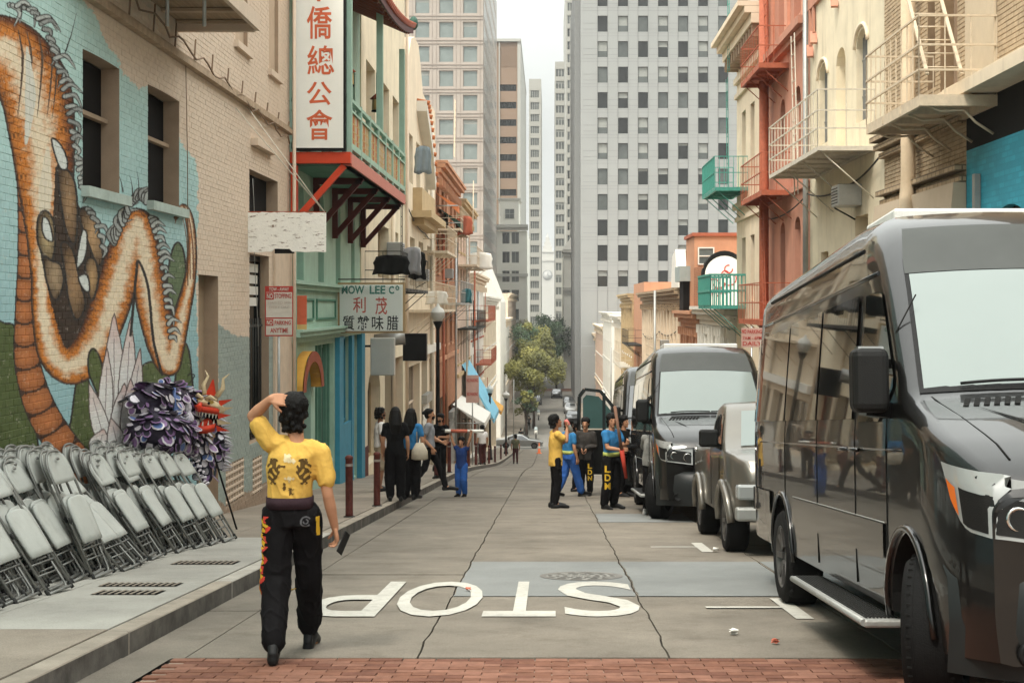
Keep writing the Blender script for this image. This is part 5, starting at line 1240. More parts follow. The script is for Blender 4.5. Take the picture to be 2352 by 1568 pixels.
house(-1, WR_, 124, 139.5, -.8, 'cream', 'cream corner house before the crossing street on the right', [(-8.8, -7), (-5.2, -3.2)], seed=26, corn='white_wall')
house(-1, 7.0, 157, 182, -.6, 'white_wall', 'white building across the crossing street on the right', [(-10, -8), (-6, -4)], seed=27, corn='white_wall', winfrac=.35)
house(-1, 7.2, 182, 215, -2.5, 'pinkish', 'pale pink building beyond the crossing on the right', [(-10, -8), (-6.5, -4.5)], seed=28, corn='cream')
house(-1, 7.2, 215, 258, -4, 'tan_paint', 'tan brick building near the far end on the right', [(-10, -8), (-7.2, -5.5)], seed=29, corn='cream')
for (y0, y1, z, m, lab) in ((70, 80, -2.6, 'cream_iron', 'cream fire escape on the long beige house'), (110, 120, -4.6, 'white_iron', 'white fire escape near the right corner'), (98, 106, -2.6, 'dark_iron', 'dark fire escape on the shuttered terracotta house')):
    fire_balcony(-1, WR_, y0, y1, z, 1.0, M(m), 'fire_escape', lab, rail_h=1, gap=.5, ladder=[(.6, (y0 + y1) / 2, z - 2.6, z, .45, .5)])
# ------------------------------------------------------------------ TOWERS
def tower(name, label, x0, x1, Y, Yb, zb, zt, wallm, cols, rowh, winw, winh, z_first, glass, frame=None, depth=.35, side_win=None, shift=0, seed=0, sill=None, xs=None, mull=0, blinds=True, topz=None):
    r = random.Random(seed); b = building(name, label, 'tower'); pt = FWALL(Y); ops = []
    if xs is None: xs = [x0 + (x1 - x0) * (i + .5) / cols for i in range(cols)]
    z = z_first; rows = []
    while z + winh < min(zt, topz or 1e9): rows.append(z); z += rowh
    for zz in rows:
        for xc in xs: ops.append((xc - winw / 2, xc + winw / 2, zz, zz + winh))
    mb = MB(); wall_grid(mb, pt, x0, x1, zb, zt, ops, depth, 0, 0)
    for xe in (x0, x1): mb.quad((xe, Y, zb), (xe, Yb, zb), (xe, Yb, zt), (xe, Y, zt))
    mb.quad((x0, Y, zt), (x1, Y, zt), (x1, Yb, zt), (x0, Yb, zt)); mb.quad((x0, Yb, zb), (x1, Yb, zb), (x1, Yb, zt), (x0, Yb, zt)); mb.build('wall', M(wallm), b)
    # shared window meshes
    kinds = []
    for gl, bl in glass:
        mb = MB(); f = .06 * winw / 1.6
        def lp(u, v, d=0): return (u, -d, v)
        hw = winw / 2; g = .01
        for (a, c_, e, f_) in ((-hw, -hw + f, 0, winh), (hw - f, hw, 0, winh), (-hw + f, hw - f, 0, f), (-hw + f, hw - f, winh - f, winh)): bar(mb, lp, a, c_, e, f_, .003, .05)
        for i in range(mull): u = -hw + winw * (i + 1) / (mull + 1); bar(mb, lp, u - f * .6, u + f * .6, f, winh - f, .004, .06)
        fm = mb.mesh('window', M(frame or 'dark_iron'))
        mp = MB().quad((-hw, 0, 0), (hw, 0, 0), (hw, 0, winh), (-hw, 0, winh)).mesh('pane', M(gl))
        mbl = None
        if bl: t_ = MB(); bar(t_, lp, -hw + f, hw - f, winh * (1 - bl), winh - f, .002, .01); mbl = t_.mesh('blind', mat('blind2', (.30, .31, .29), .8))
        kinds.append((fm, mp, mbl))
    n = 0; lim = 300
    rest = MB()
    for k, (a, c_, e, f_) in enumerate(ops):
        t = (e - z_first) / max(1, (zt - z_first)); ks = r.choice(kinds)
        if n < lim:
            ks = r.choice(kinds if len(kinds) < 5 else (kinds[:2] + kinds[3:4] if t < .22 else (kinds if t < .5 else kinds[1:5]))); w = link('window', ks[0], b, ((a + c_) / 2, Y + depth - .01, e)); link('pane', ks[1], w)
            if ks[2]: link('blind', ks[2], w)
            n += 1
        else: rest.quad(pt(a, e, -depth + .01), pt(c_, e, -depth + .01), pt(c_, f_, -depth + .01), pt(a, f_, -depth + .01))
    if rest.f: tag(rest.build('window_field', M(glass[0][0]), b), kind='stuff')
    if sill:
        for zz in rows: bar(mb := MB(), pt, x0, x1, zz - sill[0], zz - sill[0] + sill[1], 0, sill[2]); mb.build('band', M(sill[3]), b)
    return b, rows, xs
mat('pink_stone', (.41, .36, .315), .8, var=.05, scale=.3, grime=.05, bump=0)
mat('pink_stone2', (.355, .30, .262), .8, var=.05, scale=.3, bump=0)
mat('brown_stone', (.27, .19, .135), .8, var=.05, scale=.2, bump=0)
mat('pale_stone', (.40, .395, .36), .8, var=.05, scale=.2, bump=0)
mat('white_stone', (.78, .77, .70), .8, var=.05, scale=.2, bump=0)
mat('pale_stone2', (.50, .49, .45), .8, var=.05, scale=.2, bump=0)
mat('grey_stone', (.31, .318, .31), .8, var=.04, scale=.15, bump=0)
mat('grey_stone_joint', (.225, .23, .225), .8, var=.05, bump=0)
mat('glass_a', (.09, .10, .095), .15, var=.3, scale=.4, bump=0, spec=.6); mat('glass_b', (.012, .013, .012), .12, var=.3, scale=.4, bump=0, spec=.6); mat('glass_c', (.20, .235, .225), .15, var=.15, scale=.4, bump=0, spec=.6)
# S1 pink
b, rows, xs = tower('pink_tower', 'pink stone office tower with square windows rising behind the left row', -24, -10.5, 230, 290, -16, 62, 'pink_stone', 3, 3.94, 2.35, 2.6, 4.1, [('glass_c', 0), ('glass_c', .3), ('glass_c', 0)], frame='pink_stone2', xs=[(p - CX) / F * 230 for p in (915, 970, 1025, 1080)])
mb = MB()
for zz in rows:
    bar(mb, FWALL(230), -24, -10.5, zz - .45, zz - .35, 0, .12); bar(mb, FWALL(230), -24, -10.5, zz + 2.95, zz + 3.05, 0, .12)
for xc in xs:
    for d_ in (-1.6, 1.6): bar(mb, FWALL(230), xc + d_ - .05, xc + d_ + .05, -10, 61, .0, .1)
mb.build('stone_band', M('pink_stone2'), b)
mb = MB(); wall_rows = []
for i in range(15):
    z = 4.1 + i * 3.94
    for j in range(12): y = 233 + j * 4.6; mb.quad((-10.49, y, z), (-10.49, y + 2.6, z), (-10.49, y + 2.6, z + 2.6), (-10.49, y, z + 2.6))
tag(mb.build('side_windows', M('glass_c'), b), kind='stuff')
# S2 brown
b, rows, xs = tower('brown_tower', 'brown tower with dark ribbon windows in the middle distance', -12.1, -6.9, 320, 400, -16, 59.5, 'brown_stone', 1, 3.92, 3.7, 1.5, 25.0, [('glass_b', 0), ('glass_b', 0)], frame='black', depth=.3, mull=4, xs=[-9.0], topz=52)
mb = MB(); mb.box(-11.1, 319.6, -5, -10.85, 319.99, 59.6); mb.box(-6.9, 319.7, -5, -6.2, 400, 59.6); mb.box(-12.3, 319.4, 59.6, -6.1, 400, 60.2); mb.build('corner_pier', M('pale_stone'), b)
mb = MB()
for i in range(9): mb.box(-11.0 + i * .5, 319.8, 54, -10.9 + i * .5, 319.98, 59.4)
mb.build('rib', M('brown_stone'), b)
# S2b classical white office
b, rows, xs = tower('white_office_building', 'white classical office block with paired windows below the brown tower', -10.6, -4.3, 290, 330, -16, 15.5, 'white_stone', 2, 3.9, 1.5, 2.3, -10.5, [('glass_b', 0), ('glass_a', 0)], frame='pale_stone', xs=[-8.6, -6.7], mull=1)
mb = MB()
for z, o in ((16.2, .9), (15.6, .6), (6.2, .3), (-3.2, .3)): bar(mb, FWALL(290), -10.7, -4.1, z, z + .6, 0, o)
mb.build('cornice', M('pale_stone2'), b); MB().box(-9.9, 290.2, 16.8, -6, 300, 21.8).build('attic', M('white_stone'), b); MB().box(-10.3, 290, 21.8, -5.6, 301, 22.2).build('attic_roof', M('pale_stone2'), b)
window(b, FWALL(290.2), -8.8, -6.9, 18, 20, -.02, .08, 'pale_stone', 'glass_a', 'cross')
# S3 pale towers left of the gap
b, rows, xs = tower('slim_tower', 'slim pale tower with paired windows left of the sky gap', -6.6, -2.4, 490, 560, -16, 78.5, 'pale_stone', 1, 4.1, 3.0, 2.6, -10, [('glass_a', 0), ('glass_a', 0)], frame='pale_stone', xs=[-4.6], mull=3)
# S4 right towers
b, rows, xs = tower('ribbed_tower', 'tall ribbed pale tower with narrow windows right of the sky gap', 5.4, 9.8, 430, 500, -16, 100, 'pale_stone', 1, 3.9, 3.2, 2.6, -12, [('glass_a', 0), ('glass_b', 0)], frame='pale_stone2', xs=[7.4], mull=3)
b, rows, xs = tower('stepped_tower', 'lower pale tower stepped in front of the ribbed one', 2.3, 6.9, 470, 520, -16, 81, 'pale_stone', 1, 4.0, 3.8, 2.6, -12, [('glass_a', 0), ('glass_a', .3)], frame='pale_stone', xs=[4.4], mull=3)
b, rows, xs = tower('plain_slab', 'light plain tower strip behind the big grey tower', 8.6, 11.5, 400, 440, -16, 100, 'pale_stone', 0, 4, 1, 1, 0, [('glass_a', 0)], xs=[])
# S6
b, rows, xs = tower('classical_block', 'low pale classical block with cornice below the ribbed tower', 2.9, 5.9, 262, 300, -16, 10.0, 'white_stone', 1, 4, 1, 1, 0, [('glass_a', 0)], xs=[])
mb = MB()
for z, o in ((10, .7), (9.3, .4), (3, .5), (2.4, .25), (-5, .4)): bar(mb, FWALL(262), 2.7, 6.1, z, z + .6, 0, o)
mb.build('cornice', M('pale_stone2'), b); mb = MB(); mb.add([(2.7, 261.5, 10.62), (6.1, 261.5, 10.62), (6.1, 290, 10.62), (2.7, 290, 10.62), (5.2, 268, 14.5)], [(0, 1, 4), (1, 2, 4), (2, 3, 4), (3, 0, 4)]); mb.build('roof', M('pale_stone2'), b)
# S5 big grey
s5x = [(p - CX) / F * 218 for p in (1384, 1431, 1477, 1523, 1569, 1615, 1661)]
b, rows, xs = tower('grey_office_tower', 'wide grey office tower filling the centre behind the right row', 5.0, 31, 218, 270, -16, 54, 'grey_stone', 7, 3.9, 1.5, 2.45, 3.15, [('glass_b', 0), ('glass_b', .35), ('glass_a', 0), ('glass_b', 0), ('glass_a', .6), ('glass_b', .15)], frame='black', xs=s5x + [s5x[-1] + 3.08 * k for k in (1, 2)], seed=5)
mb = MB()
for xc in xs:
    for d_ in (-.78, .78): bar(mb, FWALL(218), xc + d_ - .03, xc + d_ + .03, -10, 53, .0, .06)
for zz in rows:
    for q in (-.65, -.2, 1.0): bar(mb, FWALL(218), 5.0, 31, zz + q - .015, zz + q + .015, 0.0, .012) if q < .5 else None
tag(mb.build('stone_joint', M('grey_stone_joint'), b), kind='stuff')
mb = MB()
for xc in [5.0 + 0.0] + xs: pass
for k in range(len(xs) + 1):
    xa = 5.35 if k == 0 else xs[k - 1] + .84; xb = xs[k] - .84 if k < len(xs) else 30.9
    for zz in rows:
        for q in (.4, 1.3): mb.box(xa, 217.985, zz + q - .02, xb, 218.0, zz + q + .02)
tag(mb.build('stone_joint', M('grey_stone_joint'), b), kind='stuff')
MB().box(4.2, 222, -16, 4.98, 270, 54).build('corner_strip', M('grey_stone_joint'), b)
MB().box(5.0, 217.6, -16, 31, 218, -6).build('plinth', M('grey_stone'), b)
# clock tower at the end of the street
ct = building('clock_tower', 'hazy white clock tower with stepped spire closing the street', 'clock tower'); YC = 1130; sc = YC / F
cxm = 1257
def cpt(px, py): return ((px - CX) * sc, (CY - py) * sc)
def cbx(mb, pa, pb, ya, yb, d=0):
    x0, z0 = cpt(pa, yb); x1, z1 = cpt(pb, ya); h = (x1 - x0) / 2; mb.box(x0, YC - h + d, z0, x1, YC + h - d, z1)
mb = MB(); cbx(mb, 1240, 1275, 600, 760); mb.build('shaft', M('pale_stone2'), ct)
mb = MB(); cbx(mb, 1238, 1277, 596, 600); cbx(mb, 1243, 1272, 580, 596); cbx(mb, 1241, 1274, 577, 580); mb.build('belfry', M('pale_stone2'), ct)
mb = MB()
for i in range(5): cbx(mb, 1245.5 + i * 5.2, 1248.5 + i * 5.2, 582, 594, -.3)
mb.build('belfry_opening', M('glass_a'), ct)
mb = MB(); cbx(mb, 1247, 1268, 566, 577); cbx(mb, 1250, 1265, 556, 566); cbx(mb, 1253, 1262, 545, 556); mb.build('spire', M('pale_stone2'), ct)
x, z = cpt(1257.5, 535); xb_, zb_ = cpt(1257.5, 545); MB().lathe([(1.0, zb_), (.05, z)], 8, (x, YC, 0)).build('finial', M('pale_stone2'), ct)
x, z = cpt(1257.5, 632); MB().lathe([(0, -.3), (3.4, -.3), (3.4, 0)], 28, (x, YC - 6.1, z), 'y').build('clock_face', mat('clockface', (.5, .5, .48), .7, bump=0), ct)
mb = MB(); mb.lathe([(3.5, -.45), (3.9, -.45), (3.9, 0)], 28, (x, YC - 6.1, z), 'y'); mb.beam((x, YC - 6.6, z), (x + .5, YC - 6.6, z + 2.6), .35); mb.beam((x, YC - 6.6, z), (x + 1.6, YC - 6.6, z - .6), .35); mb.build('clock_hand', M('grey_stone_joint'), ct)
# distant low blocks closing the far street
for (x0, x1, y, z, m, lab) in ((-7.5, -3.2, 700, -3, 'pale_stone', 'far low pale block left of the street end'), (4, 9, 640, 2, 'pale_stone2', 'far low white block right of the street end'), (-60, 60, 1180, -2, 'pale_stone2', 'long low waterfront hall under the clock tower')):
    o = MB().box(x0, y, -20, x1, y + 30, z).build('distant_building', M(m)); tag(o, lab, 'building')
# ------------------------------------------------------------------ VEHICLES
mat('van_black', (.004, .004, .0038), .3, .0, var=0, bump=0, spec=.2, coat=1.0)
_b = M('van_black').node_tree.nodes['Principled BSDF']; _b.inputs['Coat IOR'].default_value = 1.42; _b.inputs['Coat Roughness'].default_value = .02
mat('van_plastic', (.010, .010, .0095), .55, var=.15, bump=.15, bscale=150)
mat('van_glass', (.004, .005, .005), .015, var=0, bump=0, spec=1.0, coat=.6)
mat('screen_sky_tint', (.19, .225, .215), .10, var=.04, scale=1.0, bump=0, spec=.5)  # opaque windscreen pane; pale base colour stands in for the reflected sky
mat('silver', (.14, .13, .11), .3, .45, var=.08, bump=0, coat=.7)
mat('silver_car', (.26, .26, .255), .3, .6, var=.05, bump=0, coat=.8)
mat('lamp_glass', (.30, .31, .30), .08, .2, var=.0, scale=14, bump=0, spec=.8)
mat('chrome', (.55, .55, .53), .12, 1.0, var=.05, bump=0)
mat('amber', (.55, .13, .02), .2, var=.1, bump=0)
mat('rim', (.12, .115, .11), .4, .7, var=.2, bump=0)
def interp(tab, y):
    if y <= tab[0][0]: return tab[0][1]
    for (a, b), (c, d) in zip(tab[:-1], tab[1:]):
        if y <= c:
            t = (y - a) / (c - a); return b + (d - b) * t
    return tab[-1][1]
class Shell:
    """car body surface: half width as a function of (y, z), roof line and sill line as functions of y"""
    def __init__(s, zt, zb, W, belt, tum, L, r, nose=.28, tail=.10, plan=.10, yplan=2.6, r_hood=None, nose_len=.8):
        s.zt, s.zb, s.W, s.belt, s.tum, s.L, s.r, s.nose, s.tail, s.plan, s.yplan, s.nl = zt, zb, W, belt, tum, L, r, nose, tail, plan, yplan, nose_len
    def top(s, y): return interp(s.zt, y)
    def bot(s, y): return interp(s.zb, y)
    def wid(s, y, z, corner=True):
        w = s.W
        if y < s.nl: w -= s.nose * ((s.nl - y) / s.nl) ** 2.4
        if y > s.L - .35: w -= s.tail * ((y - s.L + .35) / .35) ** 2
        if z > s.belt: w -= (z - s.belt) * s.tum
        if z < .55: w -= (.55 - z) * .10
        if corner:
            zt = s.top(y); r = interp(s.r, y)
            if z > zt - r: q = min(1, (z - (zt - r)) / r); w -= r * 1.0 * (1 - math.sqrt(max(0, 1 - q * q)))
        return max(w, .02)
    def ysh(s, y, x): 
        k = max(0, 1 - y / s.yplan); return y + s.plan * k * (x / s.W) ** 2
    def pt(s, y, z, side=1, off=0): 
        w = s.wid(y, z) + off; return (side * w, s.ysh(y, w), z)
    def section(s, y, n=9, m=7, k=6):
        zt, zb, r = s.top(y), s.bot(y), interp(s.r, y); out = []
        wr = s.wid(y, zt - r, False) - r * 1.0
        for i in range(m + 1):     # roof from centre to corner start
            x = wr * i / m; out.append((x, zt + .03 * (1 - (x / max(wr, .01)) ** 2)))
        for i in range(1, k + 1):
            a = math.pi / 2 * i / k; z = zt - r + r * math.cos(a); out.append((s.wid(y, z), z))
        for i in range(1, n + 1):
            z = (zt - r) + (zb - zt + r) * i / n; out.append((s.wid(y, z), z))
        out.append((s.wid(y, zb) * .93, zb - .015)); return out
    def mesh(s, ys):
        vs = []; fs = []; n = None
        for y in ys:
            sec = s.section(y); ring = sec[::-1] ; ring = [(x, z) for x, z in ring] + [(-x, z) for x, z in sec[1:]]
            n = len(ring); vs += [(x, s.ysh(y, abs(x)), z) for x, z in ring]
        for i in range(len(ys) - 1):
            for j in range(n):
                j2 = (j + 1) % n; fs.append((i * n + j, i * n + j2, (i + 1) * n + j2, (i + 1) * n + j))
        fs.append(tuple(range(n))); fs.append(tuple(range((len(ys) - 1) * n, len(ys) * n))[::-1])
        return vs, fs
def bake_mods(o):
    dg = bpy.context.evaluated_depsgraph_get(); dg.update(); me = D.meshes.new_from_object(o.evaluated_get(dg), depsgraph=dg)
    o.modifiers.clear(); old = o.data; me.name = old.name; o.data = me; return o
def body_with_arches(shell, ys, name, mats, parent, axles, R, smooth_ang=.6):
    vs, fs = shell.mesh(ys); mb = MB(); mb.add(vs, fs, 0, True); o = mb.build(name, mats, None, fix=True)
    c = MB()
    for ya in axles:
        for sd in (-1, 1):
            n = 28; xs0, xs1 = sd * (shell.W - .34), sd * (shell.W + .2); b = len(c.v)
            for x in (xs0, xs1):
                for j in range(n): t = 2 * math.pi * j / n; c.v.append((x, ya + R * math.cos(t), R * .86 + R * math.sin(t)))
            for j in range(n): j2 = (j + 1) % n; c.f.append((b + j, b + j2, b + n + j2, b + n + j)); c.m.append(1); c.sm.append(False)
            c.f.append(tuple(b + j for j in range(n))[::-1]); c.m.append(1); c.sm.append(False); c.f.append(tuple(b + n + j for j in range(n))); c.m.append(1); c.sm.append(False)
    co = c.build('cutter', mats, None, fix=True); m = o.modifiers.new('b', 'BOOLEAN'); m.operation = 'DIFFERENCE'; m.object = co; m.solver = 'EXACT'
    bake_mods(o); D.objects.remove(co)
    bm = bmesh.new(); bm.from_mesh(o.data)
    for f in bm.faces: f.smooth = f.material_index == 0
    for e in bm.edges:
        if len(e.link_faces) == 2 and e.calc_face_angle(0) > smooth_ang: e.smooth = False
    bm.to_mesh(o.data); bm.free(); o.parent = parent; return o
def side_patch(shell, name, m, parent, outline_z, y0, y1, side, off=.008, ny=8, nz=5):
    """outline_z(t)->(z0,z1) for t in 0..1 along y"""
    mb = MB(); vs = []
    for i in range(ny + 1):
        t = i / ny; y = y0 + (y1 - y0) * t; a, b = outline_z(t)
        for j in range(nz + 1): vs.append(shell.pt(y, a + (b - a) * j / nz, side, off))
    mb.add(vs, [(i * (nz + 1) + j, i * (nz + 1) + j + 1, (i + 1) * (nz + 1) + j + 1, (i + 1) * (nz + 1) + j) for i in range(ny) for j in range(nz)], 0, True)
    return mb.build(name, m, parent)
def rim_lines(shell, name, m, parent, pts, side, r=.008):
    mb = MB(); mb.tube([shell.pt(y, z, side, .001) for y, z in pts], r, 5); return mb.build(name, m, parent)
def wheel(parent, x, y, R, w, side, rimr=.62, turn=0):
    o = empty('wheel', (x, y, R)); o.parent = parent; o.rotation_euler = (0, 0, turn)
    mb = MB(); prof = [(R * .66, -w / 2), (R * .9, -w / 2 - .008), (R * .985, -w * .38), (R, -w * .25), (R, w * .25), (R * .985, w * .38), (R * .9, w / 2 + .008), (R * .66, w / 2)]
    mb.lathe(prof, 36, axis='x'); mb.build('tyre', M('rubber'), o)
    mb = MB()
    for k in (-.28, -.1, .1, .28): mb.lathe([(R + .001, w * k - .006), (R - .012, w * k), (R + .001, w * k + .006)], 36, axis='x')
    for j in range(44):
        a = 2 * math.pi * j / 44
        for k in (-.42, .34): p = Vector((w * k, (R - .004) * math.cos(a), (R - .004) * math.sin(a))); mb.beam(p, p + Vector((w * .08, 0, 0)), .008, .010)
    mb.build('tread', M('black_matte'), o)
    s = side; mb = MB(); mb.lathe([(R * .66, s * w * .5), (R * .62, s * w * .44), (R * .55, s * w * .2), (R * .3, s * w * .28), (.06, s * w * .36), (0, s * w * .36)], 24, axis='x')
    for j in range(8): a = 2 * math.pi * j / 8; mb.beam((s * w * .36, .08 * math.cos(a), .08 * math.sin(a)), (s * w * .42, R * .6 * math.cos(a), R * .6 * math.sin(a)), .03, .05)
    mb.build('rim', M('rim'), o); return o
def make_van(x, Y, label, detail=True, open_door=False, roof_unit=True, screen='screen_sky_tint'):
    root = empty('van', (x, Y, gz(Y)), label, 'van'); root.rotation_euler = (-math.atan(SL), 0, 0)
    S = Shell(zt=[(0, 1.16), (.06, 1.28), (.3, 1.42), (.7, 1.56), (1.0, 1.65), (1.12, 1.70), (1.4, 2.02), (1.75, 2.40), (1.9, 2.54), (2.12, 2.76), (2.4, 2.90), (3.0, 2.94), (6.8, 2.86), (7.2, 2.82), (7.3, 2.77)],
              zb=[(0, .36), (.4, .34), (1.6, .44), (6.9, .46), (7.3, .5)], W=1.0, belt=1.45, tum=.085, L=7.3, r=[(0, .10), (.9, .09), (1.1, .10), (1.9, .14), (2.5, .24), (6.95, .24)], nose=.17, tail=.12, plan=.14, yplan=3.0, nose_len=.6)
    ys = [0, .04, .1, .18, .28, .4, .55, .7, .85, 1.0, 1.08, 1.16, 1.3, 1.5, 1.7, 1.9, 2.05, 2.2, 2.4, 2.6, 2.8, 3.1, 3.6, 4.2, 4.8, 5.4, 6.0, 6.5, 6.8, 7.0, 7.15, 7.25, 7.3]
    ax = (1.02, 5.42); body_with_arches(S, ys, 'body', [M('van_black'), M('black_matte')], root, ax, .50)
    for ya in ax:
        for sd in (-1, 1): wheel(root, sd * .87, ya, .40, .29, sd, turn=-.36 if ya < 2 else 0)
    for sd in (-1, 1):
        # arch lip
        for ya in ax:
            mb = MB(); mb.tube([S.pt(ya + .51 * math.cos(a), .50 * .86 + .51 * math.sin(a), sd, .006) for a in [math.pi * (-.02 + 1.04 * i / 22) for i in range(23)]], .022, 6); mb.build('arch_lip', M('van_black'), root)
        # glass
        side_patch(S, 'side_window', M('van_glass'), root, lambda t: (1.54 + .2 * max(0, 1 - t * 3), 1.80 + .56 * min(1, t * 1.9)), 1.36, 2.28, sd, .012)
        side_patch(S, 'side_window', M('van_glass'), root, lambda t: (1.56, 2.38), 2.5, 3.75, sd, .012)
        side_patch(S, 'side_window', M('van_glass'), root, lambda t: (1.56, 2.38), 3.82, 5.2, sd, .012)
        side_patch(S, 'side_window', M('van_glass'), root, lambda t: (1.56, 2.36), 5.27, 7.05, sd, .012)
        # moulding strip and seams
        side_patch(S, 'side_moulding', M('van_black'), root, lambda t: (.72, .93), 1.58, 4.86, sd, .012, nz=2); rim_lines(S, 'moulding_highlight', M('grey_metal'), root, [(1.58 + i * .328, .935) for i in range(11)], sd, .005)  # thin grey line is a painted highlight on the moulding's top edge
        side_patch(S, 'side_moulding', M('van_black'), root, lambda t: (.72, .93), 5.98, 7.15, sd, .02, nz=2)
        for y in (1.5, 2.42, 3.78, 5.23):
            rim_lines(S, 'door_seam', M('black_matte'), root, [(y, .5 + i * .225) for i in range(9)], sd, .005)
        rim_lines(S, 'crease', M('van_black'), root, [(1.1 + i * .5, 1.37) for i in range(12)], sd, .006)
        rim_lines(S, 'gutter', M('van_black'), root, [(2.0 + i * .6, 2.48) for i in range(9)], sd, .016)
        rim_lines(S, 'roof_rail', M('chrome') if False else M('van_plastic'), root, [(2.5 + i * .5, 2.68) for i in range(9)], sd, .014)
        for y in (2.25, 2.6): mb = MB(); mb.tube([S.pt(y, 1.36, sd, .01), S.pt(y + .04, 1.36, sd, .04), S.pt(y + .16, 1.36, sd, .04), S.pt(y + .2, 1.36, sd, .01)], .014, 6); mb.build('door_handle', M('van_black'), root)
        # mirror
        mr_ = empty('mirror', (0, 0, 0)); mr_.parent = root
        mb = MB(); mb.box(sd * 1.02, 1.33, 1.59, sd * 1.235, 1.52, 1.97); mb.build('mirror_housing', M('van_plastic'), mr_, bevel=.05, seg=3)
        mb = MB(); mb.beam(S.pt(1.45, 1.6, sd, -.02), (sd * 1.12, 1.44, 1.62), .06, .09); mb.beam(S.pt(1.55, 1.88, sd, -.02), (sd * 1.12, 1.46, 1.9), .05, .05); mb.build('mirror_arm', M('van_plastic'), mr_)
        MB().quad((sd * 1.05, 1.525, 1.62), (sd * 1.21, 1.525, 1.62), (sd * 1.21, 1.525, 1.94), (sd * 1.05, 1.525, 1.94)).build('mirror_glass', M('van_glass'), mr_)
        MB().box(sd * 1.05, 1.37, 1.962, sd * 1.2, 1.48, 1.978).build('mirror_cap', M('chrome'), mr_)
        # headlight: wraps the corner
        hl = empty('headlight', (0, 0, 0)); hl.parent = root
        def hp(t, v, off):    # t 0 (inner front) .. 1 (outer side), v 0..1 bottom..top
            zb_ = .91 + .10 * t + .05 * max(0, (t - .7) / .3) ** 2 * 3; zt_ = 1.20 + .13 * t
            if t < .5:
                x = .42 + (t / .5) * (S.wid(0, 1.1) - .42); return (sd * x, S.ysh(0, x) - off + .03 * v, zb_ + v * (zt_ - zb_))
            q = (t - .5) / .5; y = .005 + .33 * q * (1 - .25 * (1 - v)); return S.pt(y, zb_ + v * (zt_ - zb_), sd, off)
        def grid(v0, v1, off, t0=0, t1=1, n=14, k=5):
            return MB().add([hp(t0 + (t1 - t0) * i / n, v0 + (v1 - v0) * j / k, off) for i in range(n + 1) for j in range(k + 1)], [(i * (k + 1) + j, i * (k + 1) + j + 1, (i + 1) * (k + 1) + j + 1, (i + 1) * (k + 1) + j) for i in range(n) for j in range(k)], 0, True)
        grid(0, 1, .006).build('lens', M('lamp_glass'), hl)
        grid(.06, .66, .009, .03, .80).build('bezel', M('van_plastic'), hl)
        grid(.12, .62, .012, .84, .96).build('marker', M('amber'), hl)
        for (t, v, r_) in ((.10, .36, .07), (.36, .36, .062)):
            p = Vector(hp(t, v, .008)); MB().lathe([(r_, .01), (r_ * .95, -.006), (r_ * .75, .004), (r_ * .3, .02), (0, .02)], 18, p, 'y').build('reflector', M('chrome'), hl)
        # running board
    mb = MB(); mb.box(-1.16, 1.52, .33, -.92, 4.0, .38); o = mb.build('running_board', M('grey_metal'), root, bevel=.015)
    mb = MB()
    for i in range(9): mb.box(-1.14 + i * .022, 1.57, .381, -1.13 + i * .022, 3.95, .388)
    mb.build('step_tread', M('van_plastic'), root)
    MB().tube([(-1.16, 1.53, .36), (-1.16, 3.99, .36)], .022, 8).build('step_edge', M('grey_metal'), root)
    # windscreen
    def wsp(u, v, off=.012):
        y = 1.10 + (1.80 - 1.10) * v; z = S.top(y) + .03; w = (S.wid(y, S.top(y) - interp(S.r, y), False) - interp(S.r, y)) * 1.0 + .01; x = u * w
        return (x, S.ysh(y, x) - off * .7, z - .03 * u * u + off * .7)
    def wgrid(u0, u1, v0, v1, off, n=12, k=8): return MB().add([wsp(u0 + (u1 - u0) * i / n, v0 + (v1 - v0) * j / k, off) for i in range(n + 1) for j in range(k + 1)], [(i * (k + 1) + j, (i + 1) * (k + 1) + j, (i + 1) * (k + 1) + j + 1, i * (k + 1) + j + 1) for i in range(n) for j in range(k)], 0, True)
    wgrid(-1, 1, 0, 1, .010).build('windscreen_surround', M('black'), root)
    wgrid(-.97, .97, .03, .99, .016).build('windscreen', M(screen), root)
    wgrid(-1, 1, 1.005, 1.5, .012, k=6).build('roof_cap', mat('cap_grey', (.062, .066, .063), .5, var=.08, bump=.1, bscale=200), root)
    for (u0, u1) in ((-.75, -.02), (.0, .75)): mb = MB(); mb.tube([wsp(u0 + (u1 - u0) * i / 8, .04 + .012 * i * (8 - i) / 16, .045) for i in range(9)], .010, 5); mb.build('wiper', M('black'), root)
    # hood detail: shut line, vents, swage
    def hd(x, y, off=.006): return (x, S.ysh(y, x), S.top(y) + .03 * (1 - (x / .8) ** 2) + off)
    for sd in (-1, 1):
        mb = MB(); mb.tube([hd(sd * (.84 - .16 * i / 8), 1.06 - i * .13, .003) for i in range(8)], .006, 5); mb.build('hood_seam', M('black_matte'), root)
        for k in range(9):
            x = sd * (.22 + k * .055); mb = MB(); mb.beam(hd(x, 1.0), hd(x + sd * .05, .86), .03, .006); mb.build('hood_vent', M('black_matte'), root)
        mb = MB(); mb.add([hd(sd * .66, .84, .010), hd(sd * .50, .60, .010), hd(sd * .44, .46, .010), hd(sd * .56, .66, .010)], [(0, 1, 2, 3)]); mb.build('hood_scoop', M('black_matte'), root)
    # grille and bumper
    g = empty('grille', (0, 0, 0)); g.parent = root
    MB().box(-.40, -.035, .80, .40, .03, 1.14).build('grille_back', M('black_matte'), g)
    for z in (.86, .95, 1.04): MB().box(-.38, -.055, z, .38, -.03, z + .03).build('grille_bar', M('grey_metal'), g)
    mb = MB(); n = 20; vs = []
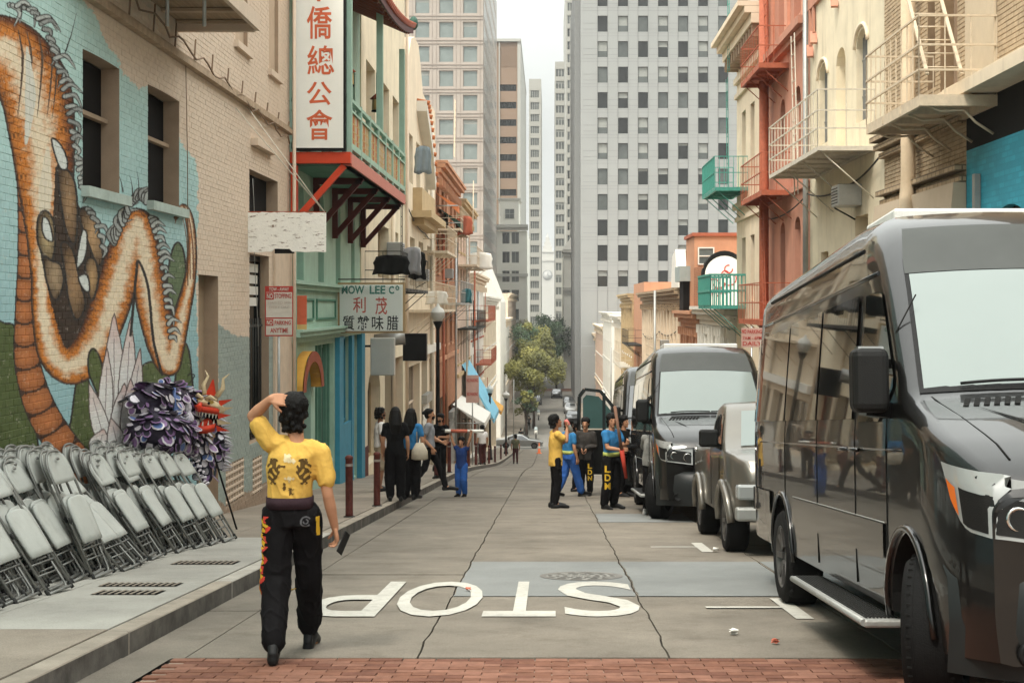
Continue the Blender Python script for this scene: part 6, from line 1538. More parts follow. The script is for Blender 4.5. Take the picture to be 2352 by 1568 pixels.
    for i in range(n + 1):
        x = -.98 + 1.96 * i / n; yb = .34 * abs(x / .98) ** 4 - .07 + .10 * (x / .98) ** 2
        vs += [(x, yb + .06, .26), (x, yb, .50), (x, yb + .02, .74), (x, yb + .10, .80)]
    mb.add(vs, [(i * 4 + j, (i + 1) * 4 + j, (i + 1) * 4 + j + 1, i * 4 + j + 1) for i in range(n) for j in range(3)], 0, True); mb.build('bumper', mat('bumper_grey', (.018, .02, .02), .35, var=.1, bump=0), root)
    for sd in (-1, 1): MB().lathe([(.07, .03), (.065, -.005), (.05, .005), (0, .01)], 16, (sd * .66, .055, .40), 'y').build('fog_lamp', M('black'), root)
    mb = MB(); mb.box(-.14, -.09, .46, .14, -.08, .58); mb.build('number_plate', M('white'), root)
    if roof_unit:
        mb = MB(); mb.box(-.66, 2.65, 2.86, .66, 3.5, 2.995); mb.build('roof_unit', mat('roof_white', (.66, .65, .61), .5), root, bevel=.02, seg=2)
    # rear
    for sd in (-1, 1): side_patch(S, 'tail_lamp', mat('tail_red', (.3, .02, .015), .2), root, lambda t: (1.0, 1.6), 7.12, 7.25, sd, .01, ny=2)
    if open_door:
        d = empty('open_door', (-.98, 1.35, 0)); d.parent = root; d.rotation_euler = (0, 0, math.radians(-8))
        # panel swings out to the side: plane across x
        prof = [(-.02, .45), (-.92, .45), (-1.0, .9), (-1.0, 1.45), (-.98, 2.2), (-.86, 2.36), (-.5, 2.32), (-.2, 1.95), (0, 1.45)]
        inner = [(-.12, 1.48), (-.9, 1.48), (-.9, 2.15), (-.82, 2.24), (-.54, 2.2), (-.26, 1.88)]
        mb = MB(); mb.prism([prof[0], prof[1], prof[2], prof[3], (0, 1.45)], 'y', -.03, .03)
        def strip(a, b, w=.09):
            mb.beam((a[0], 0, a[1]), (b[0], 0, b[1]), w, .07)
        for a, b in zip(prof[3:-1], prof[4:]): strip(a, b, .15 if b[0] < -.85 else .09)
        strip((-.42, 1.45), (-.42, 2.28), .04)
        mb.build('door_panel', M('van_black'), d); mb = MB(); mb.prism(inner, 'y', -.005, .005); mb.build('door_window', mat('clear_glass', (.04, .08, .075), .05, trans=.0, var=.1, bump=0), d)
        MB().box(-.95, -.05, 1.1, -.80, -.031, 1.14).build('door_handle', M('chrome'), d)
    return root
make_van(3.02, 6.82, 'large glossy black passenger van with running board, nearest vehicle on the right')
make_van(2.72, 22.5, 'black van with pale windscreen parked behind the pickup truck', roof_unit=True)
make_van(2.66, 30.6, 'black van with its driver door swung open beside the group of people', open_door=True, roof_unit=False, screen='van_glass')
# pickup
def make_pickup(x, Y, label):
    root = empty('pickup_truck', (x, Y, gz(Y)), label, 'pickup truck'); root.rotation_euler = (-math.atan(SL), 0, 0)
    S = Shell(zt=[(0, .90), (.1, 1.1), (.4, 1.18), (.8, 1.22), (.9, 1.24), (1.4, 1.70), (1.55, 1.79), (1.9, 1.82), (2.2, 1.78), (2.3, 1.6), (2.38, 1.26), (2.45, 1.25), (4.55, 1.25), (4.65, 1.2)],
              zb=[(0, .42), (4.65, .5)], W=.92, belt=1.24, tum=.18, L=4.65, r=[(0, .07), (.9, .05), (1.4, .07), (2.2, .06), (2.45, .04), (4.7, .04)], nose=.2, tail=.06, plan=.10, yplan=2)
    ys = [0, .05, .12, .25, .4, .6, .8, .9, 1.1, 1.25, 1.4, 1.55, 1.7, 1.9, 2.1, 2.2, 2.3, 2.38, 2.45, 2.8, 3.4, 4.0, 4.4, 4.55, 4.65]
    ax = (.85, 3.7); body_with_arches(S, ys, 'body', [M('silver'), M('black_matte')], root, ax, .43)
    for ya in ax:
        for sd in (-1, 1): wheel(root, sd * .80, ya, .37, .26, sd)
    for sd in (-1, 1):
        for ya in ax: mb = MB(); mb.tube([S.pt(ya + .46 * math.cos(a), .37 + .46 * math.sin(a), sd, .03) for a in [math.pi * i / 16 for i in range(17)]], .05, 6); mb.build('arch_flare', M('silver'), root)
        side_patch(S, 'side_window', M('van_glass'), root, lambda t: (1.26, 1.32 + .36 * min(1, t * 1.8)), 1.12, 1.62, sd, .01); side_patch(S, 'side_window', M('van_glass'), root, lambda t: (1.26, 1.69 - .1 * t), 1.67, 2.15, sd, .01)
        for y in (1.35, 2.28): rim_lines(S, 'door_seam', M('black_matte'), root, [(y, .5 + i * .09) for i in range(8)], sd, .005)
        m_ = empty('mirror', (0, 0, 0)); m_.parent = root; MB().box(sd * .96, 1.06, 1.26, sd * 1.2, 1.18, 1.48).build('mirror_housing', M('van_plastic'), m_, bevel=.04, seg=3); MB().beam(S.pt(1.2, 1.24, sd, -.03), (sd * 1.0, 1.12, 1.3), .05).build('mirror_arm', M('van_plastic'), m_)
        mb = MB(); mb.box(sd * .60, -.02, .66, sd * .88, .16, .84); mb.build('headlight', M('lamp_glass'), root, bevel=.03)
    def wsp(u, v, off=.012): y = .93 + .47 * v; w = .70 - .07 * v; x = u * w; return (x, S.ysh(y, x) - off, S.top(y) + .02 * (1 - u * u) + off)
    MB().add([wsp(-1 + 2 * i / 8, j / 5) for i in range(9) for j in range(6)], [(i * 6 + j, (i + 1) * 6 + j, (i + 1) * 6 + j + 1, i * 6 + j + 1) for i in range(8) for j in range(5)], 0, True).build('windscreen', M('screen_sky_tint'), root)
    MB().box(-.55, -.03, .60, .55, .02, .84).build('grille', M('van_plastic'), root); MB().box(-.9, -.08, .42, .9, .1, .58).build('bumper', M('grey_metal'), root, bevel=.03)
    MB().box(-.84, 2.5, 1.2, .84, 4.5, 1.27).build('bed_cover', M('black_matte'), root)
    return root
make_pickup(3.08, 16.5, 'silver pickup truck with black mirrors parked between two black vans')
# cars at and beyond the crossing
def make_car(loc, rz, m, label, group=None):
    root = empty('parked_car' if group else 'car', loc, label, 'car', group); root.rotation_euler = (0, 0, rz)
    S = Shell(zt=[(0, .62), (.1, .74), (.6, .86), (1.2, .95), (1.35, .98), (2.0, 1.36), (2.4, 1.43), (3.0, 1.42), (3.8, 1.1), (4.0, 1.02), (4.6, .98), (4.75, .9)], zb=[(0, .25), (4.75, .3)], W=.9, belt=.85, tum=.36, L=4.75,
              r=[(0, .1), (1.3, .08), (2, .16), (4.75, .1)], nose=.25, tail=.2, plan=.12, yplan=2)
    body_with_arches(S, [0, .05, .15, .3, .6, .9, 1.2, 1.35, 1.6, 1.85, 2.0, 2.2, 2.4, 2.7, 3.0, 3.3, 3.6, 3.8, 4.0, 4.3, 4.55, 4.68, 4.75], 'body', [M(m), M('black_matte')], root, (.88, 3.75), .35)
    for ya in (.88, 3.75):
        for sd in (-1, 1): wheel(root, sd * .8, ya, .31, .2, sd)
    for sd in (-1, 1):
        side_patch(S, 'side_window', M('van_glass'), root, lambda t: (.92, .96 + .36 * min(1, t * 1.6)), 1.5, 2.5, sd, .01); side_patch(S, 'side_window', M('van_glass'), root, lambda t: (.92, 1.33 - .28 * max(0, t - .4)), 2.58, 3.55, sd, .01)
        MB().box(sd * .58, -.01, .55, sd * .8, .1, .68).build('headlight', M('lamp_glass'), root, bevel=.02)
    MB().add([(u * .62, 1.42 + .58 * v - .012, interp(S.zt, 1.42 + .58 * v) + .035) for u in (-1, 0, 1) for v in (0, .5, 1)], [(0, 3, 4, 1), (1, 4, 5, 2), (3, 6, 7, 4), (4, 7, 8, 5)]).build('windscreen', M('van_glass'), root)
    return root
c1 = make_car((-.45, 143.6, gz(143.6) + .02), math.radians(90), 'silver_car', 'silver sedan crossing the street at the bottom of the block')
c1.location.x = -.5
make_car((3.3, 131, gz(131)), 0, 'silver_car', 'bluish white car parked on the right before the crossing').rotation_euler = (-math.atan(SL), 0, 0)
for i, (x, y, m, lab) in enumerate(((3.1, 180, 'van_black', 'dark car parked beyond the crossing, nearest on the right'), (3.1, 196, 'silver_car', 'second car parked beyond the crossing on the right'), (-1.9, 215, 'van_black', 'dark car in the tree shade beyond the crossing'), (1.4, 232, 'van_black', 'black car driving far down the street'), (3.1, 210, 'van_black', 'third car parked beyond the crossing on the right'))):
    make_car((x, y, gz(y)), 0, m, lab, 'cars beyond the crossing')
def scooter(x, y, label):
    r = empty('scooter', (x, y, gz(y)), label, 'motorcycle')
    for yy in (-.6, .6): MB().lathe([(.2, -.06), (.30, -.05), (.32, 0), (.30, .05), (.2, .06)], 20, (0, yy, .32), 'x').build('wheel', M('rubber'), r)
    mb = MB(); mb.sphere((0, .25, .62), .34, 10, 7, 0, (.55, 1.3, .6)); mb.sphere((0, -.35, .8), .3, 10, 7, 0, (.6, .6, 1.0)); mb.build('body', M('white'), r)
    MB().sphere((0, .3, .88), .2, 10, 6, 0, (.8, 2, .4)).build('seat', M('black'), r)
    mb = MB(); mb.tube([(-.36, -.38, 1.08), (0, -.5, 1.02), (.36, -.38, 1.08)], .02, 6); mb.beam((0, -.6, .32), (0, -.42, 1.0), .06); mb.build('handlebar', M('black'), r); MB().add([(-.2, -.48, 1.0), (.2, -.48, 1.0), (.14, -.36, 1.36), (-.14, -.36, 1.36)], [(0, 1, 2, 3)]).build('screen', M('glass_sky'), r)
scooter(-1.35, 158, 'white motorcycle parked just beyond the crossing'); scooter(-1.25, 186, 'white motorcycle farther beyond the crossing with rider cover')
# ------------------------------------------------------------------ posts, lamps, signs, trees
def bollard(x, y, label, h=.93, tilt=0):
    r = empty('bollard', (x, y, gz(y) + .15), label, 'bollard', 'maroon posts along the left kerb'); r.rotation_euler = (tilt, tilt * .5, 0)
    MB().lathe([(.0, 0), (.062, 0), (.058, .05), (.056, h - .06), (.062, h - .05), (.062, h - .02), (.04, h), (0, h + .012)], 16).build('post', M('post_maroon'), r)
    MB().lathe([(.060, h - .16), (.061, h - .12)], 16).build('band', mat('post_band', (.30, .25, .22), .6), r)
    MB().lathe([(.09, -.002), (.085, .015), (.06, .02)], 16).build('base_ring', M('iron'), r)
bl = [(21.6, -3.02, 'nearest maroon post, scratched, by the kerb behind the man in yellow'), (24.6, -2.96, 'second maroon post in front of the long haired woman'), (29.8, -2.98, 'third maroon post behind the walking man in grey')]
ords = ['fourth', 'fifth', 'sixth', 'seventh', 'eighth', 'ninth', 'tenth', 'eleventh', 'twelfth', 'thirteenth']
for i, y in enumerate([38, 43, 48, 53.5, 59, 65, 72, 80, 90, 101]): bl.append((y, -2.99, ords[i] + ' maroon post along the left kerb'))
for i, (y, x, l) in enumerate(bl): bollard(x, y, l, tilt=.01 * ((i % 3) - 1))
def lamp(x, y, zb, h, label, gr=.21):
    r = empty('street_lamp', (x, y, zb), label, 'street lamp')
    MB().lathe([(0, 0), (.17, 0), (.17, .12), (.13, .2), (.11, .8), (.085, .9), (.07, 1.1), (.055, h - .75), (.06, h - .7), (.14, h - .52), (.15, h - .47), (0, h - .46)], 18).build('post', M('black'), r)
    MB().lathe([(.13, h - .46), (gr, h - .33), (gr * 1.02, h - .2)], 18).build('lamp_shade', mat('lamp_glass2', (.50, .50, .46), .3), r)
    MB().lathe([(gr * 1.05, h - .2), (gr * .8, h - .08), (.07, h - .02), (.05, h + .03), (.02, h + .08), (0, h + .09)], 18).build('lamp_cap', mat('lamp_cap', (.56, .56, .52), .5), r)
lamp(-3.45, 44.5, gz(44.5) + .15, 5.15, 'black street lamp with pale acorn globe on the left pavement, nearest lamp')
lamp(-3.2, 108, gz(108) + .15, 4.7, 'far black street lamp on the left near the crossing', .28)
lamp(-3.6, 88, gz(88) + .15, 4.6, 'black street lamp under the blue awning')
# no stopping sign
s = empty('parking_sign', (-4.36, 23, gz(23) + .15), 'red and white NO STOPPING and NO PARKING sign on a thin pole', 'sign')
MB().tube([(0, .03, 0), (0, .03, 3.65)], .022, 8).build('pole', M('galv'), s)
zc = lambda py: (CY - py) * 23 / F - (gz(23) + .15)
xc = lambda px: (px - CX) * 23 / F + 4.36
rsg = mat('sign_red', (.40, .045, .035), .5, var=.1, scale=8, grime=.2); wsg = mat('sign_pale', (.58, .53, .46), .55, var=.08, scale=8, grime=.2)
MB().box(xc(608.5), 0, zc(772), xc(673), .012, zc(657)).build('plate', rsg, s, bevel=.003)
def pan(a, b, c, d, m, name='panel', y=-.002): MB().box(xc(a), y, zc(d), xc(b), y + .003, zc(c)).build(name, m, s)
pan(611, 671, 671, 729, wsg); pan(611, 671, 732, 769, wsg)
def sg(t, a, b, c, d, m, bold=.02): flat_text(t, xc(a), xc(b), zc(d), zc(c), m, s, bold, -.007, 'lettering')
pan(611, 629, 672, 688, rsg, 'panel', -.004); pan(611, 628, 733, 748, rsg, 'panel', -.004)
sg('TOW - AWAY', 618, 664, 660, 668, wsg); sg('NO', 613, 627, 674, 686, wsg, .03); sg('STOPPING', 631, 669, 674, 685, rsg); sg('NO', 613, 626, 735, 746, wsg, .03); sg('PARKING', 631, 668, 736, 746, rsg); sg('ANYTIME', 621, 662, 753, 764, rsg)
fd = mat('sign_faded', (.47, .39, .33), .6)
sg('10AM TO 2PM', 616, 667, 692, 698, fd, 0); sg('EVERY DAY', 618, 664, 702, 708, fd, 0)
# right red sign
s = empty('parking_sign', (4.6, 32, gz(32) + .15), 'faded red and white NO PARKING sign on the right behind the vans', 'sign')
zc = lambda py: (CY - py) * 32 / F - (gz(32) + .15)
xc = lambda px: (px - CX) * 32 / F - 4.6
MB().tube([(xc(1727), .03, 0), (xc(1727), .03, zc(750))], .022, 8).build('pole', M('galv'), s)
MB().box(xc(1703), 0, zc(797), xc(1751), .012, zc(753)).build('plate', mat('sign_pink', (.52, .33, .28), .6), s)
sg('NO', 1704, 1714, 756, 766, rsg, .03); sg('PARKING', 1717, 1750, 757, 766, rsg, .02); sg('7AM - 6PM', 1706, 1749, 772, 780, rsg, .01); sg('DAILY', 1706, 1749, 784, 793, rsg, .01)
s = empty('parking_sign', (-3.3, 62, gz(62) + .15), 'faded pale parking sign far down the left pavement', 'sign')
MB().tube([(0, .03, 0), (0, .03, 3.9)], .03, 8).build('pole', M('galv'), s); MB().box(-.28, 0, 2.7, .28, .012, 3.9).build('plate', mat('sign_pink', (.52, .33, .28)), s)
for k, z in enumerate((3.7, 3.1)): flat_text('NO PARKING', -.24, .24, z - .1, z + .05, rsg, s, .02, -.007, 'lettering')
# traffic cone
r = empty('traffic_cone', (-.75, 118, gz(118)), 'orange traffic cone standing in the road near the crossing', 'cone')
MB().lathe([(.24, 0), (.24, .04), (.13, .05), (.03, .9), (0, .9)], 14).build('cone_body', mat('cone', (.75, .16, .05), .5), r); MB().lathe([(.1, .45), (.075, .62)], 14).build('band', M('white'), r)
# railings and steps at the right beyond the crossing
r = empty('railing', (2.9, 128, gz(128)), 'black street railing along the right kerb near the crossing', 'railing')
mb = MB()
for z in (.2, 1.0): mb.tube([(1.1, -10, z + .8), (1.1, 11, z - .95)], .03, 6)
mb.build('rail', M('black'), r)
bm_ = MB().box(-.03, -.03, 0, .03, .03, 1.0).mesh('baluster', M('black'))
for i in range(15): link('baluster', bm_, r, (1.1, -10 + i * 1.5, .82 - i * 1.5 * .0845))
# trees
def leaf_mat(n, c): return mat(n, c, .6, var=.35, scale=1.2, bump=0, spec=.2)
leaf_mat('leaf_olive', (.17, .165, .045)); leaf_mat('leaf_olive2', (.11, .11, .035)); leaf_mat('leaf_green', (.05, .085, .04)); leaf_mat('leaf_green2', (.032, .055, .026)); leaf_mat('leaf_light', (.25, .235, .07))
mat('bark', (.06, .045, .035), .9, var=.3, scale=6)
def tree(x, y, h, rad, label, mats, seed, trunk_h=.42, n=5200):
    r = empty('street_tree', (x, y, gz(y)), label, 'tree', 'street trees beyond the crossing'); q = random.Random(seed)
    mb = MB(); mb.tube([(0, 0, -.3), (.05, 0, h * .2), (-.1, .05, h * trunk_h), (.0, .1, h * .7)], [.2, .15, .12, .05], 8)
    ends = []
    for k in range(9):
        a = k * 2.4; z0 = h * (trunk_h * .7 + .05 * k / 2); e = Vector((math.cos(a) * rad * q.uniform(.5, .8), math.sin(a) * rad * q.uniform(.5, .8), h * q.uniform(.6, .85)))
        mb.tube([(0, 0, z0), (e.x * .4, e.y * .4, z0 + (e.z - z0) * .55), e], [.08, .05, .02], 5); ends.append(e)
    mb.build('trunk', M('bark'), r)
    cl = []
    for k in range(34):
        a = q.uniform(0, 6.28); rr = rad * math.sqrt(q.random()) * .85; zz = h * (.5 + .5 * q.random() * (1 - (rr / rad) ** 2 * .6)); cl.append((Vector((math.cos(a) * rr, math.sin(a) * rr, zz)), q.uniform(.45, 1.0) * rad * .36))
    per = n // len(cl); mb = MB()
    for c, cr in cl:
        mi = q.choice([0, 0, 1, 2])
        for i in range(per):
            d = Vector((q.gauss(0, 1), q.gauss(0, 1), q.gauss(0, .75))); d.normalize(); p = c + d * cr * q.uniform(.55, 1.12)
            s_ = q.uniform(.09, .19); u = Vector((q.gauss(0, 1), q.gauss(0, 1), q.gauss(0, .6))).normalized(); v = u.orthogonal().normalized()
            mb.add([p - u * s_, p + v * s_ * .6, p + u * s_, p - v * s_ * .6], [(0, 1, 2, 3)], mi)
    mb.build('crown', [M(m) for m in mats], r); return r
tree(-1.75, 172, 9.6, 3.6, 'olive yellow street tree, nearest beyond the crossing', ['leaf_olive', 'leaf_light', 'leaf_olive2'], 1, n=15000)
tree(-2.4, 200, 12.5, 4.0, 'darker olive tree behind the nearest one', ['leaf_olive', 'leaf_olive2', 'leaf_green'], 2, n=12000)
tree(-1.6, 232, 14.0, 4.2, 'green tree rising behind the olive trees', ['leaf_green', 'leaf_olive2', 'leaf_green2'], 3, n=10000)
tree(1.5, 262, 13.5, 4.6, 'farthest dark green tree at the right of the clump', ['leaf_green2', 'leaf_green', 'leaf_green2'], 4, n=10000)
tree(-2.5, 150.5 + 12, 5.2, 1.3, 'thin young tree by the motorcycles', ['leaf_olive2', 'leaf_green', 'leaf_olive'], 5, n=1500)
# street wall poles beyond crossing
for (x, y, h, lab) in ((-3.1, 128, 6.5, 'thin grey utility pole left near the crossing'), (4.5, 60, 7.5, 'thin grey pole on the right pavement by the finned building'), (4.6, 104, 8, 'grey pole farther down the right pavement')):
    o = MB().tube([(x, y, gz(y)), (x, y, gz(y) + h)], .05, 8).build('utility_pole', M('grey_metal')); tag(o, lab, 'pole')
# ------------------------------------------------------------------ things fixed to the fronts
def ac(side, X, y, z, label):
    r = empty('air_conditioner', (X, y, z), label, 'air conditioner', 'window air conditioners'); s = side
    MB().box(0, -.36, 0, s * .5, .36, .45).build('case', M('galv'), r, bevel=.02)
    mb = MB()
    for i in range(6): mb.box(s * .5, -.30, .06 + i * .06, s * .512, .30, .08 + i * .06)
    mb.build('vent', M('dark_iron'), r); MB().beam((0, .3, -.25), (s * .45, .3, 0), .03).build('bracket', M('dark_iron'), r)
ac(1, WL, 45.3, 1.6, 'grey air conditioner between the lower windows of the tall cream building'); ac(1, WL, 54.8, 1.0, 'air conditioner on the ornate parapet building'); ac(1, WL, 69, 1.4, 'air conditioner low on the orange brick house')
ac(1, WL, 84, .5, 'air conditioner on the pinkish balcony house'); ac(-1, WR_, 29.8, 2.1, 'air conditioner under the white fire escape'); ac(-1, WR_, 76, -2.2, 'air conditioner on the long beige house')
def wire(name, pts, r, m, label):
    P_ = []
    for (a, b) in zip(pts[:-1], pts[1:]):
        a, b = Vector(a), Vector(b)
        for i in range(8): t = i / 8; p = a.lerp(b, t); p.z -= .35 * (a - b).length * .08 * 4 * t * (1 - t); P_.append(p)
    P_.append(Vector(pts[-1])); o = MB().tube(P_, r, 5).build(name, M(m)); tag(o, label, 'cable')
wire('cable', [(WL + .06, 39, 3.6), (WL + .06, 46, 3.5), (WL + .06, 50.5, 3.7), (WL + .08, 58, 3.0), (WL + .08, 64, 3.1), (WL + .1, 72, 1.0), (WL + .1, 79, 1.1)], .022, 'dark_iron', 'sagging dark cable clipped along the cream fronts on the left')
wire('cable', [(WR_ - .08, 27.6, 2.9), (WR_ - .08, 31, 2.6), (WR_ - .08, 35.2, 2.8), (WR_ - .1, 42, 2.6)], .02, 'dark_iron', 'dark cable under the white fire escape on the right')
wire('cable', [(WR_ - .08, 49, -.4), (WR_ - .08, 60, -.6), (WR_ - .08, 68, -.8), (WR_ - .1, 82, -1.4), (WR_ - .1, 96, -1.8)], .03, 'dark_iron', 'dark cable strung along the lower fronts on the right')
for k, (y, z0, z1, m, lab) in enumerate(((45.9, -5.2, 3.4, 'cream', 'cream drainpipe on the tall cream building'), (61.2, -6.8, 8, 'white_iron', 'white drainpipe on the ornate building'), (70.2, -7.6, 5.5, 'terracotta', 'terracotta drainpipe on the orange brick house'), (88, -9.5, 5, 'galv', 'grey drainpipe on the pinkish house'), (102, -10.5, 1.8, 'galv', 'grey drainpipe on the pale house'))):
    o = MB().tube([(WL + .1, y, z0), (WL + .1, y, z1)], .07, 8).build('drainpipe', M(m)); tag(o, lab, 'pipe')
# corrugated shutters
def shutter(side, X, Y0, Y1, z0, z1, m, label):
    r = empty('roller_shutter', (X, (Y0 + Y1) / 2, z0), label, 'shutter'); n = int((z1 - z0) / .16); h = (Y1 - Y0) / 2
    sm_ = MB().box(0, -h, .0, side * .05, h, .14).mesh('slat', M(m))
    for i in range(n): link('slat', sm_, r, (side * .02 + side * .015 * (i % 2), 0, i * .16))
    mb = MB(); mb.box(0, -h - .1, n * .16, side * .22, h + .1, n * .16 + .35); mb.build('shutter_box', M('grey_metal'), r)
shutter(1, WL, 57.4, 60.0, gz(60) + .5, gz(57) + 2.7, 'white_wall', 'white roller shutter behind the boy with the pole')
shutter(1, WL, 73, 77, gz(77) + .3, gz(73) + 2.6, 'galv', 'grey roller shutter on the orange brick house')
shutter(-1, WR_, 46, 48.2, gz(48) + .4, gz(46) + 2.6, 'galv', 'grey roller shutter on the classical building')
# washing on the far left balconies
garment('towel', -3.95, 67, 4.3, .8, .9, mat('towel_red', (.42, .12, .07), .8), 'rust red towel drying on the upper pale fire escape', 'clothes drying on the fire escape')
garment('sheet', -3.95, 83, 3.2, 1.4, 1.0, M('white'), 'white sheet drying on the pinkish house balcony', 'clothes drying on the fire escape')
garment('shirt', -3.95, 69, .9, .5, .7, mat('shirt_teal', (.06, .2, .22), .8), 'teal shirt on the grey iron fire escape', 'clothes drying on the fire escape')
# ------------------------------------------------------------------ folding chairs leaning against the mural wall
mat('chair_white', (.42, .43, .395), .45, var=.10, scale=3, grime=.35, bump=.1, bscale=200)
mat('chair_tube', (.20, .20, .185), .4, .5, var=.2, scale=12, bump=0)
mat('chair_foot', (.03, .03, .028), .6)
def u_frame(w, z0, z1, r, y, n=6):
    pts = [(-w, y, z0)] + [(-w + r - r * math.cos(a), y, z1 - r + r * math.sin(a)) for a in [math.pi / 2 * i / n for i in range(n + 1)]]
    pts += [(w - r + r * math.sin(a), y, z1 - r + r * math.cos(a)) for a in [math.pi / 2 * i / n for i in range(n + 1)]] + [(w, y, z0)]
    return pts
def panel(zs, yoff, t=.02, bow=.0, nx=8):
    """zs: list (z, halfwidth); sheet with thickness, bowed"""
    mb = MB(); k = len(zs); vs = []
    for s_ in (0, 1):
        for i, (z, w) in enumerate(zs):
            for j in range(nx + 1):
                u = -1 + 2 * j / nx; vs.append((u * w, yoff - bow * (1 - u * u) + s_ * t, z))
    n1 = k * (nx + 1)
    fs = [(i * (nx + 1) + j, i * (nx + 1) + j + 1, (i + 1) * (nx + 1) + j + 1, (i + 1) * (nx + 1) + j) for i in range(k - 1) for j in range(nx)]
    fs += [tuple(n1 + q for q in f[::-1]) for f in fs[:]]
    for i in range(k - 1):
        a, b = i * (nx + 1), (i + 1) * (nx + 1); fs.append((a, b, n1 + b, n1 + a)); fs.append((a + nx, n1 + a + nx, n1 + b + nx, b + nx))
    for j in range(nx): fs.append((j, n1 + j, n1 + j + 1, j + 1)); a = (k - 1) * (nx + 1) + j; fs.append((a, a + 1, n1 + a + 1, n1 + a))
    mb.add(vs, fs, 0, True); return mb
# local frame: front of the chair looks along -y here; y is thickness; z runs up the folded chair
CL = 1.12
frame_m = MB().tube(u_frame(.205, .02, CL, .17, .0), .0125, 7).mesh('frame', M('chair_tube'))
back_m = panel([(.84, .192), (.88, .193), (.93, .193), (1.0, .186), (1.04, .168), (1.075, .135), (1.095, .09), (1.1, .05)], -.018, .02, -.02).mesh('backrest', M('chair_white'))
hole_m = MB().sphere((0, -.026, 1.045), .03, 10, 5, 0, (1.2, .25, .5)).mesh('hand_hole', M('chair_tube'))
seat_m = panel([(.30, .175), (.36, .182), (.5, .186), (.6, .184), (.66, .17), (.69, .14), (.705, .09)], -.045, .025, .012).mesh('seat', M('chair_white'))
rear_pts = [(-x, y, .62 - (z - .0)) for (x, y, z) in u_frame(.17, .0, .60, .05, .02)]
rear_m = MB().tube(rear_pts, .0115, 7).mesh('rear_leg', M('chair_tube'))
bar_m = MB().tube([(-.17, .02, .17), (.17, .02, .17)], .008, 6).tube([(-.205, 0, .26), (.205, 0, .26)], .008, 6).mesh('crossbar', M('chair_tube'))
foot_m = MB().lathe([(0, -.01), (.017, -.01), (.018, .045), (.013, .05)], 9).mesh('foot_cap', M('chair_foot'))
base_m = MB().tube([(-.205, .0, .012), (.205, .0, .012)], .012, 7).mesh('bottom_bar', M('chair_tube'))
knob_m = MB().sphere((0, 0, 0), .02, 8, 5, 0, (1, 1, 1.4)).mesh('pivot', M('chair_foot'))
def chair(loc, lean, yaw, label):
    r = empty('folding_chair', loc, label, 'folding chair', 'folding chairs stacked along the mural wall')
    # leaning back: top goes toward local +y
    r.rotation_euler = Euler((-lean, 0, yaw), 'XYZ'); r.scale = (.98, .95, 1.1)
    for n, m in (('frame', frame_m), ('backrest', back_m), ('seat', seat_m), ('rear_leg', rear_m), ('crossbar', bar_m), ('bottom_bar', base_m), ('hand_hole', hole_m)): link(n, m, r)
    for sx in (-1, 1): link('pivot', knob_m, r, (sx * .212, -.012, .52)); link('foot_cap', foot_m, r, (sx * .205, 0, .0))
    return r
rc = random.Random(21)
fronts = [(36, 1384, 33), (72, 1376, 31), (146, 1358, 29), (182, 1334, 27), (300, 1308, 42), (322, 1297, 40), (362, 1283, 30), (414, 1268, 29), (460, 1258, 30), (494, 1250, 29), (528, 1243, 31), (-8, 1405, 32), (-48, 1432, 30), (245, 1322, 22)]
fronts.sort(key=lambda f: f[0])
names = ['outermost', 'second', 'third', 'fourth', 'fifth', 'sixth', 'seventh', 'eighth']
nth = ['first', 'second', 'third', 'fourth', 'fifth', 'sixth', 'seventh', 'eighth', 'ninth', 'tenth', 'eleventh', 'twelfth', 'thirteenth', 'fourteenth']
k = 0
for fi, (px, py, ln) in enumerate(fronts):
    Y = 4443 / (py - 981); X = (px - CX) / F * Y
    depth = 8
    for d in range(depth):
        t = d / (depth - 1)
        x = X + (-4.78 - X) * t; lean = math.radians((ln + 4) * (1 - t) + 15 * t + rc.uniform(-2.2, 2.2))
        y = Y + rc.uniform(-.09, .09) + t * .25 + (.12 if d % 2 else 0)
        lab = f'white folding chair, {names[d]} of the stack' if False else f'white folding chair {"at the front" if d == 0 else names[d] + " back"} in stack {nth[fi]} from the near end'
        lab = ('front' if d == 0 else names[d] + ' back') + ' white folding chair in the ' + nth[fi] + ' stack counted from the street corner'
        chair((x, y, gz(y) + .162), lean, math.radians(90 + rc.uniform(-4, 4) - 4), lab)
        k += 1
# ------------------------------------------------------------------ PEOPLE
mat('skin', (.42, .215, .125), .55, var=.08, scale=9, bump=.08, bscale=200); mat('skin_dark', (.26, .13, .075), .55, var=.08, scale=9, bump=.08)
mat('hair', (.005, .0045, .004), .5, var=.2, scale=30, bump=.6, bscale=160, stretch=(1, 1, .25)); mat('eye', (.015, .012, .01), .3, bump=0)
def cloth(n, c, r=.85, v=.12): return mat(n, c, r, var=v, scale=7, bump=.5, bscale=16, spec=.12)
cloth('shirt_yellow', (.62, .385, .085)); cloth('pants_black', (.0055, .005, .0055)); cloth('shirt_white', (.70, .67, .64)); cloth('shirt_blue', (.035, .17, .36)); cloth('shirt_navy', (.02, .05, .10)); cloth('shirt_grey', (.26, .27, .29))
cloth('shirt_black', (.006, .006, .0065)); cloth('pants_blue', (.03, .10, .33)); cloth('jersey_blue', (.02, .045, .15)); cloth('hoodie_grey', (.21, .21, .195)); cloth('jacket_dark', (.045, .04, .036)); cloth('tote', (.50, .44, .34)); cloth('tan_cloth', (.33, .27, .19)); cloth('sash_lime', (.42, .47, .13)); cloth('sash_dark', (.035, .02, .025)); mat('shoe', (.012, .012, .012), .45); mat('shoe_white', (.5, .5, .48), .5)
cloth('pants_maroon', (.06, .02, .02)); cloth('shirt_olive', (.10, .10, .06))
